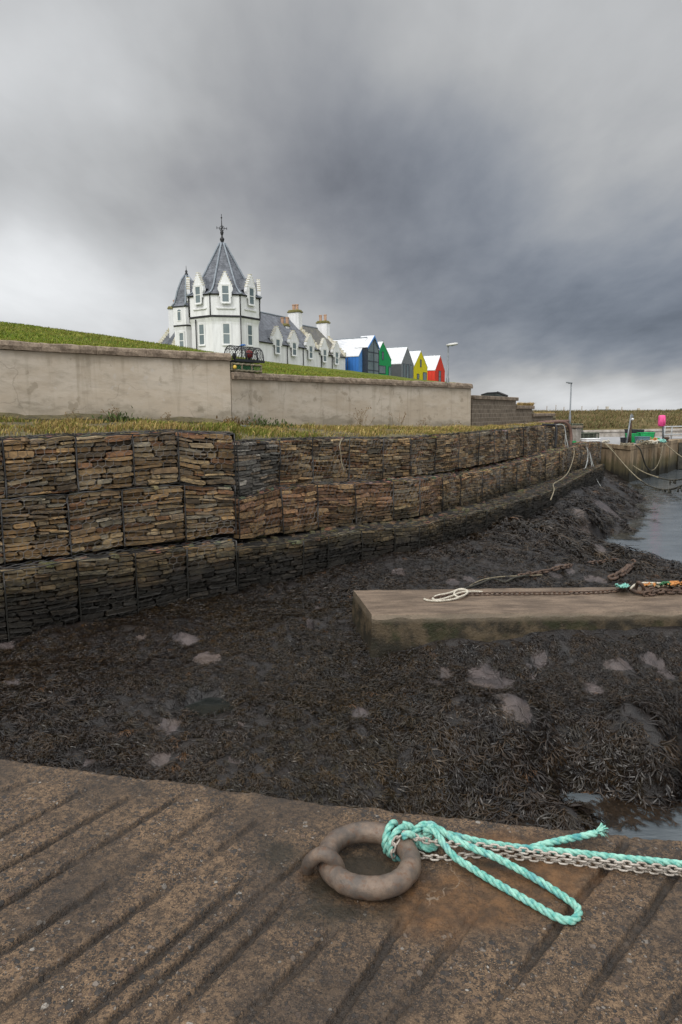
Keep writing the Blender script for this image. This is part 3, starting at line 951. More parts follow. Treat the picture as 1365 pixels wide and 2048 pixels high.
def teal_rope():
    t = thing('teal_rope', 'teal three-strand rope hitched round the mooring ring with a long open loop', 'rope', S(830, 1690))

    def part(name, pts, r=RO):
        mb = MB()
        rope(mb, pts, r)
        return mb.put(name, M['rope'], t)
    # two turns round the ring bar
    def wrap(deg0, deg1, turns, start):
        out = []
        k = int(turns * 14)
        for i in range(k + 1):
            f = i / k
            d = deg0 + (deg1 - deg0) * f
            c, c2 = ringpt(d), ringpt(d + 1)
            tan = (c2 - c) / np.linalg.norm(c2 - c)
            rad = (c - RC) * np.array([1, 1, 0])
            rad /= np.linalg.norm(rad)
            up = np.array([0, 0, 1.0])
            a = R(start) + f * turns * 2 * math.pi
            out.append(c + (rad * math.cos(a) + up * math.sin(a)) * (RT + RO * 1.0))
        return out
    wr = wrap(58, 24, 2.35, -20)
    part('hitch_turn', [p for p in wr])
    k1 = [S(822, 1672, .045), S(832, 1660, .062), S(848, 1650, .07), S(868, 1652, .068), S(882, 1668, .05), S(874, 1684, .03), S(852, 1690, .02), S(842, 1684, .02)]
    part('knot', k1)
    part('knot', [S(806, 1650, .08), S(818, 1652, .075), S(830, 1664, .05), S(842, 1676, .035), S(856, 1676, .04), S(862, 1662, .055), S(852, 1652, .045), S(838, 1664, .03), S(840, 1690, .022), S(862, 1698, .018), S(874, 1690, .016)])
    loop = [S(850, 1668, .05), S(862, 1660, .072), S(874, 1668, .07), S(892, 1694, .045), S(912, 1716, .028), S(940, 1734, .018), S(965, 1750, .014), S(1020, 1782, .013), S(1075, 1813, .012), S(1112, 1834, .012), S(1138, 1842, .012), S(1154, 1836, .012),
            S(1158, 1822, .012), S(1148, 1808, .012), S(1112, 1783, .012), S(1070, 1757, .015), S(1030, 1735, .025), S(985, 1712, .036), S(940, 1694, .042), S(905, 1676, .055), S(880, 1660, .068), S(862, 1654, .075), S(848, 1658, .06)]
    part('loop', loop)
    lead = [S(868, 1664, .03), S(890, 1668, .03), S(920, 1674, .028), S(960, 1684, .02), S(1010, 1692, .018), S(1080, 1700, .018), S(1150, 1706, .018), S(1210, 1713, .018), S(1290, 1721, .018), S(1370, 1729, .018), S(1600, 1752, .016)]
    part('lead', lead)
    tail = [S(1040, 1704, .012), S(1062, 1697, .016), S(1085, 1690, .02), S(1120, 1682, .02), S(1155, 1675, .022), S(1182, 1669, .026), S(1194, 1666, .028)]
    part('tail', tail)
    fr = MB()
    a = tail[-1]
    for i in range(26):
        q = a + np.array([0.012 + 0.02 * random.random(), random.uniform(-.014, .014), random.uniform(-.008, .03)])
        fr.tube(curve([a + np.array([-.006, 0, 0]), (a + q) / 2 + np.array([0, random.uniform(-.006, .006), .006]), q], 6), 0.0028, 4)
    for i in range(5):
        q = a + np.array([0.03 + 0.014 * random.random(), random.uniform(-.012, .01), random.uniform(-.014, .016)])
        fr.tube(curve([a, (a + q) / 2 + np.array([0, 0, .008]), q], 6), 0.0009, 3)
    fr.put('frayed_end', M['rope'], t)


teal_rope()


def link_mesh(name, L, Wd, r, n=8, seg=6):
    """one chain link: a rounded loop of bar lying in its local xy plane"""
    mb = MB()
    hx, rr = L / 2 - Wd / 2, Wd / 2 - r
    pts = []
    for i in range(seg + 1):
        a = -math.pi / 2 + math.pi * i / seg
        pts.append((hx + rr * math.cos(a), rr * math.sin(a), 0))
    for i in range(seg + 1):
        a = math.pi / 2 + math.pi * i / seg
        pts.append((-hx + rr * math.cos(a), rr * math.sin(a), 0))
    mb.tube(pts, r, n, closed=True)
    return mb.mesh(name)


def chain(name, label, mat, path, L, Wd, r, tilt0=0.0, n=8, jit=0.15, group=None):
    p0 = np.mean(np.asarray(path), axis=0)
    t = thing(name, label, 'chain', path[0], 0, group)
    pitch = L - 4 * r
    tot = length(curve(path, 300))
    k = max(int(tot / pitch), 2)
    pts = curve(path, k + 1)
    me = link_mesh('chain_link', L, Wd, r, n)
    me.materials.append(mat)
    first = None
    for i in range(k):
        a, b = pts[i], pts[i + 1]
        d = Vector(b - a).normalized()
        up = Vector((0, 0, 1))
        if abs(d.z) > 0.9:
            up = Vector((0, 1, 0))
        side = up.cross(d).normalized()
        nrm = d.cross(side)
        ang = tilt0 + (math.pi / 2 if i % 2 else 0) + random.uniform(-jit, jit)
        y = side * math.cos(ang) + nrm * math.sin(ang)
        z = d.cross(y)
        mat4 = Matrix((d, y, z)).transposed().to_4x4()
        mat4.translation = Vector((a + b) / 2)
        o = bpy.data.objects.new('chain_link', me)
        COL.objects.link(o)
        o.parent = t
        o.matrix_local = WMAT[t].inverted() @ mat4
    return t


ci, c0 = ringpt(20), ringpt(28)
rad = (c0 - RC) * np.array([1, 1, 0]); rad /= np.linalg.norm(rad)
around = [c0 + (rad * math.cos(R(a)) + np.array([0, 0, 1]) * math.sin(R(a))) * (RT + .011) for a in (40, 75, 110, 145, 180, 210)]
upper = [S(1620, 1768, .022), S(1480, 1752, .022), S(1365, 1740, .024), S(1280, 1731, .025), S(1200, 1722, .026), S(1120, 1712, .028), S(1040, 1701, .032), S(960, 1692, .036), S(900, 1688, .045), S(860, 1683, .055), S(836, 1678, .07)]
chain('galvanised_chain', 'bright galvanised chain looped over the mooring ring, upper run beside the teal rope', M['galv'], upper + around, .036, .0225, .0034, R(40))
lower = [S(1620, 1780, .006), S(1480, 1762, .006), S(1365, 1748, .006), S(1260, 1738, .006), S(1150, 1726, .006), S(1060, 1717, .007), S(1000, 1712, .008), S(940, 1711, .009), S(890, 1716, .009), S(850, 1714, .010), S(836, 1708, .010)]
chain('galvanised_chain', 'bright galvanised chain coming out under the mooring ring, lower run lying on the concrete', M['galv'], lower, .036, .0225, .0034, R(55))
# ------------------------------------------------------------------ shore, water, seaweed
SHORE = TPS([tuple(Pz(*q)) for q in (
    # photo position and height of the shore above the water
    (-200, 1320, .80), (0, 1278, .80), (240, 1225, .85), (468, 1167, .92), (600, 1150, .92), (700, 1135, .92), (840, 1108, .95), (975, 1078, .92), (1107, 1014, .88), (1172, 968, .95),
    (-200, 1480, .80), (0, 1450, .78), (0, 1370, .80), (300, 1350, .80), (300, 1500, .66), (600, 1300, .80), (560, 1560, .50), (700, 1200, .84), (900, 1140, .86), (1000, 1120, .84), (1120, 1060, .92),
    (760, 1600, .30), (760, 1480, .55), (735, 1330, .68), (800, 1310, .80), (900, 1289, .91), (1080, 1279, .97), (1365, 1268, 1.03), (1500, 1264, 1.04), (900, 1335, .72), (1080, 1328, .75), (1365, 1326, .77), (1100, 1192, .88), (1365, 1202, .84), (1500, 1208, .8), (1230, 1196, .86), (1700, 1210, .8),
    (900, 1440, .62), (1050, 1440, .60), (1200, 1420, .58), (1365, 1400, .52), (900, 1560, .30), (1050, 1540, .27), (1200, 1520, .26), (1365, 1500, .24),
    (960, 1660, -.02), (1060, 1640, .0), (1150, 1625, .0), (1250, 1602, .0), (1365, 1582, .0), (1550, 1560, 0), (1150, 1660, -.2), (1365, 1640, -.3), (1600, 1640, -.3),
    (800, 1650, .12), (500, 1600, .45), (150, 1560, .62),
    (1000, 1180, .82), (1150, 1150, .70), (1260, 1150, .52), (1365, 1165, .40), (1500, 1180, .3), (1120, 1110, .78), (1180, 1130, .5),
    (1196, 1103, -.26), (1270, 1116, -.18), (1365, 1138, -.08), (1500, 1165, .0), (1600, 1120, -.6), (1280, 1100, -.35), (1365, 1110, -.5),
    (1160, 1075, .50), (1198, 1090, .10), (1226, 1080, -.12), (1260, 1056, -.12), (1277, 1020, -.10), (1273, 985, -.08), (1260, 965, .0), (1330, 1040, -.5), (1340, 990, -.5), (1400, 960, -.5),
    (1180, 1040, .58), (1235, 1048, .24), (1200, 1004, .62), (1235, 994, .48), (1262, 1014, .22), (1225, 972, .58), (1250, 972, .3), (1060, 1050, .86),
)], 1e-3)


def shore_hit(px, py, h=0.0):
    """first point of the shore (raised by h) under a photo position"""
    r = ray(px, py)
    ys = np.linspace(2.4, 45, 1400)
    t = ys / r[1]
    x, z = r[0] * t, EYE + r[2] * t
    hit = np.where(z < shore_z(x, ys) + h)[0]
    k = hit[0] if len(hit) else len(ys) - 1
    return np.array([x[k], ys[k], z[k]])


CARVE = []


def _extra(x, y):
    return 0.085 * fbm(x * 1.3, y * 1.3, 51, 3) + 0.055 * np.abs(fbm(x * 2.9, y * 2.9, 53, 2)) + 0.03 * fbm(x * 5.2, y * 5.2, 52, 3) - .02


def shore_z(x, y):
    x, y = np.asarray(x, float), np.asarray(y, float)
    z = SHORE(x, y)
    for cx, cy, a, b, dp in CARVE:
        z = z - dp * np.exp(-(((x - cx) / a) ** 2 + ((y - cy) / b) ** 2))
    z = np.clip(z + _extra(x, y) * np.clip(z * 4 + .3, 0.1, 1), -1.2, 1.3)
    return np.where((x > .2) & (y > 7.6) & (y < 9.7), np.minimum(z, 1.07), z)


def build_shore():
    us = np.arange(-420, 1700, 5.0)
    ys = np.r_[np.arange(2.0, 9, 0.045), np.arange(9, 16, 0.10), np.arange(16, 42, 0.25)]
    Ug, Yg = np.meshgrid(us, ys, indexing='ij')
    X = (Ug - PX0) / FOC * Yg
    Z = shore_z(X, Yg)
    bmm = bare_mask(X, Yg)
    led = fbm(X * 3.1 + Yg * 1.4, Yg * 3.3, 57, 3) * 7
    Z = Z + np.clip(bmm * 2 - .6, 0, 1) * (-.01 + (led - np.floor(led)) * .022 + .012 * fbm(X * 11, Yg * 11, 58, 3))
    V = np.stack([X, Yg, Z], -1).reshape(-1, 3)
    bm = bare_mask(X, Yg).reshape(-1, 1)
    col = np.repeat(bm, 3, 1)
    o = link('shore', bigmesh('shore', V, grid_faces(*X.shape)[:, ::-1], col), M['rock'], center=False)
    tag(o, kind='structure')
    # sea
    mb = MB()
    mb.add([(-30, 1.0, 0), (400, 1.0, 0), (400, 75, 0), (-30, 75, 0)], [(0, 1, 2, 3)])
    o = mb.put('sea_water', M['water'])
    tag(o, kind='structure')
    mb = MB()
    mb.add([(-30, -30, -1.25), (400, -30, -1.25), (400, 60, -1.25), (-30, 60, -1.25)], [(0, 1, 2, 3)])
    o = mb.put('seabed', M['verge'])
    tag(o, kind='structure')



# bare rock showing through the weed: photo position, half sizes in photo pixels
BARE = [(372, 1277, 30, 9), (15, 1292, 16, 12), (20, 1367, 26, 9), (415, 1316, 30, 12), (335, 1455, 28, 30), (315, 1512, 26, 20), (484, 1450, 10, 11),
        (985, 1365, 52, 46), (1025, 1400, 35, 20), (890, 1350, 24, 16), (722, 1420, 24, 17), (1185, 1377, 24, 14), (1238, 1330, 30, 11), (1300, 1322, 30, 12), (1078, 1322, 18, 14), (1060, 1350, 14, 18),
        (1170, 1072, 38, 12), (1190, 1088, 14, 9), (1120, 1055, 24, 8), (1215, 1018, 34, 7), (1158, 1028, 24, 7), (1195, 1012, 22, 5), (180, 1526, 12, 14), (78, 1502, 10, 14), (686, 1350, 14, 10),
        (284, 1276, 12, 5), (870, 1368, 16, 9), (1190, 1160, 24, 7), (1130, 1133, 16, 5), (1110, 1150, 14, 6), (905, 1165, 14, 7), (470, 1520, 16, 7), (640, 1215, 12, 5), (545, 1278, 10, 5), (1330, 1350, 18, 9), (940, 1160, 16, 6)]
_bare = []
for px, py, a, b in BARE:
    c = shore_hit(px, py)
    g = shore_hit(px, py - b)
    _bare.append((c[0], c[1], a / FOC * c[1], min(abs(g[1] - c[1]) + .02, b / FOC * c[1] * 7, 1.3 * a / FOC * c[1] if c[1] < 9 else 9)))
_bare = np.array(_bare)
_pc = shore_hit(412, 1394)
POOL = np.array([_pc[0], _pc[1], .25, .28])
CARVE.append((POOL[0], POOL[1], .26, .26, .16))


def bare_mask(x, y):
    m = np.zeros(np.shape(x))
    for cx, cy, a, b in _bare:
        rr = ((x - cx) / a) ** 2 + ((y - cy) / b) ** 2 + 0.55 * fbm(x * 5, y * 5, 61, 3)
        m = np.maximum(m, np.clip(.5 + (1 - rr) * .7, 0, 1))
    return m


build_shore()


def weed_template(fr, forks, seg, spread, seed):
    """a tuft of flat forking fronds, about one unit long, growing towards +x and drooping"""
    g = np.random.default_rng(seed)
    V, F = [], []

    def strap(p, ang, lift, L, wd, depth):
        n = seg
        pts = [p]
        a, l = ang, lift
        for i in range(n):
            a += g.normal(0, .09)
            l -= 0.22 + g.random() * .14
            p = p + L / n * np.array([math.cos(a) * math.cos(l), math.sin(a) * math.cos(l), math.sin(l)])
            p[2] = max(p[2], -0.02 - 0.04 * g.random())
            pts.append(p)
        side = np.array([-math.sin(a), math.cos(a), g.normal(0, .5)])
        side /= np.linalg.norm(side)
        base = len(V)
        for i, q in enumerate(pts):
            ww = wd * (0.75 + .5 * math.sin(math.pi * min(i + .4, n) / n))
            if depth == 0 and i == n:
                ww *= .45
            V.append(q - side * ww)
            V.append(q + side * ww)
        for i in range(n):
            F.append((base + 2 * i, base + 2 * i + 1, base + 2 * i + 3, base + 2 * i + 2))
        if depth > 0:
            for sgn in (-1, 1):
                strap(pts[-1].copy(), a + sgn * (0.30 + .25 * g.random()), l + .2, L * (.62 + .2 * g.random()), wd * .82, depth - 1)
    for i in range(fr):
        a = g.normal(0, spread)
        strap(np.array([g.normal(0, .05), g.normal(0, .10), 0.01 * g.random()]), a, .35 + .6 * g.random(), 0.34 + .12 * g.random(), .0175 + .009 * g.random(), forks)
    return np.array(V), np.array(F)


def instances(temps, idx, Pn, Rm, sc, col, colv=0.25):
    """copies of template meshes merged into one vertex / face / colour set"""
    Vs, Fs, Cs = [], [], []
    off = 0
    for k, (tv, tf) in enumerate(temps):
        sel = np.where(idx == k)[0]
        if not len(sel):
            continue
        W_ = np.einsum('nij,vj->nvi', Rm[sel], tv) * sc[sel][:, None, None] + Pn[sel][:, None]
        n, m = W_.shape[:2]
        Vs.append(W_.reshape(-1, 3))
        Fs.append((tf[None] + (np.arange(n) * m)[:, None, None]).reshape(-1, tf.shape[1]) + off)
        shade = 1 + rng.uniform(-colv, colv, (n, m // 2 if m % 2 == 0 else m, 1))
        if m % 2 == 0:
            shade = np.repeat(shade, 2, 1)
        Cs.append((col[sel][:, None] * shade).reshape(-1, 3))
        off += n * m
    return np.concatenate(Vs), np.concatenate(Fs), np.concatenate(Cs)


GABION_FRONT = []                    # filled below, used to keep weed clear of the wall


def weed_points(n, y0, y1, power):
    uu = rng.random(n)
    if power:
        y = 1 / (1 / y0 + uu * (1 / y1 - 1 / y0))
    else:
        y = y0 + uu * (y1 - y0)
    x = (rng.uniform(-130, 1700, n) - PX0) / FOC * y
    return x, y


def build_weed():
    near = [weed_template(9, 2, 2, .48, 100 + i) for i in range(7)]
    far = [weed_template(6, 1, 2, 1.1, 200 + i) for i in range(6)]
    Vs, Fs, Cs = [], [], []
    off = 0
    for temps, n, y0, y1, smin, smax in ((near, 18000, 2.6, 7.0, .10, .19), (near, 13500, 6.6, 10.0, .085, .15), (far, 30000, 9.0, 34.0, .10, .20), (near, 9000, 12.5, 34.0, .26, .42)):
        x, y = weed_points(n, y0, y1, True)
        z = shore_z(x, y)
        keep = (z > np.where(y > 9, .0, -.10)) & (z < 1.22) & (y > edge_y(x) + .12)
        ex = np.ones(n, bool)
        for cx, cy, a, b in np.vstack([_bare, POOL[None]]):
            rr = ((x - cx) / a) ** 2 + ((y - cy) / b) ** 2 + 0.55 * fbm(x * 5, y * 5, 61, 3)
            ex &= rr > 1.0
        # the concrete block stands here
        ex &= ~((x > BL[0][0] + 0.02) & (y > BL[0][1] - .02) & (y < BL[1][1] + .02))
        px = PX0 + FOC * x / y
        fr = np.interp(px, [q[0] for q in GABION_FRONT], [q[1] for q in GABION_FRONT])
        ex &= y < fr - .02
        thin = fbm(x * .9, y * .9, 63, 3)
        keep &= ex & (rng.random(n) < np.clip(1.05 + thin * .5, .5, 1))
        x, y, z = x[keep], y[keep], z[keep]
        n = len(x)
        e = .08
        gx = (shore_z(x + e, y) - shore_z(x - e, y)) / (2 * e)
        gy = (shore_z(x, y + e) - shore_z(x, y - e)) / (2 * e)
        nr = np.stack([-gx, -gy, np.ones(n)], 1)
        nr /= np.linalg.norm(nr, axis=1)[:, None]
        steep = np.hypot(gx, gy)
        down = np.arctan2(-gy, -gx)
        swirl = 2.2 * fbm(x * .8, y * .8, 64, 2)
        yaw = np.where(steep > .12, down + rng.normal(0, .40, n), -1.4 + .6 * swirl + rng.normal(0, .55, n))
        d = np.stack([np.cos(yaw), np.sin(yaw), np.zeros(n)], 1)
        d -= nr * (d * nr).sum(1)[:, None]
        d /= np.linalg.norm(d, axis=1)[:, None]
        b = np.cross(nr, d)
        Rm = np.stack([d, b, nr], 2)
        lng = np.clip((PX0 + FOC * x / y - 480) / 350, 0, 1) * np.clip((6.9 - y) / 1.0, 0, 1)
        sc = rng.uniform(smin, smax, n) * np.where(y > 14, 1.5, 1) * (.85 + .45 * lng) * (1 + .5 * np.clip(fbm(x * .7, y * .7, 68, 2), -.4, 1))
        base = np.array([[.0130, .0082, .0054], [.0185, .0112, .0062], [.0080, .0056, .0044], [.030, .0178, .0080], [.0160, .0110, .0054]])
        col = base[rng.integers(0, 5, n)] * rng.uniform(.7, 1.3, n)[:, None]
        patch = fbm(x * .6, y * .6, 66, 3)
        col = col * (1 + .35 * patch)[:, None]
        olive = np.clip(fbm(x * .35 + 9, y * .35, 67, 2) * 1.5 + (y > 9) * .3, 0, 1)[:, None]
        col = col * (1 - olive) + col * np.array([1.15, 1.12, .72]) * olive
        # a few orange-brown tufts near the water
        oc = (rng.random(n) < .006)
        col[oc] = np.array([.075, .036, .013])
        Pn = np.stack([x, y, z + .005], 1)
        v, f, c = instances(temps, rng.integers(0, len(temps), n), Pn, Rm, sc, col)
        Vs.append(v), Fs.append(f + off), Cs.append(c)
        off += len(v)
    o = link('seaweed', bigmesh('seaweed', np.concatenate(Vs), np.concatenate(Fs), np.concatenate(Cs)), M['weed'], center=False)
    tag(o, 'dark brown bladder wrack covering the rocks below the gabion wall', 'seaweed', kind='stuff')


def weed_fringe():
    """weed floating out from the edge of the seaweed mound"""
    temps = [weed_template(4, 1, 2, .22, 300 + i) for i in range(4)]
    n = 620
    edge = np.array([Pz(*q, 0.0)[:2] for q in ((1266, 968), (1278, 990), (1281, 1020), (1264, 1058), (1232, 1080))])
    k = rng.integers(0, 4, n)
    f = rng.random(n)[:, None]
    p = edge[k] * (1 - f) + edge[k + 1] * f
    band = np.clip(fbm(p[:, 1] * .9, p[:, 1] * 0, 71, 3) + .35, 0.05, 1)
    p = p + np.stack([rng.random(n) ** 1.3 * band * 2.4 - .15, rng.normal(0, .16, n)], 1)
    yaw = rng.normal(0, .25, n)
    d = np.stack([np.cos(yaw), np.sin(yaw), 0 * yaw], 1)
    nr = np.tile([0, 0, 1.0], (n, 1))
    Rm = np.stack([d, np.cross(nr, d), nr], 2)
    Rm[:, :, 2] *= .12
    col = np.tile([.035, .030, .018], (n, 1)) * rng.uniform(.7, 1.4, n)[:, None]
    m = 420
    e2 = np.array([Pz(*q, 0.0)[:2] for q in ((1040, 1650), (1130, 1634), (1210, 1616), (1290, 1598), (1380, 1580), (1500, 1566))])
    k = rng.integers(0, 5, m)
    f = rng.random(m)[:, None]
    q = e2[k] * (1 - f) + e2[k + 1] * f + np.stack([rng.normal(0, .1, m), .12 - rng.random(m) ** 1.5 * .42], 1)
    p = np.r_[p, q]
    yw = rng.normal(-1.1, .5, m)
    d2 = np.stack([np.cos(yw), np.sin(yw), 0 * yw], 1)
    R2 = np.stack([d2, np.cross(nr[:m], d2), nr[:m]], 2)
    R2[:, :, 2] *= .12
    Rm = np.r_[Rm * 1.0, R2 * .45]
    col = np.r_[col, np.tile([.022, .014, .008], (m, 1)) * rng.uniform(.6, 1.5, m)[:, None]]
    n += m
    v, fc, c = instances(temps, rng.integers(0, 4, n), np.c_[p, np.full(n, .012)], Rm, rng.uniform(.22, .5, n), col)
    o = link('floating_seaweed', bigmesh('floating_seaweed', v, fc, c), M['weed'], center=False)
    tag(o, 'olive seaweed floating on the harbour water at the edge of the weed-covered rocks', 'seaweed', kind='stuff')


# ------------------------------------------------------------------ concrete block with its chain
BL = (Pz(745, 1231, 1.25), Pz(708, 1179, 1.25))         # front and back corners of the top at its left end


def build_block():
    f0, b0 = BL
    ang = math.atan2(Pz(1365, 1223, 1.25)[1] - f0[1], Pz(1365, 1223, 1.25)[0] - f0[0])
    d = np.array([math.cos(ang), math.sin(ang), 0])
    Lb = 7.5
    f1, b1 = f0 + d * Lb, b0 + d * (Lb + .1)
    zb = .45
    off = np.array([-.04, -.02, 0])
    nseg = 130
    mb = MB()
    rows = []
    for i in range(nseg + 1):
        t_ = i / nseg
        F_, B_ = f0 + d * Lb * t_, b0 + d * (Lb + .1) * t_
        wob = .018 * float(fbm(t_ * 24, 2.0, 81, 4)), .020 * float(fbm(t_ * 21, 5.0, 82, 4))
        c = .035 + .022 * float(fbm(t_ * 45, 7, 83, 3))
        n = np.array([d[1], -d[0], 0])
        rows.append([B_ + (0, 0, zb - B_[2]), B_ + np.array([0, 0, -c]) - n * wob[1], B_ + n * c, (F_ + B_) / 2 + np.array([0, 0, .006]), F_ - n * c + np.array([0, 0, wob[0] * .4]), F_ + n * (wob[1] * .5) + np.array([0, 0, -c * 1.2]),
                     F_ + n * (.005 + wob[0]) + np.array([0, 0, -.26]), F_ + n * (.015 + wob[1]) + np.array([0, 0, zb - F_[2]])])
    m = len(rows[0])
    V = [p for r in rows for p in r]
    mb.add(V, [tuple(q) for q in grid_faces(nseg + 1, m)], smooth=False)
    e = rows[0]
    # battered, chamfered left end
    lo = [p + np.array([-.05 if i in (0, 7) else -.006, 0, 0]) for i, p in enumerate(e)]
    mb.add([e[i] for i in range(m)] + lo, [(i + 1, i, m + i, m + i + 1) for i in range(m - 1)])
    mb.add(lo, [tuple(range(m))[::-1]])
    o = mb.put('mooring_block', M['block'], bevel=.012)
    tag(o, 'long low mossy concrete block lying on the seaweed with a rusty chain along its top', 'concrete block')


build_block()
ZT = 1.262


def on_block(px, py, h=0.0):
    return Pz(px, py, ZT + h)


chain('rusty_chain', 'rusty dark chain stretched along the top of the concrete block from the white rope', M['rusty'],
      [on_block(862, 1198, .008), on_block(905, 1190, .012), on_block(950, 1188, .012), on_block(1040, 1187, .012), on_block(1130, 1186, .012), on_block(1200, 1184, .014), on_block(1250, 1179, .02), on_block(1275, 1174, .04)],
      .098, .058, .0085, R(30))
for dy, h, n_ in ((0, .03, 'upper'), (4, .02, 'middle'), (8, .01, 'lower')):
    chain('rusty_chain', 'heavy rusty chain bunched right of the big shackle on the concrete block, %s strand' % n_, M['rusty'],
          [on_block(1290, 1180 + dy, h + .02), on_block(1330, 1177 + dy, h + .01), on_block(1380, 1178 + dy, h), on_block(1480, 1180 + dy, h)], .125, .085, .0135, R(20 + dy * 9), jit=.5)
for k, pp in enumerate((((1040, 1151), (1090, 1143), (1130, 1133), (1180, 1126), (1237, 1119)), ((1222, 1156), (1245, 1146), (1262, 1131), (1266, 1126)))):
    path = [shore_hit(px, py, .06) for px, py in pp]
    chain('seaweed_chain', ('thin rusty chain trailing over the seaweed towards the water behind the block', 'short thick rusty chain lying on the seaweed right of the thin chain')[k], M['rusty'],
          path, (.17, .24)[k], (.10, .15)[k], (.017, .026)[k], R(35), jit=.4)


def block_clutter():
    # white rope in loose loops
    mb = MB()
    p = [on_block(849, 1198, .01), on_block(858, 1201, .01), on_block(880, 1202, .01), on_block(905, 1199, .012), on_block(925, 1193, .02), on_block(936, 1185, .03), on_block(930, 1180, .03), on_block(915, 1181, .03), on_block(909, 1188, .03),
         on_block(918, 1194, .03), on_block(932, 1189, .035), on_block(936, 1182, .035), on_block(922, 1178, .035), on_block(900, 1186, .03), on_block(876, 1191, .015), on_block(866, 1197, .012), on_block(876, 1200, .012), on_block(900, 1194, .02), on_block(920, 1186, .035), on_block(945, 1183, .03), on_block(966, 1184, .015)]
    rope(mb, p, .013)
    tag(mb.put('white_rope', M['whiterope']), 'white rope tied in loose loops at the end of the rusty chain on the block', 'rope')
    # shackle
    t = thing('rusty_shackle', 'big rusty shackle joining the single chain to the chain bundle on the concrete block', 'shackle', on_block(1280, 1178))
    mb = MB()
    mb.tube(curve([on_block(1271, 1183, .01), on_block(1274, 1172, .09), on_block(1277, 1165, .16), on_block(1283, 1168, .15), on_block(1288, 1176, .09), on_block(1287, 1186, .01)], 24), .022, 10)
    mb.put('bow', M['rusty'], t)
    mb = MB()
    mb.tube(curve([on_block(1262, 1180, .03), on_block(1274, 1184, .03), on_block(1290, 1186, .03)], 8), .026, 10)
    mb.put('pin', M['rusty'], t)

    def tangle(name, label, mat, px0, px1, py0, py1, n, r, h):
        g = random.Random(int(px0 * 7 + n))
        mb = MB()
        for i in range(n):
            cx, cy = g.uniform(px0, px1), g.uniform(py0, py1)
            pts = []
            for k in range(5):
                pts.append(on_block(cx + g.uniform(-9, 9), cy + g.uniform(-2, 2), g.uniform(.01, h)))
            mb.tube(curve(pts, 22), r, 5)
        tag(mb.put(name, mat), label, 'rope')
    tangle('rope_tangle', 'frayed teal-green rope end tangled on the block left of the shackle', M['rope'], 1236, 1254, 1168, 1174, 14, .010, .12)
    tangle('rope_tangle', 'orange twine heaped on the concrete block just right of the shackle', M['orange'], 1290, 1308, 1166, 1171, 14, .012, .09)
    tangle('rope_tangle', 'mixed pale and orange rope heaped at the right edge of the concrete block', M['orange'], 1335, 1375, 1163, 1170, 14, .012, .13)
    tangle('rope_tangle', 'dark green twine in a heap between the two orange heaps on the block', M['netgreen'], 1320, 1336, 1164, 1170, 10, .012, .12)
    tangle('rope_tangle', 'pale weathered rope piled behind the chain bundle at the end of the block', M['creamrope'], 1300, 1380, 1167, 1173, 16, .012, .09)
    mb = MB()
    rope(mb, [on_block(1262, 1178, .05), on_block(1268, 1172, .06), on_block(1275, 1168, .08), on_block(1290, 1166, .08), on_block(1330, 1167, .06)], .014)
    tag(mb.put('white_rope', M['whiterope']), 'pale rope passing through the rusty shackle on the block', 'rope')


block_clutter()


def on_shore(px, py, h=0.0):
    return shore_hit(px, py, h)


def shore_rope(pp, label, r=.018, mat='creamrope'):
    mb = MB()
    rope(mb, [on_shore(a, b, .05) for a, b in pp], r, n=5)
    tag(mb.put('shore_rope', M[mat]), label, 'rope')


shore_rope(((940, 1172), (965, 1160), (1000, 1154), (1045, 1152), (1085, 1150)), 'thin old weathered rope lying on the seaweed just behind the block', .011)
shore_rope(((930, 1178), (960, 1168), (985, 1158), (1010, 1164), (1030, 1156), (1060, 1150)), 'dark wet rope snaking through the seaweed behind the block', .02, 'wetrope')


def shore_stone(px, py, w_, h, dp, label, seed, zoff=0.0):
    c = on_shore(px, py)
    g = np.random.default_rng(seed)
    mb = MB()
    lo = [(c[0] + w_ * .5 * math.cos(a) * g.uniform(.8, 1.1), c[1] + dp * .5 * math.sin(a) * g.uniform(.8, 1.1), c[2] - .1) for a in np.linspace(0, 2 * math.pi, 8)[:-1]]
    hi = [(p[0] * .55 + c[0] * .45 + g.normal(0, .02), p[1] * .6 + c[1] * .4, c[2] + h * g.uniform(.65, 1.05)) for p in lo]
    n = len(lo)
    mb.add(lo + hi, [(i, (i + 1) % n, n + (i + 1) % n, n + i) for i in range(n)] + [tuple(range(n, 2 * n))], col=(1, 1, 1))
    tag(mb.put('shore_stone', M['rock'], bevel=.02, tint=True), label, 'stone')


shore_stone(622, 1258, .15, .15, .12, 'upright stone standing in the seaweed left of the concrete block', 1)
shore_stone(484, 1455, .10, .05, .1, 'small cobble in the seaweed below the rock pool', 4)
shore_stone(795, 1150, .35, .12, .12, 'brown slab of stone tilted in the seaweed behind the block end', 5)

# rock pool
mb = MB()
an = np.linspace(0, 2 * math.pi, 25)[:-1]
pz = float(shore_z(POOL[0], POOL[1])) + .075
mb.add([(POOL[0] + 1.6 * POOL[2] * math.cos(a), POOL[1] + 1.6 * POOL[3] * math.sin(a), pz) for a in an], [tuple(range(24))])
tag(mb.put('tide_pool_water', M['pool']), kind='structure')

# ------------------------------------------------------------------ gabions
CREAM_S = [(.29, .205, .115), (.245, .165, .090), (.19, .135, .085), (.33, .25, .150), (.155, .120, .085), (.23, .205, .160), (.205, .115, .065), (.285, .19, .100), (.135, .105, .075), (.25, .20, .135)]


def lerp(a, b, t):
    return a + (b - a) * t


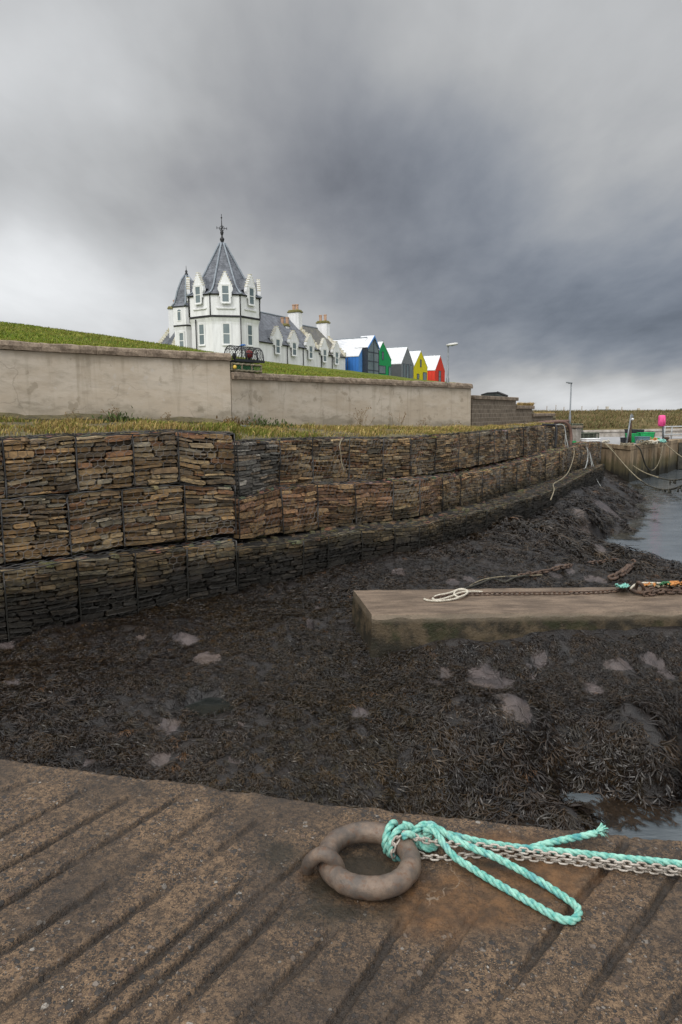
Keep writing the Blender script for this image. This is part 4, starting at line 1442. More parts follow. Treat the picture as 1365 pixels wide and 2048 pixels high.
def split(u0, u1, v0, v1, Lx, Lz, hmax, wmax, g, out):
    w_, h = (u1 - u0) * Lx, (v1 - v0) * Lz
    if h > hmax * g.uniform(.75, 1.5) and h > .07:
        if h > 2.6 * hmax and w_ > 2.2 * wmax and g.random() < .35:
            m = u0 + (u1 - u0) * g.uniform(.35, .65)
            split(u0, m, v0, v1, Lx, Lz, hmax * g.uniform(.7, 1.4), wmax, g, out)
            split(m, u1, v0, v1, Lx, Lz, hmax * g.uniform(.7, 1.4), wmax, g, out)
            return
        m = v0 + (v1 - v0) * g.uniform(.3, .7)
        split(u0, u1, v0, m, Lx, Lz, hmax, wmax, g, out)
        split(u0, u1, m, v1, Lx, Lz, hmax, wmax, g, out)
        return
    if w_ > wmax * g.uniform(.6, 1.4) and w_ > .16:
        m = u0 + (u1 - u0) * g.uniform(.28, .72)
        split(u0, m, v0, v1, Lx, Lz, hmax, wmax, g, out)
        split(m, u1, v0, v1, Lx, Lz, hmax, wmax, g, out)
        return
    out.append((u0, u1, v0, v1))


def gabion(TL, TR, BLc, BRc, depth, label, group, seed, palette=None, wire_w=.0034, lid=True):
    g = np.random.default_rng(seed)
    TL, TR, BLc, BRc = [np.asarray(p, float) for p in (TL, TR, BLc, BRc)]
    Lx = np.linalg.norm(TR[:2] - TL[:2])
    Lz = ((TL - BLc)[2] + (TR - BRc)[2]) / 2
    d = (TR - TL) * np.array([1, 1, 0])
    d /= np.linalg.norm(d)
    n = np.array([d[1], -d[0], 0])                       # outward, towards the water
    base = (BLc + BRc) / 2 - n * depth * .5
    t = thing('gabion_basket', label, 'gabion', base, 0, group)

    def at(uu, vv, e):
        p = lerp(lerp(BLc, BRc, uu), lerp(TL, TR, uu), vv)
        q = p[0] * .9 + p[1] * .7
        p = p + np.array([0, 0, .035 * float(vnoise(np.array(q * 2.3), np.array(p[2] * 1.1), 5)) - .017])
        e = e + .055 * (float(vnoise(np.array(q * 1.5), np.array(p[2] * 1.7), 6)) - .5)
        bulge = .018 * math.sin(math.pi * min(max(uu, 0), 1)) * math.sin(math.pi * min(max(vv, 0), 1))
        return p + n * (e + bulge)

    # stones
    cells = []
    split(.004, .996, .01, .985, Lx, Lz, g.uniform(.07, .10), g.uniform(.34, .48), g, cells)
    mb = MB()
    lean = g.normal(0, .035)
    for (u0, u1, v0, v1) in cells:
        hw, hh = (u1 - u0) / 2, (v1 - v0) / 2
        cu, cv = (u0 + u1) / 2, (v0 + v1) / 2
        ang = lean + g.normal(0, .045)
        gapu, gapv = min(.006 / Lx, hw * .3), min(.004 / Lz, hh * .3)
        hw, hh = (hw - gapu) * g.uniform(.95, 1.04), (hh - gapv) * g.uniform(.84, 1.06)
        k = [(-1, -.62), (-.9, -1), (0, -1), (.88, -1), (1, -.55), (1, .6), (.86, 1), (0, 1), (-.88, 1), (-1, .6)]
        ring = []
        sk = g.normal(0, .16)
        for a, b in k:
            a2 = a * (1 + g.normal(0, .05)) + sk * b * min(hh * Lz / (hw * Lx), 1)
            b2 = b * (1 + g.normal(0, .13))
            xx, zz = a2 * hw * Lx, b2 * hh * Lz
            xx, zz = xx * math.cos(ang) - zz * math.sin(ang), xx * math.sin(ang) + zz * math.cos(ang)
            ring.append((min(max(cu + xx / Lx, -.006), 1.006), min(max(cv + zz / Lz, 0), 1)))
        e = g.uniform(-.065, .012)
        c = palette[g.integers(len(palette))] if palette else CREAM_S[g.integers(len(CREAM_S))]
        f = g.uniform(.5, 1.6)
        c = (c[0] * f * .95, c[1] * f * .93, c[2] * f * .87)
        m = len(ring)
        back = [at(a, b, e - .16) for a, b in ring]
        out = [at(a, b, e - .012) for a, b in ring]
        inn = [at(cu + (a - cu) * .96, cv + (b - cv) * .88, e + .004 + g.normal(0, .004)) for a, b in ring]
        vs = back + out + inn
        fs = [(i, (i + 1) % m, m + (i + 1) % m, m + i) for i in range(m)] + [(m + i, m + (i + 1) % m, 2 * m + (i + 1) % m, 2 * m + i) for i in range(m)] + [tuple(range(2 * m, 3 * m))]
        mb.add(vs, fs, 0, c)
    # backing behind the face stones, near-black to paint the gap shade, and the top layer
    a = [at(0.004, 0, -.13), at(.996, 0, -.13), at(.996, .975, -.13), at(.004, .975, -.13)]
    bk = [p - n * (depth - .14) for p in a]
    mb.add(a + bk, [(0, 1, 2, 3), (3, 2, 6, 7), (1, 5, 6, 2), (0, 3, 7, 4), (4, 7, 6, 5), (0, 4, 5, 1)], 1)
    if lid:
        for i in range(int(Lx * depth * 26)):
            uu, dd = g.uniform(.05, .95), g.uniform(.02, depth * .8)
            p = at(uu, .985, -dd)
            sx, sy = g.uniform(.07, .17), g.uniform(.05, .11)
            c = CREAM_S[g.integers(len(CREAM_S))]
            mb.box(p, (sx, sy, g.uniform(.025, .05)), g.uniform(0, 3.1), 0, tuple(q * g.uniform(.55, 1.05) for q in c), .8)
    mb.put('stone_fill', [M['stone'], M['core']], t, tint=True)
    # hexagonal wire mesh over the face and lid
    wm = MB()
    s = .062
    hx, hz = s * math.sqrt(3), s * 1.5
    segs = []
    nxh, nzh = int(Lx / hx) + 1, int(Lz / hz) + 1
    for r_ in range(nzh + 1):
        for c_ in range(nxh + 1):
            x0 = c_ * hx + (hx / 2 if r_ % 2 else 0)
            z0 = r_ * hz
            q = [(x0 - hx / 2, z0 + s / 2), (x0, z0 + s), (x0 + hx / 2, z0 + s / 2)]
            segs.append([(x0 - hx / 2, z0 - s / 2), q[0]])
            segs.append([q[0], q[1]])
            segs.append([q[1], q[2]])
    wob = lambda x_, z_: .012 * math.sin(x_ * 7 + seed) + .010 * math.sin(z_ * 9 + seed * 2)
    for a_, b_ in segs:
        if min(a_[0], b_[0]) < 0 or max(a_[0], b_[0]) > Lx or min(a_[1], b_[1]) < 0 or max(a_[1], b_[1]) > Lz:
            continue
        e0, e1 = .018 + wob(*a_), .018 + wob(*b_)
        wm.tube([at(a_[0] / Lx, a_[1] / Lz, e0), at(b_[0] / Lx, b_[1] / Lz, e1)], wire_w, 3, cap=False)
    wm.put('wire_mesh', M['wire'], t)
    ed = MB()
    wv = lambda k: .008 * math.sin(k * 2.1 + seed)
    for k, (pa, pb) in enumerate((((0, 0), (0, 1)), ((0, 1), (1, 1)), ((1, 1), (1, 0)))):
        pts = [at(lerp(pa[0], pb[0], q), lerp(pa[1], pb[1], q), .012 + wv(q * 5 + k)) + np.array([0, 0, wv(q * 7 + k)]) for q in np.linspace(0, 1, 9)]
        ed.tube(pts, .008 if k == 1 else .009, 5)
    if lid:                                              # loose wire on the lid behind the edge
        for r_ in range(3):
            pts = [at(q, 1.0, -.07 - r_ * .09 + .02 * math.sin(q * 20 + r_)) + np.array([0, 0, .02 + .012 * math.sin(q * 23 + r_ * 2)]) for q in np.linspace(0, 1, 12)]
            ed.tube(pts, .005, 4)
    ed.put('selvedge_wire', M['selvedge'], t)
    return t


def interp(xs, ys):
    return lambda x: float(np.interp(x, xs, ys))


ORD = ['first', 'second', 'third', 'fourth', 'fifth', 'sixth', 'seventh', 'eighth', 'ninth', 'tenth', 'eleventh', 'twelfth', 'thirteenth', 'fourteenth', 'fifteenth', 'sixteenth', 'seventeenth', 'eighteenth']


def tier(xs, ytop, ybot, dep, thick, row, side, seed, group, right_first=False, palettes=None, lid=True):
    k = len(xs) - 1
    for i in range(k):
        a, b = xs[i], xs[i + 1]
        gp = .25
        TL, TR = P(a + gp, ytop(a), dep(a)), P(b - gp, ytop(b), dep(b))
        BL_, BR_ = TL.copy(), TR.copy()
        BL_[2], BR_[2] = P(a, ybot(a), dep(a))[2], P(b, ybot(b), dep(b))[2]
        n_ = k - i if right_first else i + 1
        lab = 'stone-filled wire gabion, %s row, %s basket %s of the corner step' % (row, ORD[n_ - 1], side)
        gabion(TL, TR, BL_, BR_, thick, lab, group, seed + i, palettes[i] if palettes and palettes.get(i) else None, lid=lid)


GREYP = [(.15, .15, .145), (.20, .195, .185), (.12, .115, .11), (.22, .18, .14), (.26, .25, .235)]
REDP = [(.28, .165, .095), (.24, .14, .085), (.31, .20, .115), (.20, .12, .08), (.34, .23, .13)]
# left of the corner step
dL = interp([-400, 0, 469], [7.2, 8.5, 10.45])
dLb = interp([-400, 0, 472], [7.0, 8.2, 10.2])
tier([-290, -140, 4, 150, 264, 355, 469], interp([-300, 0, 150, 264, 355, 469], [890, 879, 872, 866, 864, 867]), interp([-300, 0, 150, 264, 355, 469], [1035, 997, 985, 974, 967, 972]), dL, .9, 'top', 'left', 10, 'gabion baskets in the top row', True)
tier([-290, -150, 0, 134, 243, 368, 469], interp([-300, 0, 150, 264, 355, 469], [1037, 999, 987, 976, 969, 974]), interp([-300, 0, 138, 254, 370, 469], [1165, 1126, 1111, 1091, 1081, 1069]), lambda x: dL(x) - .05, .95, 'middle', 'left', 30, 'gabion baskets in the middle row', True)
tier([-290, -130, 7, 154, 269, 373, 472], interp([-300, 0, 146, 263, 370, 472], [1180, 1143, 1122, 1104, 1094, 1083]), interp([-300, 0, 146, 270, 472], [1330, 1295, 1270, 1235, 1185]), dLb, 1.2, 'bottom', 'left', 50, 'gabion baskets in the bottom row', True)
# right of it
dT = interp([470, 480, 629, 710, 840, 943, 1040, 1100, 1143], [10.95, 11.05, 12.6, 13.4, 14.9, 17.3, 21, 24.5, 27.2])
dM = interp([474, 558, 629, 710, 840, 962, 1114, 1172, 1204], [10.7, 11.55, 12.15, 12.85, 13.95, 16.7, 23.0, 26.8, 29.2])
dB = interp([474, 490, 608, 706, 840, 975, 1107, 1172, 1210], [10.35, 10.45, 11.15, 11.95, 12.9, 15.0, 19.4, 24.0, 28.2])
tier([474, 558, 625, 699, 766, 822, 871, 918, 959, 988, 1016, 1048, 1075, 1093, 1112, 1143], interp([474, 540, 700, 820, 943, 1040, 1100, 1143], [885, 880, 877, 876, 866, 857, 850, 846]),
     interp([474, 560, 629, 710, 859, 959, 1110, 1143], [1004, 977, 968, 963, 950, 932, 901, 893]), dT, 1.0, 'top', 'right', 70, 'gabion baskets in the top row', palettes={0: GREYP})
tier([474, 563, 634, 711, 787, 839, 885, 922, 966, 1001, 1033, 1062, 1093, 1119, 1141, 1162, 1182, 1204], interp([474, 558, 629, 710, 840, 962, 1114, 1150, 1172, 1204], [1002, 976, 969, 967, 959, 945, 904, 893, 888, 883]),
     interp([474, 563, 840, 962, 1098, 1172, 1204], [1080, 1068, 1034, 1007, 976, 945, 930]), dM, 1.1, 'middle', 'right', 100, 'gabion baskets in the middle row', palettes={0: REDP, 1: REDP, 2: REDP, 3: REDP, 5: REDP})
tier([474, 605, 656, 723, 790, 838, 888, 933, 975, 1014, 1050, 1085, 1115, 1145, 1172, 1208], interp([474, 490, 608, 706, 840, 975, 1107, 1172, 1210], [1099, 1096, 1081, 1062, 1051, 1020, 982, 947, 927]),
     interp([474, 700, 840, 975, 1107, 1172, 1210], [1190, 1160, 1132, 1105, 1035, 985, 965]), dB, 1.3, 'bottom', 'right', 130, 'gabion baskets in the bottom row')
GABION_FRONT += [(-400, 7.0), (0, 8.2), (472, 10.2)] + [(x, dB(x)) for x in range(474, 1210, 30)] + [(1212, 29.0), (1230, 40), (1600, 60)]
build_weed()
weed_fringe()
# ------------------------------------------------------------------ harbour wall (rendered) and its coping
wall_d = interp([-700, -300, 0, 462, 943, 1000], [8.9, 10.2, 11.7, 14.2, 20.6, 21.6])
WALL1 = (interp([-700, -300, 0, 455], [646, 668, 699, 722]), interp([-700, -300, 0, 462, 943], [860, 845, 838, 850, 858]))
WALL2 = (interp([462, 943], [758, 777]), WALL1[1])


def wall_run(name, label, x0, x1, top, bot, step, thick, mat, cap_h, joints, seed, drop=.5):
    xs = np.arange(x0, x1 + .1, step)
    if xs[-1] < x1 - 1:
        xs = np.r_[xs, x1]
    mb = MB()
    cols = []
    nv = 14
    fr, bk = [], []
    for x in xs:
        T = P(x, top(x), wall_d(x))
        B = T.copy()
        B[2] = P(x, bot(x), wall_d(x))[2]
        fr.append((T, B))
    V, C = [], []
    nrm = []
    for i in range(len(xs)):
        a, b = fr[max(i - 1, 0)][0], fr[min(i + 1, len(xs) - 1)][0]
        d = (b - a) * np.array([1, 1, 0])
        d /= np.linalg.norm(d)
        nrm.append(np.array([d[1], -d[0], 0]))
    for i in range(len(xs)):
        T, B = fr[i]
        for k in range(nv + 1):
            f = k / nv
            p = B + (T - B) * f
            if k == 0:
                p = p - np.array([0, 0, drop])
            p = p + nrm[i] * .012 * float(fbm(i * .35, f * 4 + seed, 91, 3))
            V.append(p)
            C.append((f, 0, 0))
    for i in range(len(xs)):
        V.append(V[i * (nv + 1) + nv] - nrm[i] * thick)
        C.append((1, 0, 0))
        V.append(V[i * (nv + 1)] - nrm[i] * thick)
        C.append((0, 0, 0))
    o = len(xs) * (nv + 1)
    t = thing(name, label, 'wall', (fr[0][1] + fr[-1][1]) / 2)
    fs = [tuple(q) for q in grid_faces(len(xs), nv + 1)[:, ::-1]]
    for i in range(len(xs) - 1):
        fs.append((i * (nv + 1) + nv, o + 2 * i, o + 2 * i + 2, (i + 1) * (nv + 1) + nv))
        fs.append((o + 2 * i, o + 2 * i + 1, o + 2 * i + 3, o + 2 * i + 2))
    for i in (0, len(xs) - 1):
        fs.append(tuple(range(i * (nv + 1), i * (nv + 1) + nv + 1)) + (o + 2 * i, o + 2 * i + 1))
    mb.v, mb.c = [tuple(p) for p in V], C
    mb.f, mb.m, mb.sm = [list(f) for f in fs], [0] * len(fs), [False] * len(fs)
    mb.put('render_face', mat, t, tint=True)
    # coping slabs
    for a, b in zip(joints[:-1], joints[1:]):
        pa, pb = P(a + .5, top(a), wall_d(a)), P(b - .5, top(b), wall_d(b))
        d = pb - pa
        L = np.linalg.norm(d[:2])
        dn = d / np.linalg.norm(d)
        n = np.array([dn[1], -dn[0], 0])
        n /= np.linalg.norm(n)
        cb = MB()
        g = np.random.default_rng(int(a * 3 + 5000 + seed))
        k = max(int(L / .12), 2)
        rows = []
        for i in range(k + 1):
            c = pa + d * i / k
            w1, w2, w3 = g.normal(0, .006), g.normal(0, .006), g.normal(0, .005)
            dr = np.array([0, 0, .004 + g.normal(0, .003)])
            rows.append([c - n * (thick + .05) + dr, c + n * (.055 + w1) + dr, c + n * (.062 + w2) + np.array([0, 0, cap_h * .45]), c + n * (.04 + w1) + np.array([0, 0, cap_h * .86 + w3]),
                         c + n * (-.01) + np.array([0, 0, cap_h + w3]), c - n * (thick + .05) + np.array([0, 0, cap_h * .95])])
        V = [p for r_ in rows for p in r_]
        q = grid_faces(k + 1, 6)
        fsx = [tuple(f[::-1]) for f in q] + [(i * 6, i * 6 + 5, i * 6 + 11, i * 6 + 6)[::-1] for i in range(k)]
        fsx += [tuple(range(6)), tuple(range(k * 6, k * 6 + 6))[::-1]]
        cb.add(V, fsx)
        cb.put('coping_slab', M['coping'], t)
    return t


wall_run('harbour_wall', 'long pale rendered wall with stone coping, the taller run on the left below the grass', -640, 460, *WALL1, 22, .40, M['plaster'], .155, [-640, -420, -300, -200, -110, -20, 81, 192, 292, 372, 461], 1)
wall_run('harbour_wall', 'pale rendered wall with stone coping, the lower run right of the lobster pots', 463, 943, *WALL2, 20, .40, M['plaster'], .15, [463, 545, 618, 700, 752, 806, 850, 893, 944], 2)

# old stone footing along the foot of the left run
mb = MB()
xs = np.arange(-300, 482, 8)
V = []
for x in xs:
    y = wall_d(x) - .02
    hgt = .10 + .05 * float(fbm(x * .02, 3, 95, 3)) - max(0, (x - 455) / 30) * .10
    wd_ = .30 + .08 * float(fbm(x * .03, 8, 96, 3))
    q = P(x, WALL1[1](x) + 3, y)
    for dy, dz in ((-wd_, -.25), (-wd_, hgt * .55), (-wd_ * .8, hgt * .9), (-.05, hgt + .03), (.05, hgt)):
        V.append(q + np.array([.6 * dy * -.5, dy, dz + .015 * float(fbm(x * .2, dy * 9, 97, 3))]))
mb.add(V, [tuple(f) for f in grid_faces(len(xs), 5)])
mb.add(V[-5:], [tuple(range(5))])
tag(mb.put('stone_footing', M['verge']), 'rough broken stone footing along the foot of the taller rendered wall', 'footing')

# ------------------------------------------------------------------ verge between wall and gabions
def verge_front(px):               # back-top edge of the gabions
    if px < 470:
        return P(px, np.interp(px, [-400, 0, 150, 264, 355, 469], [895, 877, 870, 864, 862, 865]), dL(px) + .55)
    return P(px, np.interp(px, [470, 540, 700, 820, 943, 1040, 1110], [883, 878, 875, 874, 864, 855, 848]), dT(px) + .35)


def verge_grid():
    us = np.r_[np.arange(-320, 1112, 6.0)]
    nv = 26
    V = []
    for x in us:
        a = verge_front(x)
        if x <= 943:
            b = P(x, WALL1[1](x) + 2, wall_d(x) + .1)
        else:
            b = P(x, np.interp(x, [943, 1040, 1112], [858, 852, 846]), np.interp(x, [943, 1035, 1112], [20.7, 25.2, 29.2]))
        if b[1] < a[1] + .4:
            b = a + np.array([.1, .4, .02])
        for k in range(nv + 1):
            f = k / nv
            p = a * (1 - f) + b * f
            p[2] += .05 * math.sin(math.pi * f) + .05 * float(fbm(p[0] * 1.3, p[1] * 1.3, 101, 3)) * min(1, f * 5) * min(1, (1 - f) * 5 + .3)
            V.append(p)
    return us, nv, np.array(V)


VU, VN, VV = verge_grid()
o = link('verge_ground', bigmesh('verge_ground', VV, grid_faces(len(VU), VN + 1)[:, ::-1]), M['verge'], center=False)
tag(o, kind='structure')


def blade_mesh(P0, h, lean_dir, lean, wd, col, colv=.3):
    n = len(P0)
    ang = rng.uniform(0, math.pi, n)
    side = np.stack([np.cos(ang), np.sin(ang), np.zeros(n)], 1) * wd[:, None]
    ld = np.stack([np.cos(lean_dir), np.sin(lean_dir), np.zeros(n)], 1)
    mid = P0 + ld * (lean * h * .35)[:, None] + np.array([0, 0, 1.0]) * (h * .6)[:, None]
    tip = P0 + ld * (lean * h)[:, None] + np.array([0, 0, 1.0]) * (h * (1 - .35 * lean))[:, None]
    V = np.stack([P0 - side, P0 + side, mid - side * .7, mid + side * .7, tip - side * .12, tip + side * .12], 1)
    F = np.array([[0, 1, 3, 2], [2, 3, 5, 4]])
    Fs = (F[None] + (np.arange(n) * 6)[:, None, None]).reshape(-1, 4)
    c = col * rng.uniform(1 - colv, 1 + colv, (n, 1))
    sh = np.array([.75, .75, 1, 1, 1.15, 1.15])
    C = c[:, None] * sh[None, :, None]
    return V.reshape(-1, 3), Fs, C.reshape(-1, 3)


def build_verge_grass():
    G = VV.reshape(len(VU), VN + 1, 3)
    n = 46000
    # spread by area: choose a cell by its size
    A = np.linalg.norm(np.diff(G, axis=0)[:, :-1], axis=2) * np.linalg.norm(np.diff(G, axis=1)[:-1], axis=2)
    pr = (A * (1 / np.maximum(G[:-1, :-1, 1], 6))).ravel()
    k = rng.choice(len(pr), n, p=pr / pr.sum())
    i, j = k // VN, k % VN
    fu, fv = rng.random((n, 1)), rng.random((n, 1))
    p = (G[i, j] * (1 - fu) + G[i + 1, j] * fu) * (1 - fv) + (G[i, j + 1] * (1 - fu) + G[i + 1, j + 1] * fu) * fv
    f = (j + fv[:, 0]) / VN
    clump = fbm(p[:, 0] * 1.6, p[:, 1] * 1.6, 111, 3)
    keep = (rng.random(n) < np.clip(.6 + clump * 1.5, .05, 1)) & (f > .03)
    p, f, clump = p[keep], f[keep], clump[keep]
    n = len(p)
    h = rng.uniform(.025, .085, n) * (1 + 1.8 * np.clip(clump, 0, 1)) * np.where(p[:, 1] > 17, .9, 1)
    pal = np.array([[.34, .26, .085], [.42, .31, .12], [.24, .20, .06], [.15, .17, .03], [.28, .18, .075], [.38, .28, .10]])
    green = fbm(p[:, 0] * .7 + 4, p[:, 1] * .7, 113, 3)
    idx = rng.integers(0, 6, n)
    idx = np.where((green > .16) & (rng.random(n) < .6), 3, idx)
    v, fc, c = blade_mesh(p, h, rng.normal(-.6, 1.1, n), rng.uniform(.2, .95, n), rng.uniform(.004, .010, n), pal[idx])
    # tufts hanging over the gabion edge and low green leaves
    o = link('verge_grass', bigmesh('verge_grass', v, fc, c, smooth=False), M['grass'], center=False)
    tag(o, 'yellowing rough grass on the verge between the rendered wall and the gabions', 'grass', kind='stuff')


build_verge_grass()


def stalk_plant(px, n, h, label, seed, spread=.25, leaf=0, colr=None):
    g = np.random.default_rng(seed)
    y = wall_d(px) - .42
    c = P(px, WALL1[1](px) + 6, y)
    t = thing('weed_plant', label, 'plant', c)
    mb = MB()
    heads = MB()
    for i in range(n):
        b = c + np.array([g.normal(0, spread * .3), g.normal(0, .06), -.03])
        tip = b + np.array([g.normal(0, spread * .6), g.normal(0, .1), h * g.uniform(.6, 1.05)])
        pts = curve([b, (b + tip) / 2 + np.array([g.normal(0, .03), 0, .03]), tip], 7)
        mb.tube(pts, np.linspace(.006, .003, 7), 4)
        for k in range(g.integers(2, 6)):
            s = pts[g.integers(3, 7)]
            q = s + np.array([g.normal(0, .05), g.normal(0, .03), g.uniform(.01, .08)])
            mb.tube([s, q], .002, 3)
            heads.box(q, (g.uniform(.008, .022), .012, g.uniform(.01, .03)), g.uniform(0, 3))
    mb.put('stem', M['stalk'], t)
    tag(heads.put('seed_head', M['stalk'], t), kind='stuff')
    if leaf:
        m = leaf
        p = np.tile(c, (m, 1)) + np.stack([g.normal(0, spread, m), g.normal(0, .12, m), np.abs(g.normal(0, .09, m))], 1)
        v, f, cc = blade_mesh(p, g.uniform(.04, .10, m), g.uniform(0, 6.3, m), g.uniform(.3, 1, m), g.uniform(.008, .02, m), np.tile(colr or [.07, .10, .03], (m, 1)))
        tag(link('leaf_mass', bigmesh('leaf_mass', v, f, cc, False), M['grass'], t), kind='stuff')


stalk_plant(233, 9, .34, 'green leafy weed with tall dry seed stalks against the taller wall', 21, .16, 260)
stalk_plant(337, 5, .30, 'single brown dock stalk at the foot of the taller wall', 22, .06)
stalk_plant(146, 3, .26, 'pale dead stalk at the foot of the taller wall, furthest left', 23, .05)
stalk_plant(466, 8, .25, 'reddish brown dying weed at the end of the stone footing', 24, .18, 160, [.14, .085, .03])
stalk_plant(520, 4, .22, 'low dark green leafy weed under the step in the wall', 25, .30, 300, [.06, .085, .025])
stalk_plant(725, 10, .52, 'tall thin dry seed stalks against the lower wall, the densest clump', 26, .35)
stalk_plant(795, 5, .50, 'tall thin dry stalks against the lower wall, right of the densest clump', 27, .22)
stalk_plant(850, 5, .36, 'sparse dry stalks with pale tufts towards the right of the lower wall', 28, .25)
stalk_plant(906, 6, .24, 'short dry stalks near the right end of the lower wall', 29, .3, 80, [.22, .17, .06])

# ------------------------------------------------------------------ hill behind the wall, field and skyline
HILL = TPS([tuple(P(*q)) for q in (
    (-600, 640, 9.8), (-300, 664, 10.7), (0, 694, 12.2), (230, 704, 13.2), (440, 719, 14.8), (505, 753, 15.6), (600, 756, 16.6), (760, 763, 18.9), (940, 771, 21.5),
    (-600, 590, 15), (-300, 618, 16), (0, 651, 18.5), (150, 668, 20), (300, 688, 23), (420, 704, 27), (455, 711, 28),
    (530, 724, 30), (600, 733, 34), (690, 746, 40), (760, 757, 46), (840, 766, 50), (940, 776, 52), (700, 757, 26), (600, 745, 23), (850, 767, 30),
    (-600, 640, 30), (-300, 652, 32), (0, 672, 34), (150, 686, 40), (300, 702, 46),
    (-600, 690, 80), (0, 700, 80), (330, 712, 66), (450, 718, 66), (560, 726, 70), (690, 746, 84), (760, 755, 90), (830, 762, 100), (890, 765, 112), (960, 772, 112), (700, 745, 140), (0, 690, 150))], 2e-3)


def build_hill():
    us = np.r_[np.arange(-900, -250, 25), np.arange(-250, 942, 7.0)]
    nv = 90
    V = np.empty((len(us), nv + 1, 3))
    for i, x in enumerate(us):
        d0 = wall_d(min(x, 943)) + .38
        if x > 943:
            d0 = np.interp(x, [943, 1035], [21.0, 25.8])
        yy = d0 * (130 / d0) ** (np.linspace(0, 1, nv + 1) ** 1.15)
        V[i, :, 0] = (x - PX0) / FOC * yy
        V[i, :, 1] = yy
    V[..., 2] = HILL(V[..., 0], V[..., 1]) + .05 * fbm(V[..., 0] * .8, V[..., 1] * .8, 121, 3) * np.clip((V[..., 1] - 14) / 6, 0, 1)
    V[-1, :, :2] += (V[-1, :, :2] - V[-2, :, :2]) * .02
    V = np.concatenate([V, V[-1:] + np.array([.02, 0, 0])])
    V[-1, :, 2] = 1.0
    us = np.r_[us, us[-1] + 1]
    o = link('hill', bigmesh('hill', V.reshape(-1, 3), grid_faces(len(us), nv + 1)[:, ::-1]), M['turf'], center=False)
    tag(o, kind='structure')
    # short turf
    n = 60000
    i = rng.integers(27, len(us) - 3, n)
    j = (rng.random(n) ** .8 * 50).astype(int)
    fu, fv = rng.random((n, 1)), rng.random((n, 1))
    p = (V[i, j] * (1 - fu) + V[i + 1, j] * fu) * (1 - fv) + (V[i, j + 1] * (1 - fu) + V[i + 1, j + 1] * fu) * fv
    cl = fbm(p[:, 0] * .6, p[:, 1] * .6, 123, 3)
    pal = np.array([[.155, .225, .020], [.205, .235, .032], [.125, .19, .018], [.24, .225, .05], [.215, .245, .034]])
    k = np.where((cl > .05) & (rng.random(n) < .6), 3, rng.integers(0, 5, n))
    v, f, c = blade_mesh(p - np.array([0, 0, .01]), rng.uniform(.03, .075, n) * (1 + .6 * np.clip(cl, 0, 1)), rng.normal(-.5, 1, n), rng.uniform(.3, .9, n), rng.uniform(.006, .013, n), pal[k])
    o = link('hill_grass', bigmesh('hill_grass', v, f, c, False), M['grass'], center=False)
    tag(o, 'short green and straw coloured grass on the hill behind the rendered wall', 'grass', kind='stuff')


build_hill()


def field_z(x, y):
    z = np.interp(y, [46.4, 47.2, 48, 54, 62, 75, 110, 300, 2500], [2.1, 2.5, 2.62, 2.95, 3.22, 3.42, 3.5, 3.3, 2.4])
    k = np.clip((y - 46) / 20, 0, 1)
    return z + k * (.14 * fbm(x * .22, y * .10, 131, 4) + .05 * fbm(x * 1.2, y * .6, 132, 2)) - np.clip((y - 150) / 400, 0, 1) * .0


def build_field():
    us = np.r_[np.arange(560, 1700, 6.0), np.arange(1700, 3200, 60)]
    ys = np.r_[np.arange(46.4, 48.4, .25), np.arange(48.4, 90, .7), np.geomspace(90, 2600, 60)]
    U, Y = np.meshgrid(us, ys, indexing='ij')
    X = (U - PX0) / FOC * Y
    Z = field_z(X, Y)
    Z = np.where((U < 940) & (Y < 140), 1.5, Z)
    o = link('field', bigmesh('field', np.stack([X, Y, Z], -1).reshape(-1, 3), grid_faces(*X.shape)[:, ::-1]), M['field'], center=False)
    tag(o, kind='structure')
    mb = MB()
    mb.add([(-3000, 120, 1.2), (3000, 120, 1.2), (3000, 3000, 2.2), (-3000, 3000, 2.2)], [(0, 1, 2, 3)])
    tag(mb.put('ground', M['field']), kind='structure')
    n = 30000
    y = 47 + rng.random(n) ** 1.6 * 50
    u = rng.uniform(985, 1460, n)
    x = (u - PX0) / FOC * y
    cl = fbm(x * .5, y * .25, 133, 3)
    keep = rng.random(n) < np.clip(.6 + cl * 1.3, .08, 1)
    x, y, cl = x[keep], y[keep], cl[keep]
    n = len(x)
    pal = np.array([[.17, .135, .062], [.115, .108, .040], [.22, .165, .085], [.075, .078, .028], [.15, .10, .05]])
    p = np.stack([x, y, field_z(x, y) - .02], 1)
    h = rng.uniform(.12, .34, n) * (1 + .5 * np.clip(cl, 0, 1))
    tall = rng.random(n) < .006
    h[tall] *= 2.0
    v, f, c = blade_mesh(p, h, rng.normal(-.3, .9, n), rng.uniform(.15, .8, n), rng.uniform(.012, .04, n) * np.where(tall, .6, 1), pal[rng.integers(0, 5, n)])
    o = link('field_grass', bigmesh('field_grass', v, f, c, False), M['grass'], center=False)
    tag(o, 'tall tawny grass on the field beyond the harbour wall', 'grass', kind='stuff')


build_field()

# ------------------------------------------------------------------ block wall stepping down beyond the rendered wall
CB0 = P(944, 850, 20.9)
CB1 = P(1036, 850, 25.4)
CB2 = P(1067, 850, 27.2)
CB3 = P(1112, 850, 29.6)
CBA = math.atan2(CB3[1] - CB0[1], CB3[0] - CB0[0])


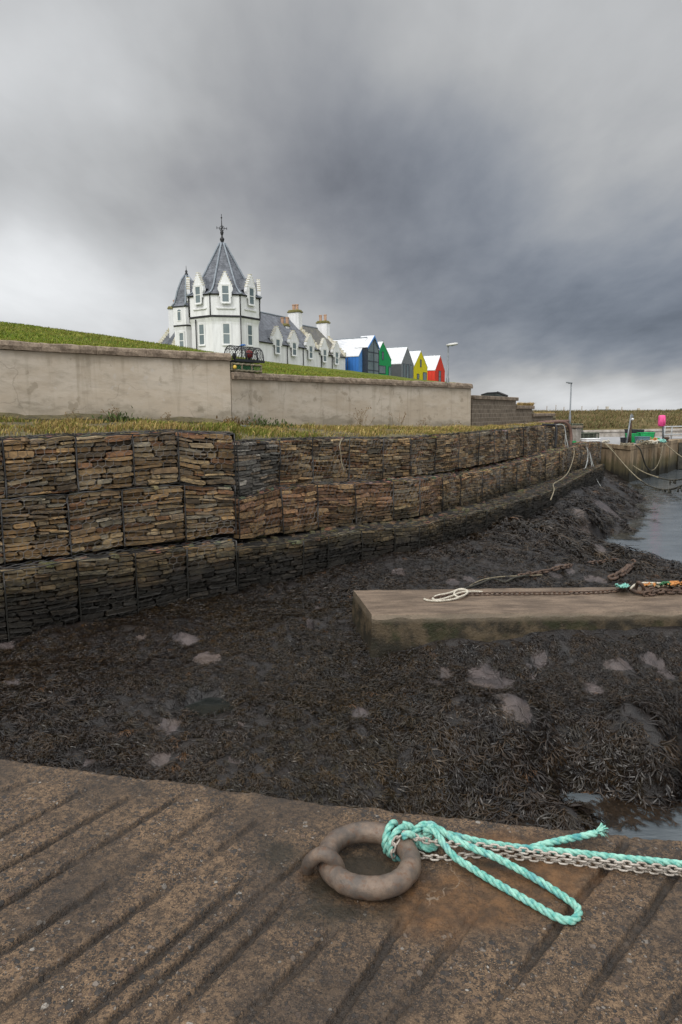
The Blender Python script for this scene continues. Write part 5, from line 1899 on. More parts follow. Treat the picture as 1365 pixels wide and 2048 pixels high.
def block_wall():
    t = thing('block_wall', 'brown concrete block wall stepping down to the right with capped tops', 'wall', (CB0[0], CB0[1], 2.6), CBA)

    def s_of(px):
        r = ray(px, 830)
        d = np.array([math.cos(CBA), math.sin(CBA)])
        A = np.array([[r[0], -d[0]], [r[1], -d[1]]])
        q = np.linalg.solve(A, CB0[:2])
        return q[1], q[0] * r[1]
    cuts = ((945, 1032, 797, 803), (1032, 1065.5, 818, 818), (1064.5, 1107, 833, 833))
    for k, (a, b, y0, y1) in enumerate(cuts):
        (s0, d0), (s1, d1) = s_of(a), s_of(b)
        z0, z1 = P(a, y0, d0)[2] - 2.6, P(b, y1, d1)[2] - 2.6
        if k == 0:
            z1 = z0 = (z0 + z1) / 2
        z = z0 if k == 0 else (z0 + z1) / 2
        mb = MB()
        mb.b2((s0, .003 * k, -.6), (s1 - (.006 if k < 2 else 0), .28, z))
        mb.put('blockwork', M['cinder'], t, True)
        cp = MB()
        e = .10
        st, en = (s0 + .02 if k == 0 else s0 + .11 if False else s0 + .01), s1 + e * (1.0 if k != 1 else .6)
        cp.b2((st, -.07, z + .003), (en, .36, z + .125))
        cp.put('cap_slab', M['coping'], t, True, bevel=.02)
    return t


block_wall()
# grass tops on the lower steps
mb = MB()
for (a, b, y, d0) in ((1034, 1066, 811, 27.2), (1060, 1104, 829, 29.6)):
    n = 900
    px = rng.uniform(a, b, n)
    p = np.array([P(q, y + 3, d0 + .15 + rng.random() * .5) for q in px])
    v, f, c = blade_mesh(p, rng.uniform(.08, .24, n), rng.normal(0, 1, n), rng.uniform(.3, .9, n), rng.uniform(.008, .02, n), np.tile([.30, .21, .085], (n, 1)))
    base = P((a + b) / 2, y + 6, d0 + .45)
    o = link('tussock', bigmesh('tussock', v, f, c, False), M['grass'])
    tag(o, 'straw coloured tussock growing on the %s step of the block wall' % ('middle' if a == 1034 else 'lowest'), 'grass')
# bank of earth behind the block wall
mb = MB()
V = []
for i, px in enumerate(np.linspace(946, 1112, 14)):
    d0 = np.interp(px, [945, 1035, 1112], [21.3, 25.8, 30.0])
    zt = P(px, np.interp(px, [945, 1030, 1040, 1066, 1070, 1112], [801, 803, 816, 818, 832, 835]), d0)[2]
    V += [P(px, 850, d0) * np.array([1, 1, 0]) + np.array([0, 0, 2.3]), P(px, 850, d0) * np.array([1, 1, 0]) + np.array([0, 0, zt]), P(px, 850, d0 + 2.5) * np.array([1, 1, 0]) + np.array([0, 0, zt + .02]), P(px, 850, d0 + 9) * np.array([1, 1, 0]) + np.array([0, 0, 2.3])]
mb.add(V, [tuple(f[::-1]) for f in grid_faces(14, 4)])
tag(mb.put('bank', M['verge']), kind='structure')

# dark upturned dinghy-like roof behind the block wall
t = thing('shed_roof', 'low dark curved roof showing just above the block wall', 'roof', P(989, 800, 24.6))
mb = MB()
prof = [(964, 790.5), (972, 786.5), (984, 784.8), (996, 785.3), (1003, 788)]
fr = [P(a, b, 24.4) for a, b in prof] + [P(1003, 806, 24.4), P(964, 806, 24.4)]
mb.prism(fr, (.35, .9, 0))
mb.put('roof_skin', M['tar'], t)
mb = MB()
mb.tube([P(995, 784.5, 24.2), P(1005, 788, 24.1), P(1016, 792.5, 24.0)], .045, 6)
mb.tube([P(963, 790, 24.3), P(975, 786, 24.3), P(995, 785, 24.3)], .03, 6)
mb.put('roof_edge', M['black'], t)

# ------------------------------------------------------------------ quay
QZ = 1.85
Q0, Q1, Q2, Q3 = Pz(1186, 889, QZ), Pz(1262, 897, QZ), Pz(1346, 884, QZ), None
Q0 = P(1186, 889, 38.5); Q0[2] = QZ
Q1 = P(1262, 897, 34.4); Q1[2] = QZ
Q2 = P(1347, 884, 40.5); Q2[2] = QZ
Q3 = P(1347, 884, 40.5) + np.array([.9, 1.3, 0]); Q3[2] = QZ
Q4 = Q3 + np.array([9.0, .5, 0])


def build_quay():
    t = thing('quay', 'stained concrete quay with an angled corner rising from the harbour water', 'quay', (Q1[0], Q1[1], 0))
    back = [np.array([Q4[0] + 2, 47, QZ]), np.array([Q0[0] - 2, 47, QZ])]
    out = [Q0, Q1, Q2, Q3, Q4] + back
    mb = MB()
    mb.prism([p - np.array([0, 0, .24]) for p in out], (0, 0, -2.6))
    mb.put('quay_face', M['quay'], t)
    mb = MB()
    c = np.mean(out, axis=0)
    lip = [p + (p - c) / np.linalg.norm(p - c) * .07 for p in out]
    mb.prism([p - np.array([0, 0, .237]) for p in lip], (0, 0, .235))
    mb.put('cope_slab', M['quay'], t, bevel=.03)
    # timber fenders and a buttress seam on the right face
    for f in (.18, .42, .62, .84):
        p = Q1 * (1 - f) + Q2 * f
        fb = MB()
        fb.box(p + np.array([.04, -.06, -1.25]), (.16 if f != .42 else .3, .16, 1.9), .9)
        fb.put('fender_post', M['quay'], t)
    ld = MB()
    p = Q3 + np.array([.25, -.1, 0])
    ld.box(p + np.array([.6, .05, -1.0]), (1.6, .08, 1.6), .05)
    ld.put('recess_shade_panel', M['wetrope'], t)  # added near-black panel, puts the shade of the recess into its colour
    mb = MB()
    mb.add([(Q0[0] - 3, 33, QZ - .03), (Q0[0] + .5, Q0[1] - .3, QZ - .03), (Q0[0] + 1, 47, QZ - .03), (Q0[0] - 14, 47, QZ - .03), (Q0[0] - 10, 30, QZ - .03)], [(0, 1, 2, 3, 4)])
    mb.put('deck_apron', M['road'], t)
    mb = MB()
    mb.add([p + np.array([0, .5, .004]) for p in (Q0, Q1)] + [Q2 + np.array([-.2, .6, .004]), Q3 + np.array([0, .6, .004]), Q4 + np.array([0, .6, .004])] + [p + np.array([0, -.02, .004]) for p in back], [tuple(range(7))])
    tag(mb.put('quay_deck', M['road']), kind='structure')


build_quay()
mb = MB()
fw0, fw1 = P(1110, 881, 46.2), P(1700, 878, 46.6)
V = []
for i, f in enumerate(np.linspace(0, 1, 30)):
    p = fw0 * (1 - f) + fw1 * f
    zt = P(1180, 861.5, 46.3)[2] * (1 - f) + P(1365, 854, 46.4)[2] * f * 1.0
    V += [(p[0], p[1], 1.3), (p[0], p[1] + .05, zt - .12), (p[0], p[1] - .02, zt - .12), (p[0], p[1], zt), (p[0], p[1] + .5, zt + .01), (p[0], p[1] + .5, 1.3)]
mb.add(V, [tuple(f[::-1]) for f in grid_faces(30, 6)])
tag(mb.put('sea_wall', M['farwall']), 'long low grey concrete wall behind the quay with a worn pale top edge', 'wall')
# ------------------------------------------------------------------ buildings
def stepped(hw0, hw1, z0, z1, n, neck=None):
    """half outline of a crow-stepped gable: list of (x, z) for the right side going up"""
    out = []
    for i in range(n):
        w_ = hw0 + (hw1 - hw0) * i / (n - 1)
        za, zb = z0 + (z1 - z0) * i / n, z0 + (z1 - z0) * (i + 1) / n
        out += [(w_, za), (w_, zb)]
    return out


class Frame:                                   # local frame: x along u, y along v (into the building), z up
    def __init__(s, o, ang):
        s.o, s.a = np.asarray(o, float), ang
        s.u = np.array([math.cos(ang), math.sin(ang), 0])
        s.v = np.array([-math.sin(ang), math.cos(ang), 0])

    def w(s, x, y, z):
        return s.o + s.u * x + s.v * y + np.array([0, 0, z])


def sash_window(t, fr, x, z, w_, h, y, bars=1, frame_mat='sash', sill=True, arch=False, reveal=.10, margin=None, parent_world=True):
    """a window on the plane y of the frame, facing -y; glass sunk behind a moulded frame"""
    fw = min(.07, w_ * .11)
    mb = MB()

    def bx(x0, x1, z0, z1, y0, y1, mi=0, m=None):
        (m or mb).prism([fr.w(x0, y0, z0), fr.w(x1, y0, z0), fr.w(x1, y0, z1), fr.w(x0, y0, z1)], fr.v * (y1 - y0), mi)
    bx(x - w_ / 2, x - w_ / 2 + fw, z, z + h, y - .020, y + .06)
    bx(x + w_ / 2 - fw, x + w_ / 2, z, z + h, y - .020, y + .06)
    bx(x - w_ / 2 + fw, x + w_ / 2 - fw, z, z + fw, y - .021, y + .06)
    bx(x - w_ / 2 + fw, x + w_ / 2 - fw, z + h - fw, z + h, y - .021, y + .06)
    for k in range(bars):
        zz = z + h * (k + 1) / (bars + 1)
        bx(x - w_ / 2 + fw, x + w_ / 2 - fw, zz - fw * .5, zz + fw * .5, y - .019, y + .05)
    f = mb.put('window', M[frame_mat], t)
    gl = MB()
    bx(x - w_ / 2 + fw, x + w_ / 2 - fw, z + fw, z + h - fw, y + .004, y + .03, m=gl)
    gl.put('pane', M['glass'], f)
    if sill:
        sl = MB()
        bx(x - w_ / 2 - .08, x + w_ / 2 + .08, z - .11, z - .004, y - .09, y + .03, m=sl)
        sl.put('sill', M['harl'], f)
    if margin:
        mg = MB()
        a = .13
        for x0, x1, z0, z1 in ((x - w_ / 2 - a, x - w_ / 2 - .003, z, z + h), (x + w_ / 2 + .003, x + w_ / 2 + a, z, z + h), (x - w_ / 2 - a, x + w_ / 2 + a, z + h + .003, z + h + a)):
            bx(x0, x1, z0, z1, y - .035, y + .02, m=mg)
        mg.put('surround', M[margin], f)
    return f


def dormer(t, fr, x, zb, ztop, hw, y, nst=6, depth=2.4, roof='slate', win=None):
    """crow-stepped wallhead dormer rising from zb, its face on plane y"""
    zs = zb + (ztop - zb) * .40
    right = [(hw * .88, zb), (hw * .88, zb + (zs - zb) * .45), (hw * 1.08, zb + (zs - zb) * .72), (hw * 1.08, zs)]
    right += stepped(hw * .98, hw * .16, zs, ztop, nst)
    outl = [(a, z) for a, z in right] + [(-a, z) for a, z in right[::-1]]
    mb = MB()
    mb.prism([fr.w(x + a, y - .05, z) for a, z in outl], fr.v * .34)
    d = mb.put('dormer', M['harl'], t)
    cs = MB()                                   # skew stones on each step
    for s_ in (-1, 1):
        st = stepped(hw * .98, hw * .16, zs, ztop, nst)
        for k in range(nst):
            w0 = st[2 * k][0]
            w1 = st[2 * k + 2][0] if k < nst - 1 else 0
            z1 = st[2 * k + 1][1]
            xa, xb = (x + s_ * w1, x + s_ * (w0 + .03))
            xa, xb = min(xa, xb), max(xa, xb)
            cs.prism([fr.w(xa, y - .07, z1), fr.w(xb, y - .07, z1), fr.w(xb, y - .07, z1 + .07), fr.w(xa, y - .07, z1 + .07)], fr.v * .38)
    cs.put('crow_step', M['cream'], d)
    rf = MB()
    zr = ztop - .25
    a = [fr.w(x - hw * 1.0, y + .29, zs - .05), fr.w(x, y + .29, zr), fr.w(x + hw * 1.0, y + .29, zs - .05)]
    rf.prism(a, fr.v * depth)
    rf.put('dormer_roof', M[roof], d)
    if win:
        w_, h, z = win
        sash_window(t, fr, x, z, w_, h, y - .052, margin=None)
    return d


def pot(mb, c, r=.16, h=.75):
    mb.lathe([(r * 1.1, 0), (r * 1.1, .06), (r * .95, .07), (r, h * .85), (r * 1.2, h * .86), (r * 1.2, h), (r * .8, h), (r * .8, h - .1)], c, 10, smooth=False)


def hotel():
    D = 72.0
    base = P(450, 713, D)
    t = thing('hotel', 'white harled hotel with slated octagonal corner tower and long crow-stepped dormer wing', 'hotel', base - np.array([0, 0, 1.5]))
    pxm = D / FOC                              # metres per photo pixel at the tower
    cx = P(449.5, 640, D)
    RU = 71.4 * pxm
    zz = lambda y: P(450, y, D)[2]
    z_e, z_s, z_b = zz(599), zz(639.5), base[2] - 3.0
    # octagon vertex angles, measured as in the photo: to the right of straight at us
    offs = [34.2 - 45 * k for k in range(8)]
    vert = lambda r, k: (cx[0] + r * math.sin(R(offs[k % 8])), cx[1] - r * math.cos(R(offs[k % 8])))

    def octo(mb, prof, mi=0):
        V, F = [], []
        for r, z in prof:
            V += [(*vert(r, k), z) for k in range(8)]
        for i in range(len(prof) - 1):
            for k in range(8):
                l = (k + 1) % 8
                F.append((i * 8 + l, i * 8 + k, (i + 1) * 8 + k, (i + 1) * 8 + l))
        F.append(tuple(range(8)))
        F.append(tuple((len(prof) - 1) * 8 + k for k in range(8))[::-1])
        mb.add(V, F, mi)
    mb = MB()
    octo(mb, [(RU * .955, z_b), (RU * .955, z_s - .85), (RU * .965, z_s - .6), (RU * .995, z_s - .28), (RU, z_s - .2)])
    mb.put('tower_wall', M['harl'], t)
    mb = MB()
    octo(mb, [(RU, z_s + .0), (RU, z_e - .12)])
    mb.put('tower_wall', M['harl'], t)
    mb = MB()
    octo(mb, [(RU * 1.012, z_s - .2), (RU * 1.012, z_s)])
    mb.put('string_course', M['black'], t)
    mb = MB()
    octo(mb, [(RU * 1.035, z_e - .12), (RU * 1.05, z_e)])
    mb.put('gutter', M['black'], t)
    # spire with flared foot
    prof = [(75, 599), (69, 596), (61, 590), (54.5, 583), (49.5, 575), (42.5, 561), (9, 496), (4.5, 487), (1.4, 481)]
    mb = MB()
    octo(mb, [(r * pxm, zz(y)) for r, y in prof])
    rf = mb.put('spire_roof', M['slate'], t)
    hp = MB()
    for k in range(8):
        pts = [np.array((*vert((r + 1.0) * pxm, k), zz(y) + .03)) for r, y in prof[:-1]]
        hp.tube(pts, .10, 6)
    hp.put('lead_hip', M['lead'], rf)
    fin = MB()
    fin.lathe([(.22, 0), (.15, .25), (.20, .35), (.24, .5), (.13, .65), (.07, .8), (.13, .95), (.18, 1.12), (.12, 1.3), (.05, 1.5)], (cx[0], cx[1], zz(488)), 12, smooth=True)
    zt = zz(488)
    fin.tube([(cx[0], cx[1], zt + 1.4), (cx[0], cx[1], zz(427.5))], [.055, .03], 6)
    for a in range(4):
        d = np.array([math.cos(a * math.pi / 2 + .35), math.sin(a * math.pi / 2 + .35), 0])
        c = np.array([cx[0], cx[1], zz(456)])
        fin.tube([c, c + d * .46], .03, 5)
        fin.box(c + d * .50, (.05, .05, .24), a * math.pi / 2 + .35)
    fin.tube([np.array([cx[0] + .24 * math.cos(q), cx[1] + .05, zz(456) + .24 * math.sin(q)]) for q in np.linspace(0, 2 * math.pi, 17)[:-1]], .03, 5, closed=True)
    fin.lathe([(.02, 0), (.10, .1), (.02, .2)], (cx[0], cx[1], zz(437)), 8)
    fin.put('weathervane', M['black'], t)
    # the three faces that show, and the one to the left of them
    for k, hasw in ((0, 1), (1, 1), (2, 0), (7, 1), (6, 0)):
        a, b = np.array(vert(RU, k + 1)), np.array(vert(RU, k))         # left and right corners of the face
        ang = math.atan2(b[1] - a[1], b[0] - a[0])
        fr = Frame((*((a + b) / 2), 0), ang)
        dormer(t, fr, 0, z_e - .3, zz(558), .67, -.16, 6, 1.8, 'slate')
        if hasw and k != 2:
            sash_window(t, fr, 0, zz(616), 14.2 * pxm, 31 * pxm, -.215, margin='harl')
            mo = MB()
            mo.prism([fr.w(-.86, -.11, zz(627.5)), fr.w(.86, -.11, zz(627.5)), fr.w(.92, -.11, zz(625)), fr.w(-.92, -.11, zz(625))], fr.v * .2)
            mo.put('panel_moulding', M['harl'], t)
            fr2 = Frame((*(((a + b) / 2 - cx[:2]) * .955 + cx[:2]), 0), ang)
            sash_window(t, fr2, 0, zz(695), 14.2 * pxm, 38.5 * pxm, -.03, margin='harl')
        if k in (1, 2, 0, 7):
            dp = MB()
            q = b - (b - a) / np.linalg.norm(b - a) * .05
            out = (b - cx[:2]) / np.linalg.norm(b - cx[:2]) * .05
            dp.tube([(q[0] + out[0], q[1] + out[1], z_e - .1), (q[0] + out[0], q[1] + out[1], z_s)], .06, 6)
            if k == 0:
                dp.tube([(q[0] + out[0], q[1] + out[1], z_s), (q[0] + out[0], q[1] + out[1], z_b)], .06, 6)
            dp.put('downpipe', M['black'], t)
        if k == 1:
            q = a * .72 + b * .28
            q = (q - cx[:2]) * .97 + cx[:2]
            n = (q - cx[:2]) / np.linalg.norm(q - cx[:2])
            dp = MB()
            dp.tube([(q[0] + n[0] * .12, q[1] + n[1] * .12, z_s - .3), (q[0] + n[0] * .1, q[1] + n[1] * .1, z_b)], .06, 6)
            q2 = a - (a - b) / np.linalg.norm(a - b) * .06
            n2 = (a - cx[:2]) / np.linalg.norm(a - cx[:2]) * .06
            dp.tube([(q2[0] + n2[0], q2[1] + n2[1], z_e - .1), (q2[0] + n2[0], q2[1] + n2[1], z_s)], .06, 6)
            dp.put('downpipe', M['black'], t)
    # left turret: hexagon
    D2 = 76.0
    pm2 = D2 / FOC
    c2 = P(376.5, 640, D2)
    z2 = lambda y: P(376, y, D2)[2]
    R2 = 29.5 * pm2
    of2 = [4 - 60 * k for k in range(6)]
    v2 = lambda r, k: (c2[0] + r * math.sin(R(of2[k % 6])), c2[1] - r * math.cos(R(of2[k % 6])))

    def hexa(mb, prof):
        V, F = [], []
        for r, z in prof:
            V += [(*v2(r, k), z) for k in range(6)]
        for i in range(len(prof) - 1):
            for k in range(6):
                l = (k + 1) % 6
                F.append((i * 6 + l, i * 6 + k, (i + 1) * 6 + k, (i + 1) * 6 + l))
        F.append(tuple(range(6)))
        F.append(tuple((len(prof) - 1) * 6 + k for k in range(6))[::-1])
        mb.add(V, F)
    mb = MB()
    hexa(mb, [(R2 * .95, z_b), (R2 * .95, z2(663)), (R2 * .99, z2(656)), (R2, z2(655.5)), (R2, z2(617))])
    mb.put('turret_wall', M['harl'], t)
    mb = MB()
    hexa(mb, [(R2 * 1.02, z2(655.5)), (R2 * 1.02, z2(652.5))])
    mb.put('string_course', M['black'], t)
    mb = MB()
    hexa(mb, [(R2 * 1.05, z2(617.5)), (R2 * 1.06, z2(615.5))])
    mb.put('gutter', M['black'], t)
    p2 = [(31.5, 615.5), (26, 609), (23, 600), (18.5, 583), (9.5, 560), (3.0, 551), (1, 548)]
    mb = MB()
    hexa(mb, [(r * pm2, z2(y)) for r, y in p2])
    rf = mb.put('turret_roof', M['slate'], t)
    hp = MB()
    for k in range(6):
        hp.tube([np.array((*v2((r + .7) * pm2, k), z2(y) + .02)) for r, y in p2[:-1]], .10, 6)
    hp.put('lead_hip', M['lead'], rf)
    fin = MB()
    fin.lathe([(.14, 0), (.2, .15), (.1, .3), (.14, .45), (.05, .6)], (c2[0], c2[1], z2(551)), 8, smooth=True)
    fin.tube([(c2[0], c2[1], z2(545)), (c2[0], c2[1], z2(531))], [.045, .02], 5)
    fin.put('finial', M['black'], t)
    a, b = np.array(v2(R2, 1)), np.array(v2(R2, 0))
    fr = Frame((*((a + b) / 2), 0), math.atan2(b[1] - a[1], b[0] - a[0]))
    w1 = sash_window(t, fr, -.02, z2(644.5), .52, 17.5 * pm2, -.03, bars=0, sill=False)
    ar = MB()
    arc = [(math.cos(q) * .26 - .02, math.sin(q) * .26) for q in np.linspace(0, math.pi, 12)]
    ar.prism([fr.w(x_, -.04, z2(627.2) + z_) for x_, z_ in arc], fr.v * .05)
    ar.put('arch_pane', M['glass'], w1)
    fr2 = Frame((*(((a + b) / 2 - c2[:2]) * .95 + c2[:2]), 0), fr.a)
    sash_window(t, fr2, .12, z2(700), 11.5 * pm2, 31 * pm2, -.03, margin='harl')
    # rear range at the left: roof slope with crow steps, chimney above
    f_t, f_b = P(352, 646, 84), P(316, 694, 84)
    n_t, n_b = P(364, 655, 78.5), P(345.5, 698, 78.5)
    mb = MB()
    mb.add([f_t, f_b, n_b, n_t, f_t - (0, 0, .2), f_b - (0, 0, .2), n_b - (0, 0, .2), n_t - (0, 0, .2)], [(0, 1, 2, 3), (7, 6, 5, 4), (0, 4, 5, 1), (1, 5, 6, 2), (2, 6, 7, 3), (3, 7, 4, 0)])
    mb.put('rear_roof', M['slate'], t)
    mb = MB()
    for (p0, p1, w_) in ((f_t, f_b, .42), (n_t, n_b, .36)):
        for i in range(11):
            q = p0 + (p1 - p0) * (i + .5) / 11
            mb.box(q + np.array([-.05, 0, .12]), (.34, w_, .44), .15)
    mb.put('crow_step', M['cream'], t)
    mb = MB()
    mb.prism([n_b + np.array([.05, 0, -.1]), n_t + np.array([.1, 0, -.1]), n_t + np.array([3, 0, -6]), n_b + np.array([.05, 0, -5])], (0, .3, 0))
    mb.prism([f_b + np.array([.3, 0, -.4]), f_t + np.array([.3, 0, -.4]), f_t + np.array([1, 0, -6]), f_b + np.array([.3, 0, -6])], (0, .3, 0))
    mb.put('rear_wall', M['harl'], t)

    def chimney(x0, x1, ytop, ybot, d, pots, ang=.5, dp=.9, capr=.16):
        a_, b_ = P(x0, ybot, d), P(x1, ybot, d)
        c = (a_ + b_) / 2
        wd = (b_[0] - a_[0]) / (math.cos(ang) + .35 * math.sin(abs(ang)) + 1e-6)
        zt = P((x0 + x1) / 2, ytop + 6, d)[2]
        mb = MB()
        zb_ = c[2] - 1.5
        mb.box((c[0], c[1], (zt + zb_) / 2), (wd, dp, zt - zb_), ang)
        st = mb.put('chimney', M['harl'], t)
        cp = MB()
        cp.box((c[0], c[1], zt + .02), (wd + .22, dp + .22, .16), ang)
        cp.box((c[0], c[1], zt + .19), (wd + .1, dp + .1, .18), ang, taper=.85)
        cp.put('cope', M['moss'], st, bevel=.06)
        for (pxp, yp) in pots:
            pm = MB()
            q = P(pxp, ytop, d)
            pot(pm, (q[0], q[1], zt + .2), .18, P(pxp, yp, d)[2] - zt - .2)
            pm.put('chimney_pot', M['terra'], st)
    chimney(339, 353, 612, 650, 82, ((350, 600), (355.5, 601.5)), .1)
    # the long wing
    W0 = np.array([-8.37, 72.1])
    W1 = np.array([.68, 88.6])
    L = np.linalg.norm(W1 - W0)
    wa = math.atan2(W1[1] - W0[1], W1[0] - W0[0])
    g = base[2] - 1.5
    fw = Frame((W0[0], W0[1], 0), wa)
    s1 = 12.15
    hw = 3.8
    E = EYE
    for (sa, sb, ze, zr, mat) in ((0.02, s1, E + 7.4, E + 11.2, 'slate'), (s1, L, E + 7.0, E + 10.7, 'slate2')):
        mb = MB()
        mb.prism([fw.w(sa, 0, g), fw.w(sa, 0, ze), fw.w(sa, hw, zr - .12), fw.w(sa, 2 * hw, ze), fw.w(sa, 2 * hw, g)], fw.u * (sb - sa - .01))
        mb.put('wing_wall', M['harl'], t)
        rf = MB()
        rf.prism([fw.w(sa, -.12, ze - .05), fw.w(sa, hw, zr), fw.w(sa, hw, zr - .11), fw.w(sa, -.05, ze - .18)], fw.u * (sb - sa - .02))
        rf.prism([fw.w(sa, 2 * hw + .12, ze - .05), fw.w(sa, hw + .004, zr), fw.w(sa, hw + .004, zr - .11), fw.w(sa, 2 * hw + .05, ze - .18)], fw.u * (sb - sa - .02))
        rr = rf.put('wing_roof', M[mat], t)
        rd = MB()
        rd.tube([fw.w(sa, hw, zr + .02), fw.w(sb - .1, hw, zr + .02)], .11, 6)
        rd.put('lead_ridge', M['lead'], rr)
        # crow-stepped skew at the far end
        sk = MB()
        n = 12
        for i in range(n):
            f = (i + .5) / n
            c = fw.w(sb - .12, -.1 + (hw + .1) * f, ze + (zr - ze) * f + .12)
            sk.box(c, (.30, (hw + .3) / n, .50), wa)
        sk.put('crow_step', M['cream'], t)
        gu = MB()
        gu.tube([fw.w(sa, -.16, ze - .1), fw.w(sb, -.16, ze - .1)], .06, 6)
        gu.put('gutter', M['black'], t)

    def s_of(px):
        r = ray(px, 700)
        A = np.array([[r[0], -fw.u[0]], [r[1], -fw.u[1]]])
        q = np.linalg.solve(A, W0)
        return q[1], q[0] * r[1]
    for k, (px, yt, wt, wb) in enumerate(((552.5, 653.5, 678, 707), (585.5, 662, 685, 711), (618.5, 668.5, 691.5, 717), (646.5, 677, 699, 723.5), (670.5, 683, 704, 728))):
        s, d = s_of(px)
        rm = 'slate' if s < s1 else 'slate2'
        ze = E + (7.4 if s < s1 else 7.0)
        dormer(t, fw, s, ze - .25, P(px, yt, d)[2], .92, -.20, 6, 2.2, rm)
        sash_window(t, fw, s, P(px, wb, d)[2], .80, P(px, wt, d)[2] - P(px, wb, d)[2], -.255, margin='harl')
    for px in (573.6, 605.6, 642, 663.5, 694):
        s, d = s_of(px)
        dp = MB()
        ze = E + (7.3 if s < s1 else 6.9)
        dp.tube([fw.w(s, -.12, ze), fw.w(s, -.12, g)], .055, 6)
        dp.put('downpipe', M['black'], t)
    rp = fw.w(s1 - .5, hw, 0)
    chimney(578, 604, 618.5, 652, rp[1], ((588, 609), (594.5, 608.5)), wa - math.pi / 2, .8)
    rp = fw.w(L - .5, hw, 0)
    chimney(635, 659, 640, 672, rp[1], ((641.5, 630), (651, 629)), wa - math.pi / 2, .8)
    rp = fw.w(7.0, hw + 2.5, 0)
    chimney(562, 578, 646, 660, rp[1], ((565, 635), (574.8, 634)), wa - math.pi / 2, .6)


hotel()

HA = math.atan2(16.0, 8.79)                      # the row of gables runs on along the wing
HU = np.array([math.cos(HA), math.sin(HA), 0])


def house(name, label, x0, x1, d0, y_base, eave0, apex, wall_mat, gable_mat, length_=9.0, wins=(), trim=None, extra=None):
    C0 = P(x0, y_base, d0)
    fr = Frame((C0[0], C0[1], 0), HA)            # x along the gable, y back along the side wall
    r = ray(x1, 740)
    A = np.array([[r[0], -HU[0]], [r[1], -HU[1]]])
    wd = np.linalg.solve(A, C0[:2])[1]
    zb = C0[2] - 1.2
    ze = P(x0, eave0, d0)[2]

    def dist(px):
        rr = ray(px, 740)
        q = np.linalg.solve(np.array([[rr[0], -HU[0]], [rr[1], -HU[1]]]), C0[:2])
        return q[1], q[0] * rr[1]
    sm, dm = dist(apex[0])
    za = P(apex[0], apex[1], dm)[2]
    xm = wd / 2 if trim else sm
    t = thing(name, label, 'house', (C0[0], C0[1], zb), 0, 'coloured gabled houses in a row')
    mb = MB()
    mb.prism([fr.w(0, 0, zb), fr.w(wd, 0, zb), fr.w(wd, 0, ze), fr.w(xm, 0, za - .12), fr.w(0, 0, ze)], fr.v * length_, 0)
    mb.m = [1] * len(mb.m)
    mb.m[0] = mb.m[1] = 0
    mb.put('wall', [M[gable_mat], M[wall_mat]], t)
    th = .10
    for (xa, xb) in ((-.06, xm), (wd + .06, xm)):
        rf = MB()
        k = -.06 if xa < 0 else .06
        zl = ze - (za - ze) * .06 / max(abs(xb - (0 if xa < 0 else wd)), .5)
        rf.prism([fr.w(xa, -.04, zl), fr.w(xb, -.04, za), fr.w(xb, -.04, za - th), fr.w(xa, -.04, zl - th)], fr.v * (length_ + .08))
        rf.put('roof', M['whiteroof'], t)
    rd = MB()
    rd.tube([fr.w(xm, -.05, za + .02), fr.w(xm, length_, za + .02)], .07, 6)
    rd.put('ridge_cap', M['lead'], t)
    for (pa, pb, ya, yb, bars) in wins:
        (sa, da), (sb, db) = dist(pa), dist(pb)
        z0, z1 = P(pa, yb, da)[2], P(pa, ya, da)[2]
        sash_window(t, fr, (sa + sb) / 2, z0, sb - sa, z1 - z0, -.03, bars=bars, frame_mat='darkframe', sill=False)
    if extra:
        extra(t, fr, wd, zb, ze, za, xm)
    return t


def glass_bay(t, fr, wd, zb, ze, za, xm):
    """tall glazed bay standing out of the blue gable under its own peak"""
    pj = .75
    xa, xb = 1.05, wd - .35
    xc = (xa + xb) / 2 + .15
    zt = za + .12
    zs = zt - (zt - ze) * .62
    mb = MB()
    mb.prism([fr.w(xa, -pj, zb), fr.w(xb, -pj, zb), fr.w(xb, -pj, zs), fr.w(xc, -pj, zt - .1), fr.w(xa, -pj, zs)], fr.v * (pj - .005))
    b = mb.put('glazed_bay', M['glass'], t)
    fm = MB()
    for x_ in (xa, xc, xb):
        top = zs if x_ != xc else zt - .1
        fm.prism([fr.w(x_ - .05, -pj - .04, zb), fr.w(x_ + .05, -pj - .04, zb), fr.w(x_ + .05, -pj - .04, top), fr.w(x_ - .05, -pj - .04, top)], fr.v * .06)
    for f in (.15, .42, .66, .9):
        z = zb + (zs - zb) * f
        fm.prism([fr.w(xa, -pj - .03, z - .05), fr.w(xb, -pj - .03, z - .05), fr.w(xb, -pj - .03, z + .05), fr.w(xa, -pj - .03, z + .05)], fr.v * .05)
    for y_ in (-pj, -.06):
        fm.prism([fr.w(xa - .02, y_, zb), fr.w(xa - .02, y_ + .07, zb), fr.w(xa - .02, y_ + .07, zs), fr.w(xa - .02, y_, zs)], fr.u * -.03)
    fm.put('bay_frame', M['darkframe'], b)
    sd = MB()
    sd.prism([fr.w(xa - .012, -pj + .08, zb), fr.w(xa - .012, -.08, zb), fr.w(xa - .012, -.08, zs), fr.w(xa - .012, -pj + .08, zs)], fr.u * -.012)
    sd.put('side_panel', M['darkframe'], b)
    for mat, nm, y0, dd in (('whiteroof', 'bay_roof', -pj - .10, pj + 1.2), ('bluetrim', 'verge_board', -pj - .16, .055)):
        tr = MB()
        for x_ in (xa - .12, xb + .12):
            lo_ = -.14 if dd < .1 else .04
            tr.prism([fr.w(x_, y0, zs + lo_), fr.w(xc, y0, zt + lo_ + .06), fr.w(xc, y0, zt + .16), fr.w(x_, y0, zs + .10)], fr.v * dd)
        tr.put(nm, M[mat], b)


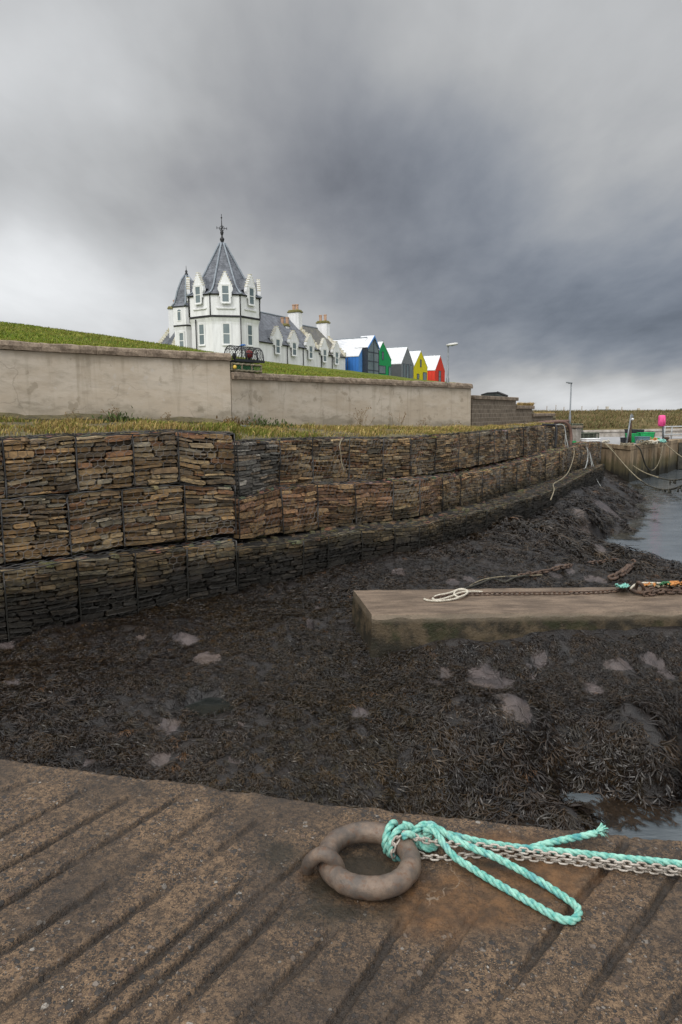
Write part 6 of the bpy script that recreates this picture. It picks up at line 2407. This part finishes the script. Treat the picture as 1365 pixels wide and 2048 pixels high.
house('blue_house', 'blue clad house with white roof and tall dark glazed bay in its gable', 718, 750, 89, 752, 710, (735, 675), 'blue', 'bluetrim', 11, (), True, glass_bay)
house('green_house', 'bright green clad house with white roof between the blue and grey houses', 751.5, 783, 93.4, 761, 714, (766.3, 682), 'green', 'green', 9,
      ((764.3, 767.6, 703, 719.5, 0), (758.3, 771.3, 730, 746.5, 0), (777.6, 782.2, 732.5, 760, 0)))
house('grey_house', 'grey clad house with white roof and three tall narrow windows in its gable', 803, 827.5, 101, 764, 725.5, (815, 693), 'greyd', 'grey', 9,
      ((806.6, 810.8, 726.5, 755.5, 0), (813.2, 817.8, 728, 757, 0), (820, 824.6, 729, 758, 0)))
house('yellow_house', 'bright yellow clad house with white roof between the grey and red houses', 828.5, 855.5, 105, 766, 730.5, (842, 700.5), 'yellow', 'yellow', 9,
      ((840.5, 843.2, 718.5, 734, 0), (834.5, 839, 747, 758, 0), (846.3, 853.8, 744, 764, 0)))
house('red_house', 'bright red clad house with white roof at the end of the coloured row', 870.5, 890.4, 113, 767, 738.5, (880.8, 709.7), 'red', 'red', 9,
      ((877.8, 882.4, 741, 765, 1),))
mb = MB()


# ------------------------------------------------------------------ lamp posts
def lamp(label, px, ytop, ybase, d, head=1):
    top, bot = P(px, ytop, d), P(px, ybase, d)
    bot[:2] = top[:2]
    bot[2] -= .8
    t = thing('street_lamp', label, 'lamp post', bot)
    h = top[2]
    mb = MB()
    mb.lathe([(.085, 0), (.085, (h - bot[2]) * .38), (.052, (h - bot[2]) * .40), (.045, h - bot[2])], (bot[0], bot[1], bot[2]), 10, smooth=True)
    mb.put('post', M['steel'], t)
    mb = MB()
    L, Wd, H = (.62, .26, .17) if head == 1 else (.42, .18, .12)
    sg = 1 if head == 1 else -1
    o = top + np.array([sg * L * .34, 0, .02])
    V = []
    for x_, k in ((-L / 2, .55), (-L / 4, .95), (L / 4, 1.0), (L / 2 * .92, .8), (L / 2, .55)):
        for a in range(10):
            q = a / 10 * 2 * math.pi
            zq = math.sin(q)
            V.append(o + np.array([sg * x_, math.cos(q) * Wd / 2 * k, (zq * H * .55 if zq > 0 else zq * H * .35) * k + sg * x_ * .12 * sg]))
    fs = [tuple(f) for f in grid_faces(5, 10)] + [(i * 10 + 9, i * 10, i * 10 + 10, i * 10 + 19) for i in range(4)] + [tuple(range(10)), tuple(range(40, 50))]
    mb.add(V, fs, smooth=True)
    mb.put('lamp_head', M['lamphead' if head == 1 else 'steel'], t)
    mb = MB()
    mb.lathe([(.02, -.04), (Wd * .33, -.03), (Wd * .36, .03)], o - np.array([0, 0, H * .22]), 10, smooth=True)
    mb.put('diffuser', M['glass'], t)


lamp('grey street lamp with pale head behind the wall, right of the red house', 897, 690, 768, 38)
lamp('slim grey street lamp standing alone on the quay road against the horizon', 1143.5, 766, 846, 47, -1)


# ------------------------------------------------------------------ lobster pots
def hoop_creel(label, px0, px1, ytop, ybot, d0, d1):
    a, b = P(px0, ybot, d0), P(px1, ybot, d1)
    z0 = max(a[2], b[2])
    L = np.linalg.norm((b - a)[:2])
    ang = math.atan2(b[1] - a[1], b[0] - a[0])
    h = P(px1, ytop, d1)[2] - z0
    wd = .36
    fr = Frame((a[0], a[1], z0), ang)
    t = thing('lobster_pot', label, 'lobster pot', (a + b) / 2)
    arc = lambda s, n=18: [fr.w(s, wd / 2 - wd / 2 * math.cos(q), .05 + (h - .05) * math.sin(q) ** .8) for q in np.linspace(0, math.pi, n)]
    mb = MB()
    for y_ in (0, wd):
        mb.prism([fr.w(0, y_ - .02, 0), fr.w(L, y_ - .02, 0), fr.w(L, y_ - .02, .05), fr.w(0, y_ - .02, .05)], fr.v * .04)
    for s in np.linspace(0, L - .05, 9):
        mb.prism([fr.w(s, .021, .003), fr.w(s + .05, .021, .003), fr.w(s + .05, .021, .03), fr.w(s, .021, .03)], fr.v * (wd - .042))
    mb.put('base_frame', M['blackp'], t)
    for s in (0.01, L * .38, L * .78, L - .01):
        mb = MB()
        mb.tube(arc(s), .011, 6)
        mb.put('hoop', M['blackp'], t)
    mb = MB()
    for q in (.5, .27, .73):
        th = q * math.pi
        y_ = wd / 2 - wd / 2 * math.cos(th)
        z_ = .05 + (h - .05) * math.sin(th) ** .8
        mb.tube([fr.w(0, y_, z_), fr.w(L, y_, z_)], .009, 6)
    mb.tube([fr.w(L * .38, .04, h * .55), fr.w(L * .78, .04, h * .55)], .011, 6)
    mb.tube([fr.w(L * .38, .02, .05), fr.w(L * .38, .05, h * .6)], .011, 6)
    mb.tube([fr.w(L * .78, .02, .05), fr.w(L * .78, .05, h * .6)], .011, 6)
    mb.put('rail', M['blackp'], t)
    nt = MB()
    cells_u, cells_v = 11, 12
    for dirn in (1, -1):
        for k in range(-cells_v, cells_u + 1):
            pts = []
            for j in range(cells_v + 1):
                uu = (k + j * .5 * 1.0 if dirn > 0 else k + cells_v * .5 - j * .5 + 4 - 4) / cells_u
                if -0.001 <= uu <= 1.001:
                    th = j / cells_v * math.pi
                    pts.append(fr.w(uu * L, wd / 2 - wd / 2 * math.cos(th), .05 + (h - .05) * math.sin(th) ** .8))
            if len(pts) > 1:
                nt.tube(pts, .0032, 4, cap=False)
    for s in (0.0, L):                                # netted ends
        for k in range(-6, 7):
            for sl in (1, -1):
                pts = []
                for z_ in np.linspace(.03, h * .97, 10):
                    y_ = wd / 2 + k * wd / 7 + sl * z_ * .7
                    zmax = .05 + (h - .05) * max(0, 1 - ((y_ - wd / 2) / (wd / 2)) ** 2) ** .42
                    if 0 < y_ < wd and z_ < zmax:
                        pts.append(fr.w(s, y_, z_))
                if len(pts) > 1:
                    nt.tube(pts, .003, 4, cap=False)
    nt.put('netting', M['net'], t)
    bd = MB()
    bd.lathe([(.02, 0), (.08, .03), (.095, .09), (.06, .15), (.02, .17)], fr.w(L * .70, .2, .10), 10, smooth=True)
    tag(bd.put('bait_float', M['redp'], t), 'dull red float inside the pot')
    bb = MB()
    for s in (.22, .76):
        bb.lathe([(.015, 0), (.03, .02), (.035, .06), (.03, .11), (.01, .13)], fr.w(L * s, .25, .06), 8, smooth=True)
    bb.put('entrance_funnel', M['net'], t)
    tw = MB()
    for i in range(8):
        c = fr.w(L * .42 + random.uniform(-.05, .06), wd * .4, h + .01)
        tw.tube(curve([c + np.array([random.uniform(-.05, .05), random.uniform(-.05, .05), random.uniform(0, .035)]) for _ in range(4)], 12), .007, 4)
    tag(tw.put('twine_bundle', M['bluetwine'], t), 'bright blue twine tied on top')


def box_creel(name, label, a, b, h, wd, frame_mat, net_mat, panels=3, group=None, rr=.022, floaty=False):
    a, b = np.asarray(a, float), np.asarray(b, float)
    L = np.linalg.norm((b - a)[:2])
    ang = math.atan2(b[1] - a[1], b[0] - a[0])
    fr = Frame((a[0], a[1], min(a[2], b[2])), ang)
    t = thing(name, label, 'lobster pot', (a + b) / 2, 0, group)
    for y_ in (0, wd):
        mb = MB()
        for z_ in (rr, h - rr):
            n = 40
            pts = [fr.w(L * i / n, y_ + random.uniform(-.004, .004), z_ + .006 * math.sin(i * .9)) for i in range(n + 1)]
            mb.tube(pts, [rr * (1 + .18 * math.sin(i * 2.4)) for i in range(n + 1)], 7)
        for k in range(panels + 1):
            s = L * k / panels
            mb.tube([fr.w(s, y_, h * q) for q in np.linspace(.05, .95, 9)], [rr * (1 + .2 * math.sin(i * 2.2)) for i in range(9)], 7)
        mb.put('side_frame', M[frame_mat], t)
    mb = MB()
    for s in (0, L):
        for z_ in (rr, h - rr):
            mb.tube([fr.w(s, 0, z_), fr.w(s, wd, z_)], rr * .9, 6)
    for i in range(5):
        s = L * (i + .5) / 5
        mb.prism([fr.w(s - .03, .02, .004), fr.w(s + .03, .02, .004), fr.w(s + .03, .02, .03), fr.w(s - .03, .02, .03)], fr.v * (wd - .04))
    mb.put('end_frame', M[frame_mat], t)
    nt = MB()
    c = .055
    for y_ in (0.004, wd - .004):
        for sl in (1, -1):
            for k in range(int(-h / c) - 1, int(L / c) + 2):
                x0 = k * c if sl > 0 else k * c + h
                p, q = (x0, 0), (x0 + sl * h, h)
                t0, t1 = 0.0, 1.0
                dxx = q[0] - p[0]
                for lim, sg in ((0, 1), (L, -1)):
                    f = (lim - p[0]) / dxx
                    if (dxx > 0) == (sg > 0):
                        t0 = max(t0, f)
                    else:
                        t1 = min(t1, f)
                if t1 - t0 > .05:
                    nt.tube([fr.w(p[0] + dxx * t0, y_, h * t0), fr.w(p[0] + dxx * t1, y_, h * t1)], .0065, 4, cap=False)
    for k in range(int(L / c) + 1):
        nt.tube([fr.w(k * c, .01, h - .01), fr.w(min(k * c + wd * .8, L), wd - .01, h - .01)], .005, 4, cap=False)
    nt.put('netting', M[net_mat], t)
    return t, fr, L


# the pair on the wall
box_a, box_b = P(464, 743.5, 14.25), P(523, 746.5, 14.95)
zc = max(box_a[2], box_b[2]) + .01
box_a[2] = box_b[2] = zc
bh = P(495, 727, 14.6)[2] - zc
tt, frc, Lc = box_creel('lobster_pot', 'box lobster pot with green net and cream rope-bound frame, lower one on the wall', box_a, box_b, bh, .34, 'creamrope', 'netgreen', 3)
bk = MB()
bk.prism([frc.w(.02, .2, .02), frc.w(Lc - .02, .2, .02), frc.w(Lc - .02, .2, bh - .02), frc.w(.02, .2, bh - .02)], frc.v * .02)
bk.put('inner_net_wall', M['netgreen'], tt)
yb = MB()
yb.lathe([(.01, 0), (.035, .015), (.04, .04), (.03, .07), (.01, .08)], frc.w(.03, -.06, .04), 10, smooth=True)
tag(yb.put('float', M['yellowp'], tt), 'small yellow float hanging at the left end')
hoop_creel('black hooped lobster pot with fine net, upper of the two on the wall', 472, 528.5, 695, 726.0, 14.4, 15.05)

# stack on the quay
for k, (x0, x1, y1, dd, hh, nm) in enumerate(((1160, 1197, 884.5, 33.0, .33, 'lowest'), (1158, 1198, 871.5, 33.1, .33, 'upper'))):
    a, b = P(x0, y1, dd), P(x1, y1, dd + .6)
    a[2] = b[2] = QZ + .02 + k * .345
    tb, fb, Lb_ = box_creel('lobster_pot', 'weathered lobster pot in the stack behind the white box, %s of the two' % nm, a, b, hh, .6, 'netdull', 'netdull', 4, None, .03)
    ib = MB()
    ib.prism([fb.w(.03, .12, .03), fb.w(Lb_ - .03, .12, .03), fb.w(Lb_ - .03, .12, hh - .03), fb.w(.03, .12, hh - .03)], fb.v * .4)
    ib.put('inner_net', M['net'], tb)
a, b = P(1145, 860, 34.6), P(1166, 860, 35.0)
a[2] = b[2] = QZ + .75
box_creel('lobster_pot', 'pale green lobster pot behind the capped pillar, above the stack', a, b, .36, .6, 'netdull', 'netdull', 3, None, .025)
ib = MB()
ib.box((a + b) / 2 + np.array([0, .3, -.375]), (.62, .6, .70), .2)
tag(ib.put('fish_crate', M['blackp'], bevel=.03), 'dark crate carrying the pale green lobster pot behind the pillar', 'crate')

# capped pillar
c = P(1150.5, 886, 31.0)
t = thing('wall_pillar', 'pale pillar with brown cap stone at the end of the gabion wall', 'pillar', c)
mb = MB()
zt = P(1150, 856, 31)[2]
mb.box((c[0], c[1], (zt + 1.0) / 2), (.36, .36, zt - 1.0), .6)
mb.put('shaft', M['farwall'], t)
mb = MB()
mb.box((c[0], c[1], zt + .055), (.48, .48, .10), .6)
mb.put('cap_stone', M['coping'], t, bevel=.02)

# white foam fish box on the gabion end
c = P(1182, 880.5, 29.3)
t = thing('foam_box', 'long white foam fish box lying on top of the gabions beside the lobster pots', 'fish box', c - np.array([0, 0, .08]))
mb = MB()
mb.box(c, (.70, .36, .11), .35)
mb.put('box_body', M['foam'], t, bevel=.02)
mb = MB()
mb.box(c + np.array([0, 0, .065]), (.74, .40, .035), .35)
mb.put('lid', M['foam'], t, bevel=.012)


def tub(name, label, c, size, mat, rz=0.0, rim=None, cat='fish box', filled=None):
    """open plastic box with sloping sides, rim and hollow inside"""
    w_, d, h = size
    t = thing(name, label, cat, c, rz)
    mb = MB()

    def ring(s, z):
        return [(x * w_ / 2 * s, y * d / 2 * s, z) for x, y in ((-1, -1), (1, -1), (1, 1), (-1, 1))]
    lv = [ring(.86, 0), ring(.98, h * .9), ring(1.06, h * .9), ring(1.06, h), ring(.92, h), ring(.80, .04)]
    V = [p for r_ in lv for p in r_]
    fs = [(0, 3, 2, 1), (20, 21, 22, 23)]
    for i in range(5):
        fs += [(i * 4 + k, i * 4 + (k + 1) % 4, i * 4 + 4 + (k + 1) % 4, i * 4 + 4 + k) for k in range(4)]
    mb.add(V, fs)
    mb.put('tub_body', M[mat], t, True, bevel=.008)
    rb = MB()
    for k in range(4):
        x_ = -w_ * .36 + w_ * .24 * k
        rb.box((x_, -d * .49 - .004, h * .45), (.035, .03, h * .8))
    rb.put('rib', M[mat], t, True)
    if filled:
        fl = MB()
        fl.box((0, 0, h * .8), (w_ * .8, d * .8, .05))
        fl.put('contents', M[filled], t, True)
    return t


def qp(px, d):
    p = P(px, 885, d)
    p[2] = QZ + .006
    return p


tub('fish_box', 'black plastic tub, leftmost and nearest of the boxes on the quay edge', qp(1249, 36.2), (.30, .30, .34), 'blackp', .2)
tub('fish_box', 'tall bright green tub behind the leaning mooring pole', qp(1264, 37.6), (.50, .45, .50), 'greenp', .1, filled='blackp')
b_ = qp(1260, 38.2)
tub('fish_box', 'black crate with green rim standing behind the green tub', b_, (.44, .4, .72), 'blackp', .15, filled='greenp')
tub('fish_box', 'black crate right of the leaning pole, tallest on the right', qp(1279, 38.3), (.34, .35, .70), 'blackp', .1)
tub('fish_box', 'blue-grey fish box in front of the green lids', qp(1285, 36.8), (.66, .45, .36), 'bluep', .1)
g1 = qp(1291, 38.0)
tub('fish_box', 'long low green fish box behind the blue-grey box', g1, (.80, .45, .55), 'greenp', .1)
tub('fish_box', 'dark crate at the right end of the green fish boxes', qp(1300, 38.4), (.36, .4, .55), 'blackp', .1)
tub('fish_box', 'small green fish box at the right end of the heap, by the orange twine', qp(1308, 37.3), (.5, .4, .26), 'greenp', -.1)


def heap(name, label, mat, px0, px1, d, n, r, h, cat='rope'):
    g = random.Random(int(px0 * 13 + n))
    mb = MB()
    for i in range(n):
        c = qp(g.uniform(px0, px1), d + g.uniform(-.4, .4))
        rad = g.uniform(.1, .26)
        ph = g.uniform(0, 6)
        z = g.uniform(.02, h)
        mb.tube([c + np.array([rad * math.cos(q + ph), rad * .8 * math.sin(q + ph), max(.02, z + .05 * math.sin(2 * q + ph))]) for q in np.linspace(0, g.uniform(4, 6.2), 16)], r, 5)
    tag(mb.put(name, M[mat]), label, cat)


heap('rope_coil', 'loose coils of pale rope on the quay edge in front of the blue-grey box', 'creamrope', 1280, 1296, 35.4, 12, .022, .22)
heap('rope_coil', 'orange twine heap beside the small green fish box on the quay', 'orange', 1305, 1310, 36.9, 8, .024, .24)
heap('rope_coil', 'white rope heap on the quay left of the pink float post', 'whiterope', 1300, 1312, 36.2, 10, .026, .14)
heap('rope_coil', 'pale green rope heap at the foot of the pink float post', 'rope', 1316, 1328, 36.6, 12, .022, .18)
heap('rope_coil', 'dull brown rope lying along the quay edge at the foot of the leaning pole', 'creamrope', 1243, 1262, 35.0, 10, .02, .07)
heap('rope_coil', 'white rope end heaped where the mooring lines leave the quay', 'whiterope', 1209, 1214, 37.6, 6, .025, .12)
mb = MB()
g = random.Random(5)
for i in range(7):
    c = P(1148, 886, 28.3)
    mb.tube(curve([c + np.array([g.uniform(-.1, .1), g.uniform(-.1, .1), g.uniform(0, .08)]) for _ in range(4)], 12), .014, 5)
tag(mb.put('rope_scrap', M['greenp']), 'small bright green rope scrap on the gabions below the pillar', 'rope')

# leaning light pole, mooring pole, float on its post, railing
t = thing('quay_light_pole', 'pale leaning pole with a small lamp fixed to its top on the quay corner', 'pole', P(1254, 890, 35.6) * np.array([1, 1, 0]) + np.array([0, 0, QZ]))
mb = MB()
mb.tube([P(1253, 892, 35.6), P(1263, 830, 36.2)], .042, 8)
mb.put('pole', M['steel'], t)
mb = MB()
mb.box(P(1265, 832, 36.2), (.10, .10, .13), .3)
mb.box(P(1264, 828.5, 36.2), (.06, .06, .08), .3)
mb.put('junction_box', M['steel'], t, bevel=.01)
mb = MB()
mb.lathe([(.02, -.03), (.07, 0), (.075, .07), (.03, .1)], P(1265.5, 839.5, 36.2), 10, smooth=True)
mb.put('lamp_head', M['foam'], t)
t = thing('mooring_post', 'short rusty brown post standing behind the leaning pale pole', 'post', qp(1260, 36.4))
c = qp(1260, 36.4)
mb = MB()
mb.lathe([(.10, 0), (.09, .5), (.085, .9), (.05, 1.15), (.03, 1.4)], c, 8, smooth=True)
mb.put('post_body', M['rusty'], t)
mb = MB()
mb.box(c + np.array([0, 0, .03]), (.3, .3, .06), .3)
mb.put('foot_plate', M['rusty'], t)

c = qp(1327, 38.6)
t = thing('lifebuoy_post', 'dark post carrying a pink plastic lifebuoy case above the quay edge', 'lifebuoy post', c)
mb = MB()
mb.tube([c, P(1327, 838, 38.6)], .055, 8)
mb.put('post', M['steel'], t)
hz = (P(1325, 831, 38.4)[2] + P(1325, 852, 38.4)[2]) / 2
hc = np.array([P(1325, 841, 38.4)[0], 38.42, hz])
hh = P(1325, 830, 38.4)[2] - P(1325, 853, 38.4)[2]
mb = MB()
V = []
for (sx, sz, y_) in ((.16, .90, -.10), (.20, 1.0, -.05), (.20, 1.0, .05), (.16, .90, .10)):
    for q in np.linspace(0, 2 * math.pi, 25)[:-1]:
        cx_, cz_ = math.cos(q), math.sin(q)
        ex = lambda v, k: math.copysign(abs(v) ** k, v)
        V.append(hc + np.array([ex(cx_, .5) * sx * .98, y_, ex(cz_, .38) * hh / 2 * sz]))
fs = [(i * 24 + k, i * 24 + (k + 1) % 24, i * 24 + 24 + (k + 1) % 24, i * 24 + 24 + k) for i in range(3) for k in range(24)] + [tuple(range(24))[::-1], tuple(range(72, 96))]
mb.add(V, fs, smooth=True)
fl = mb.put('buoy_case', M['pink'], t)
mb = MB()
mb.tube([hc + np.array([.09, -.105, hh * .30]), hc + np.array([.09, -.11, -hh * .38])], .028, 6)
mb.put('case_seam', M['pink'], fl)

t = thing('railing', 'pale galvanised tube railing at the right end of the quay', 'railing', qp(1340, 41.5))
r0, r1 = P(1329, 853.5, 42.2), P(1420, 852, 43.5)
r2, r3 = P(1329, 869, 42.2), P(1420, 868, 43.5)
for a, b in ((r0, r1), (r2, r3)):
    mb = MB()
    mb.tube([a, b], .045, 8)
    mb.put('rail', M['railgrey'], t)
for f in (.02, .17, .5, .9):
    a = r0 * (1 - f) + r1 * f
    mb = MB()
    mb.tube([a, np.array([a[0], a[1], QZ])], .045, 8)
    mb.put('railing_post', M['railgrey'], t)
c = qp(1334, 38.4)
t = thing('mooring_bollard', 'small round rusty bollard on the quay edge right of the pink float', 'bollard', c)
mb = MB()
mb.lathe([(.12, 0), (.10, .05), (.09, .14), (.15, .18), (.15, .24), (.08, .28)], c, 12, smooth=True)
mb.put('bollard_body', M['rusty'], t)


# ------------------------------------------------------------------ hoses and ropes over the gabion end, mooring lines
def line(name, label, mat, pts, r, cat='rope', twist=False, sag=None):
    p = [P(q[0], q[1], q[2] - (.38 if name in ('hanging_rope', 'strap') else 0)) for q in pts]
    mb = MB()
    if twist:
        rope(mb, p, r, n=5)
    else:
        mb.tube(curve(p, max(24, len(p) * 8)), r, 7)
    return tag(mb.put(name, M[mat]), label, cat)


line('hose', 'thick brown hose draped over the end of the top gabion row', 'hose', ((1000, 853, 22.5), (1035, 850, 23.6), (1062, 848.5, 24.6), (1095, 846, 25.6), (1120, 843.5, 26.4), (1133, 846, 26.6), (1140, 856, 26.7), (1143, 872, 26.7), (1142, 888, 26.6), (1141, 895, 26.5)), .062, 'hose')
line('hose', 'pale brown hose lying flat along the gabion top beside the draped one', 'hose', ((1075, 846, 26.2), (1100, 843, 27.2), (1138, 842, 28.2)), .055, 'hose')
line('strap', 'black strap hanging down the face of the top gabion row', 'net', ((1078, 848, 24.6), (1094, 849.5, 24.6), (1108, 850, 25.1), (1113, 853, 25.0), (1113.5, 870, 24.9), (1111, 896, 24.8)), .045, 'strap')
line('hanging_rope', 'grey rope hanging over the end of the top gabion row beside the hose', 'greyrope', ((1112, 849.5, 25.6), (1122, 849, 25.9), (1129, 852, 25.9), (1132, 866, 25.9), (1134, 880, 25.8), (1138, 899, 25.7)), .0172)
line('hanging_rope', 'thin grey rope loop dangling beside the other grey rope on the gabions', 'greyrope', ((1132, 868, 25.85), (1131, 885, 25.75), (1134, 896, 25.7), (1138, 901, 25.6)), .0119)
line('hanging_rope', 'long cream rope curving down the middle row of gabions to the seaweed', 'creamrope', ((1141, 893, 26.0), (1148, 897, 25.4), (1149, 908, 25.2), (1144, 928, 24.2), (1136, 946, 23.2), (1124, 958, 22.0), (1108, 968, 20.9), (1109, 980, 19.6), (1102, 1000, 18.2)), .0158)
line('hanging_rope', 'knotted pale rope hanging down the gabion end with a tangle at its foot', 'greyrope', ((1160, 887, 28.2), (1170, 891, 27.5), (1176, 900, 27.3), (1176, 918, 27.2), (1172, 935, 26.6), (1169, 938, 26.3), (1174, 943, 26.2), (1176, 955, 26.0), (1174, 968, 25.8), (1178, 976, 25.7)), .0211)
mb = MB()
g = random.Random(9)
for i in range(12):
    mb.tube(curve([P(1177 + g.uniform(-7, 7), 976 + g.uniform(-9, 12), 25.5 + g.uniform(-.1, .1)) for _ in range(5)], 24), .022, 5)
tag(mb.put('rope_tangle', M['creamrope']), 'cream tangle of old rope at the foot of the knotted hanging rope', 'rope')
line('hanging_rope', 'pale green-grey rope slanting from the gabion end down to the seaweed', 'greyrope', ((1166, 886, 28.6), (1176, 892, 28.0), (1183, 916, 27.8), (1189, 938, 27.4), (1193, 956, 27.0), (1204, 975, 26.3), (1217, 989, 25.8)), .0158)
line('hanging_rope', 'thin teal rope hanging straight beside the slanting grey rope', 'greyrope', ((1180, 905, 27.6), (1184, 930, 27.3), (1186, 955, 27.0), (1185, 972, 26.6)), .0119)
line('hanging_rope', 'short frayed pale rope hanging on the top gabion row left of its middle', 'creamrope', ((685, 876, 13.5), (680, 890, 12.98), (682, 905, 12.95), (684, 925, 12.95), (689, 942, 12.95)), .0106)
mb = MB()
g = random.Random(19)
for i in range(16):
    cx_ = g.uniform(1045, 1078)
    d_ = np.interp(cx_, [1045, 1078], [23.2, 24.6])
    mb.tube(curve([P(cx_ + g.uniform(-9, 9), 850 + g.uniform(-4, 2), d_ + g.uniform(-.3, .3)) for _ in range(4)], 18), .02, 5)
tag(mb.put('rope_tangle', M['creamrope']), 'pale rope heap on the gabion top left of the hoses', 'rope')
line('orange_pipe', 'thin orange pipe lying on the gabion top left of the rope heap', 'orange', ((1018, 857, 21.8), (1032, 853, 22.8), (1048, 852, 23.4), (1060, 850, 24.2)), .035, 'pipe')
line('old_pipe', 'short grey pipe lying in the verge under the step in the wall', 'steel', ((482, 854, 13.6), (500, 856, 13.9), (507, 858, 13.9)), .05, 'pipe')

line('mooring_line', 'double mooring line sagging into the water, upper of the two', 'creamrope', ((1211, 886, 36.4), (1232, 903, 36), (1262, 928, 35), (1290, 945, 34.0), (1318, 955, 33.0)), .0297)
line('mooring_line', 'weed-black sagging end of the upper mooring line over the water', 'wetrope', ((1316, 954.5, 33.1), (1340, 960, 32.3), (1365, 958, 31.4), (1420, 944, 29.5), (1500, 910, 27)), .0363)
line('mooring_line', 'double mooring line sagging into the water, lower of the two', 'creamrope', ((1211, 887, 36.2), (1228, 904, 35.6), (1254, 934, 34.0), (1274, 954, 32.8), (1286, 963, 32.2)), .0264)
line('mooring_line', 'weed-hung black end of the lower mooring line touching the water', 'wetrope', ((1284, 962, 32.3), (1300, 972, 31.5), (1325, 979, 30.4), (1345, 978, 29.6), (1365, 971, 28.8), (1420, 945, 27), (1500, 905, 25)), .0396)
mb = MB()
g = random.Random(29)
for (px, py, d_) in ((1342, 961, 32.2), (1350, 961, 31.9), (1312, 977, 30.9), (1318, 979, 30.6), (1340, 979, 29.8), (1360, 974, 29), (1362, 973, 28.9), (1330, 979, 30.2)):
    for i in range(4):
        a = P(px + g.uniform(-3, 3), py, d_)
        mb.tube([a, a + np.array([g.uniform(-.05, .05), 0, -g.uniform(.08, .24)])], .025, 4)
tag(mb.put('hanging_weed', M['wetrope']), 'dark weed hanging in tufts from the sagging mooring lines', 'seaweed', kind='stuff')
line('mooring_line', 'black rope loop hanging down the right face of the quay', 'wetrope', ((1272, 890, 34.6), (1281, 898, 34.6), (1287, 915, 34.8), (1292, 930, 35.2), (1298, 938, 35.6), (1303, 941, 35.9)), .0363)
line('mooring_line', 'cream end of the rope loop hanging on the right face of the quay', 'creamrope', ((1303, 941, 35.9), (1310, 938, 36.2), (1318, 926, 36.9), (1324, 905, 37.8), (1328, 885, 38.6)), .0231)
line('mooring_line', 'pale mooring rope stretched from the pink float post out to the right', 'creamrope', ((1328, 884, 38.4), (1345, 899, 37), (1365, 914, 35.5), (1430, 955, 32)), .0264)


# ------------------------------------------------------------------ far things on the skyline
def cottage(name, label, px0, px1, yr, ye, yb, d, mat, roof):
    a, b = P(px0, yb, d), P(px1, yb, d)
    ze, zr = P(px0, ye, d)[2], P(px0, yr, d)[2]
    t = thing(name, label, 'house', (a + b) / 2 - np.array([0, 0, 3.0]))
    mb = MB()
    mb.b2((a[0], d, a[2] - 3), (b[0], d + 7, ze))
    mb.put('wall', M[mat], t)
    mb = MB()
    mb.prism([(a[0] - .3, d - .3, ze + .02), (a[0] - .3, d + 3.5, zr), (a[0] - .3, d + 7.3, ze + .02)], (b[0] - a[0] + .6, 0, 0))
    mb.put('roof', M[roof], t)
    mb = MB()
    mb.b2((b[0] - 1.0, d + 3, zr - .6), (b[0] - .2, d + 4, zr + 1.0))
    mb.put('chimney', M['barebrick'], t)
    mb = MB()
    for f in (.3, .62):
        x_ = a[0] + (b[0] - a[0]) * f
        mb.b2((x_ - .5, d - .06, ze - 1.7), (x_ + .5, d + .02, ze - .5))
        mb.put('window', M['glass'], t)
        mb = MB()


cottage('cottage', 'small pale cottage with dark roof on the far skyline', 1203, 1226, 818.5, 822.5, 826, 240, 'barebrick', 'tar')
cottage('long_shed', 'low long brown shed on the far skyline right of the cottage', 1262, 1289, 821.6, 823, 826.5, 260, 'coping', 'hose')

t = thing('bush', 'dark green rounded bush on the far skyline at the right edge', 'bush', P(1362, 826, 150))
mb = MB()
c = P(1362, 826, 150)
mb.tube([c - np.array([0, 0, .6]), c + np.array([.1, 0, .5])], [.12, .06], 6)
mb.put('trunk', M['stalk'], t)
n = 900
q = rng.normal(0, 1, (n, 3))
q /= np.linalg.norm(q, axis=1)[:, None]
q = q * (rng.random((n, 1)) ** .4) * np.array([1.7, 1.2, .75]) + c + np.array([0.6, 0, .15])
q[:, 2] += .25 * fbm(q[:, 0] * 1.2, q[:, 1], 141, 2)
v, f, cc = blade_mesh(q, rng.uniform(.15, .35, n), rng.uniform(0, 6.3, n), rng.uniform(.2, 1, n), rng.uniform(.05, .12, n), np.tile([.035, .05, .022], (n, 1)))
link('crown', bigmesh('crown', v, f, cc, False), M['grass'], t)
# fence posts along the field edge
for k, px in enumerate((1068, 1094, 1112, 1128, 1164, 1196, 1244)):
    a = P(px, 820, 62 + 6 * (k % 3))
    zg = float(field_z(a[0], a[1])) - .2
    mb = MB()
    mb.tube([(a[0], a[1], zg), (a[0] + .03, a[1], zg + .95)], .03, 5)
    tag(mb.put('fence_post', M['stalk']), 'thin wooden fence post on the skyline of the tawny field', 'fence post', 'fence posts along the field edge')
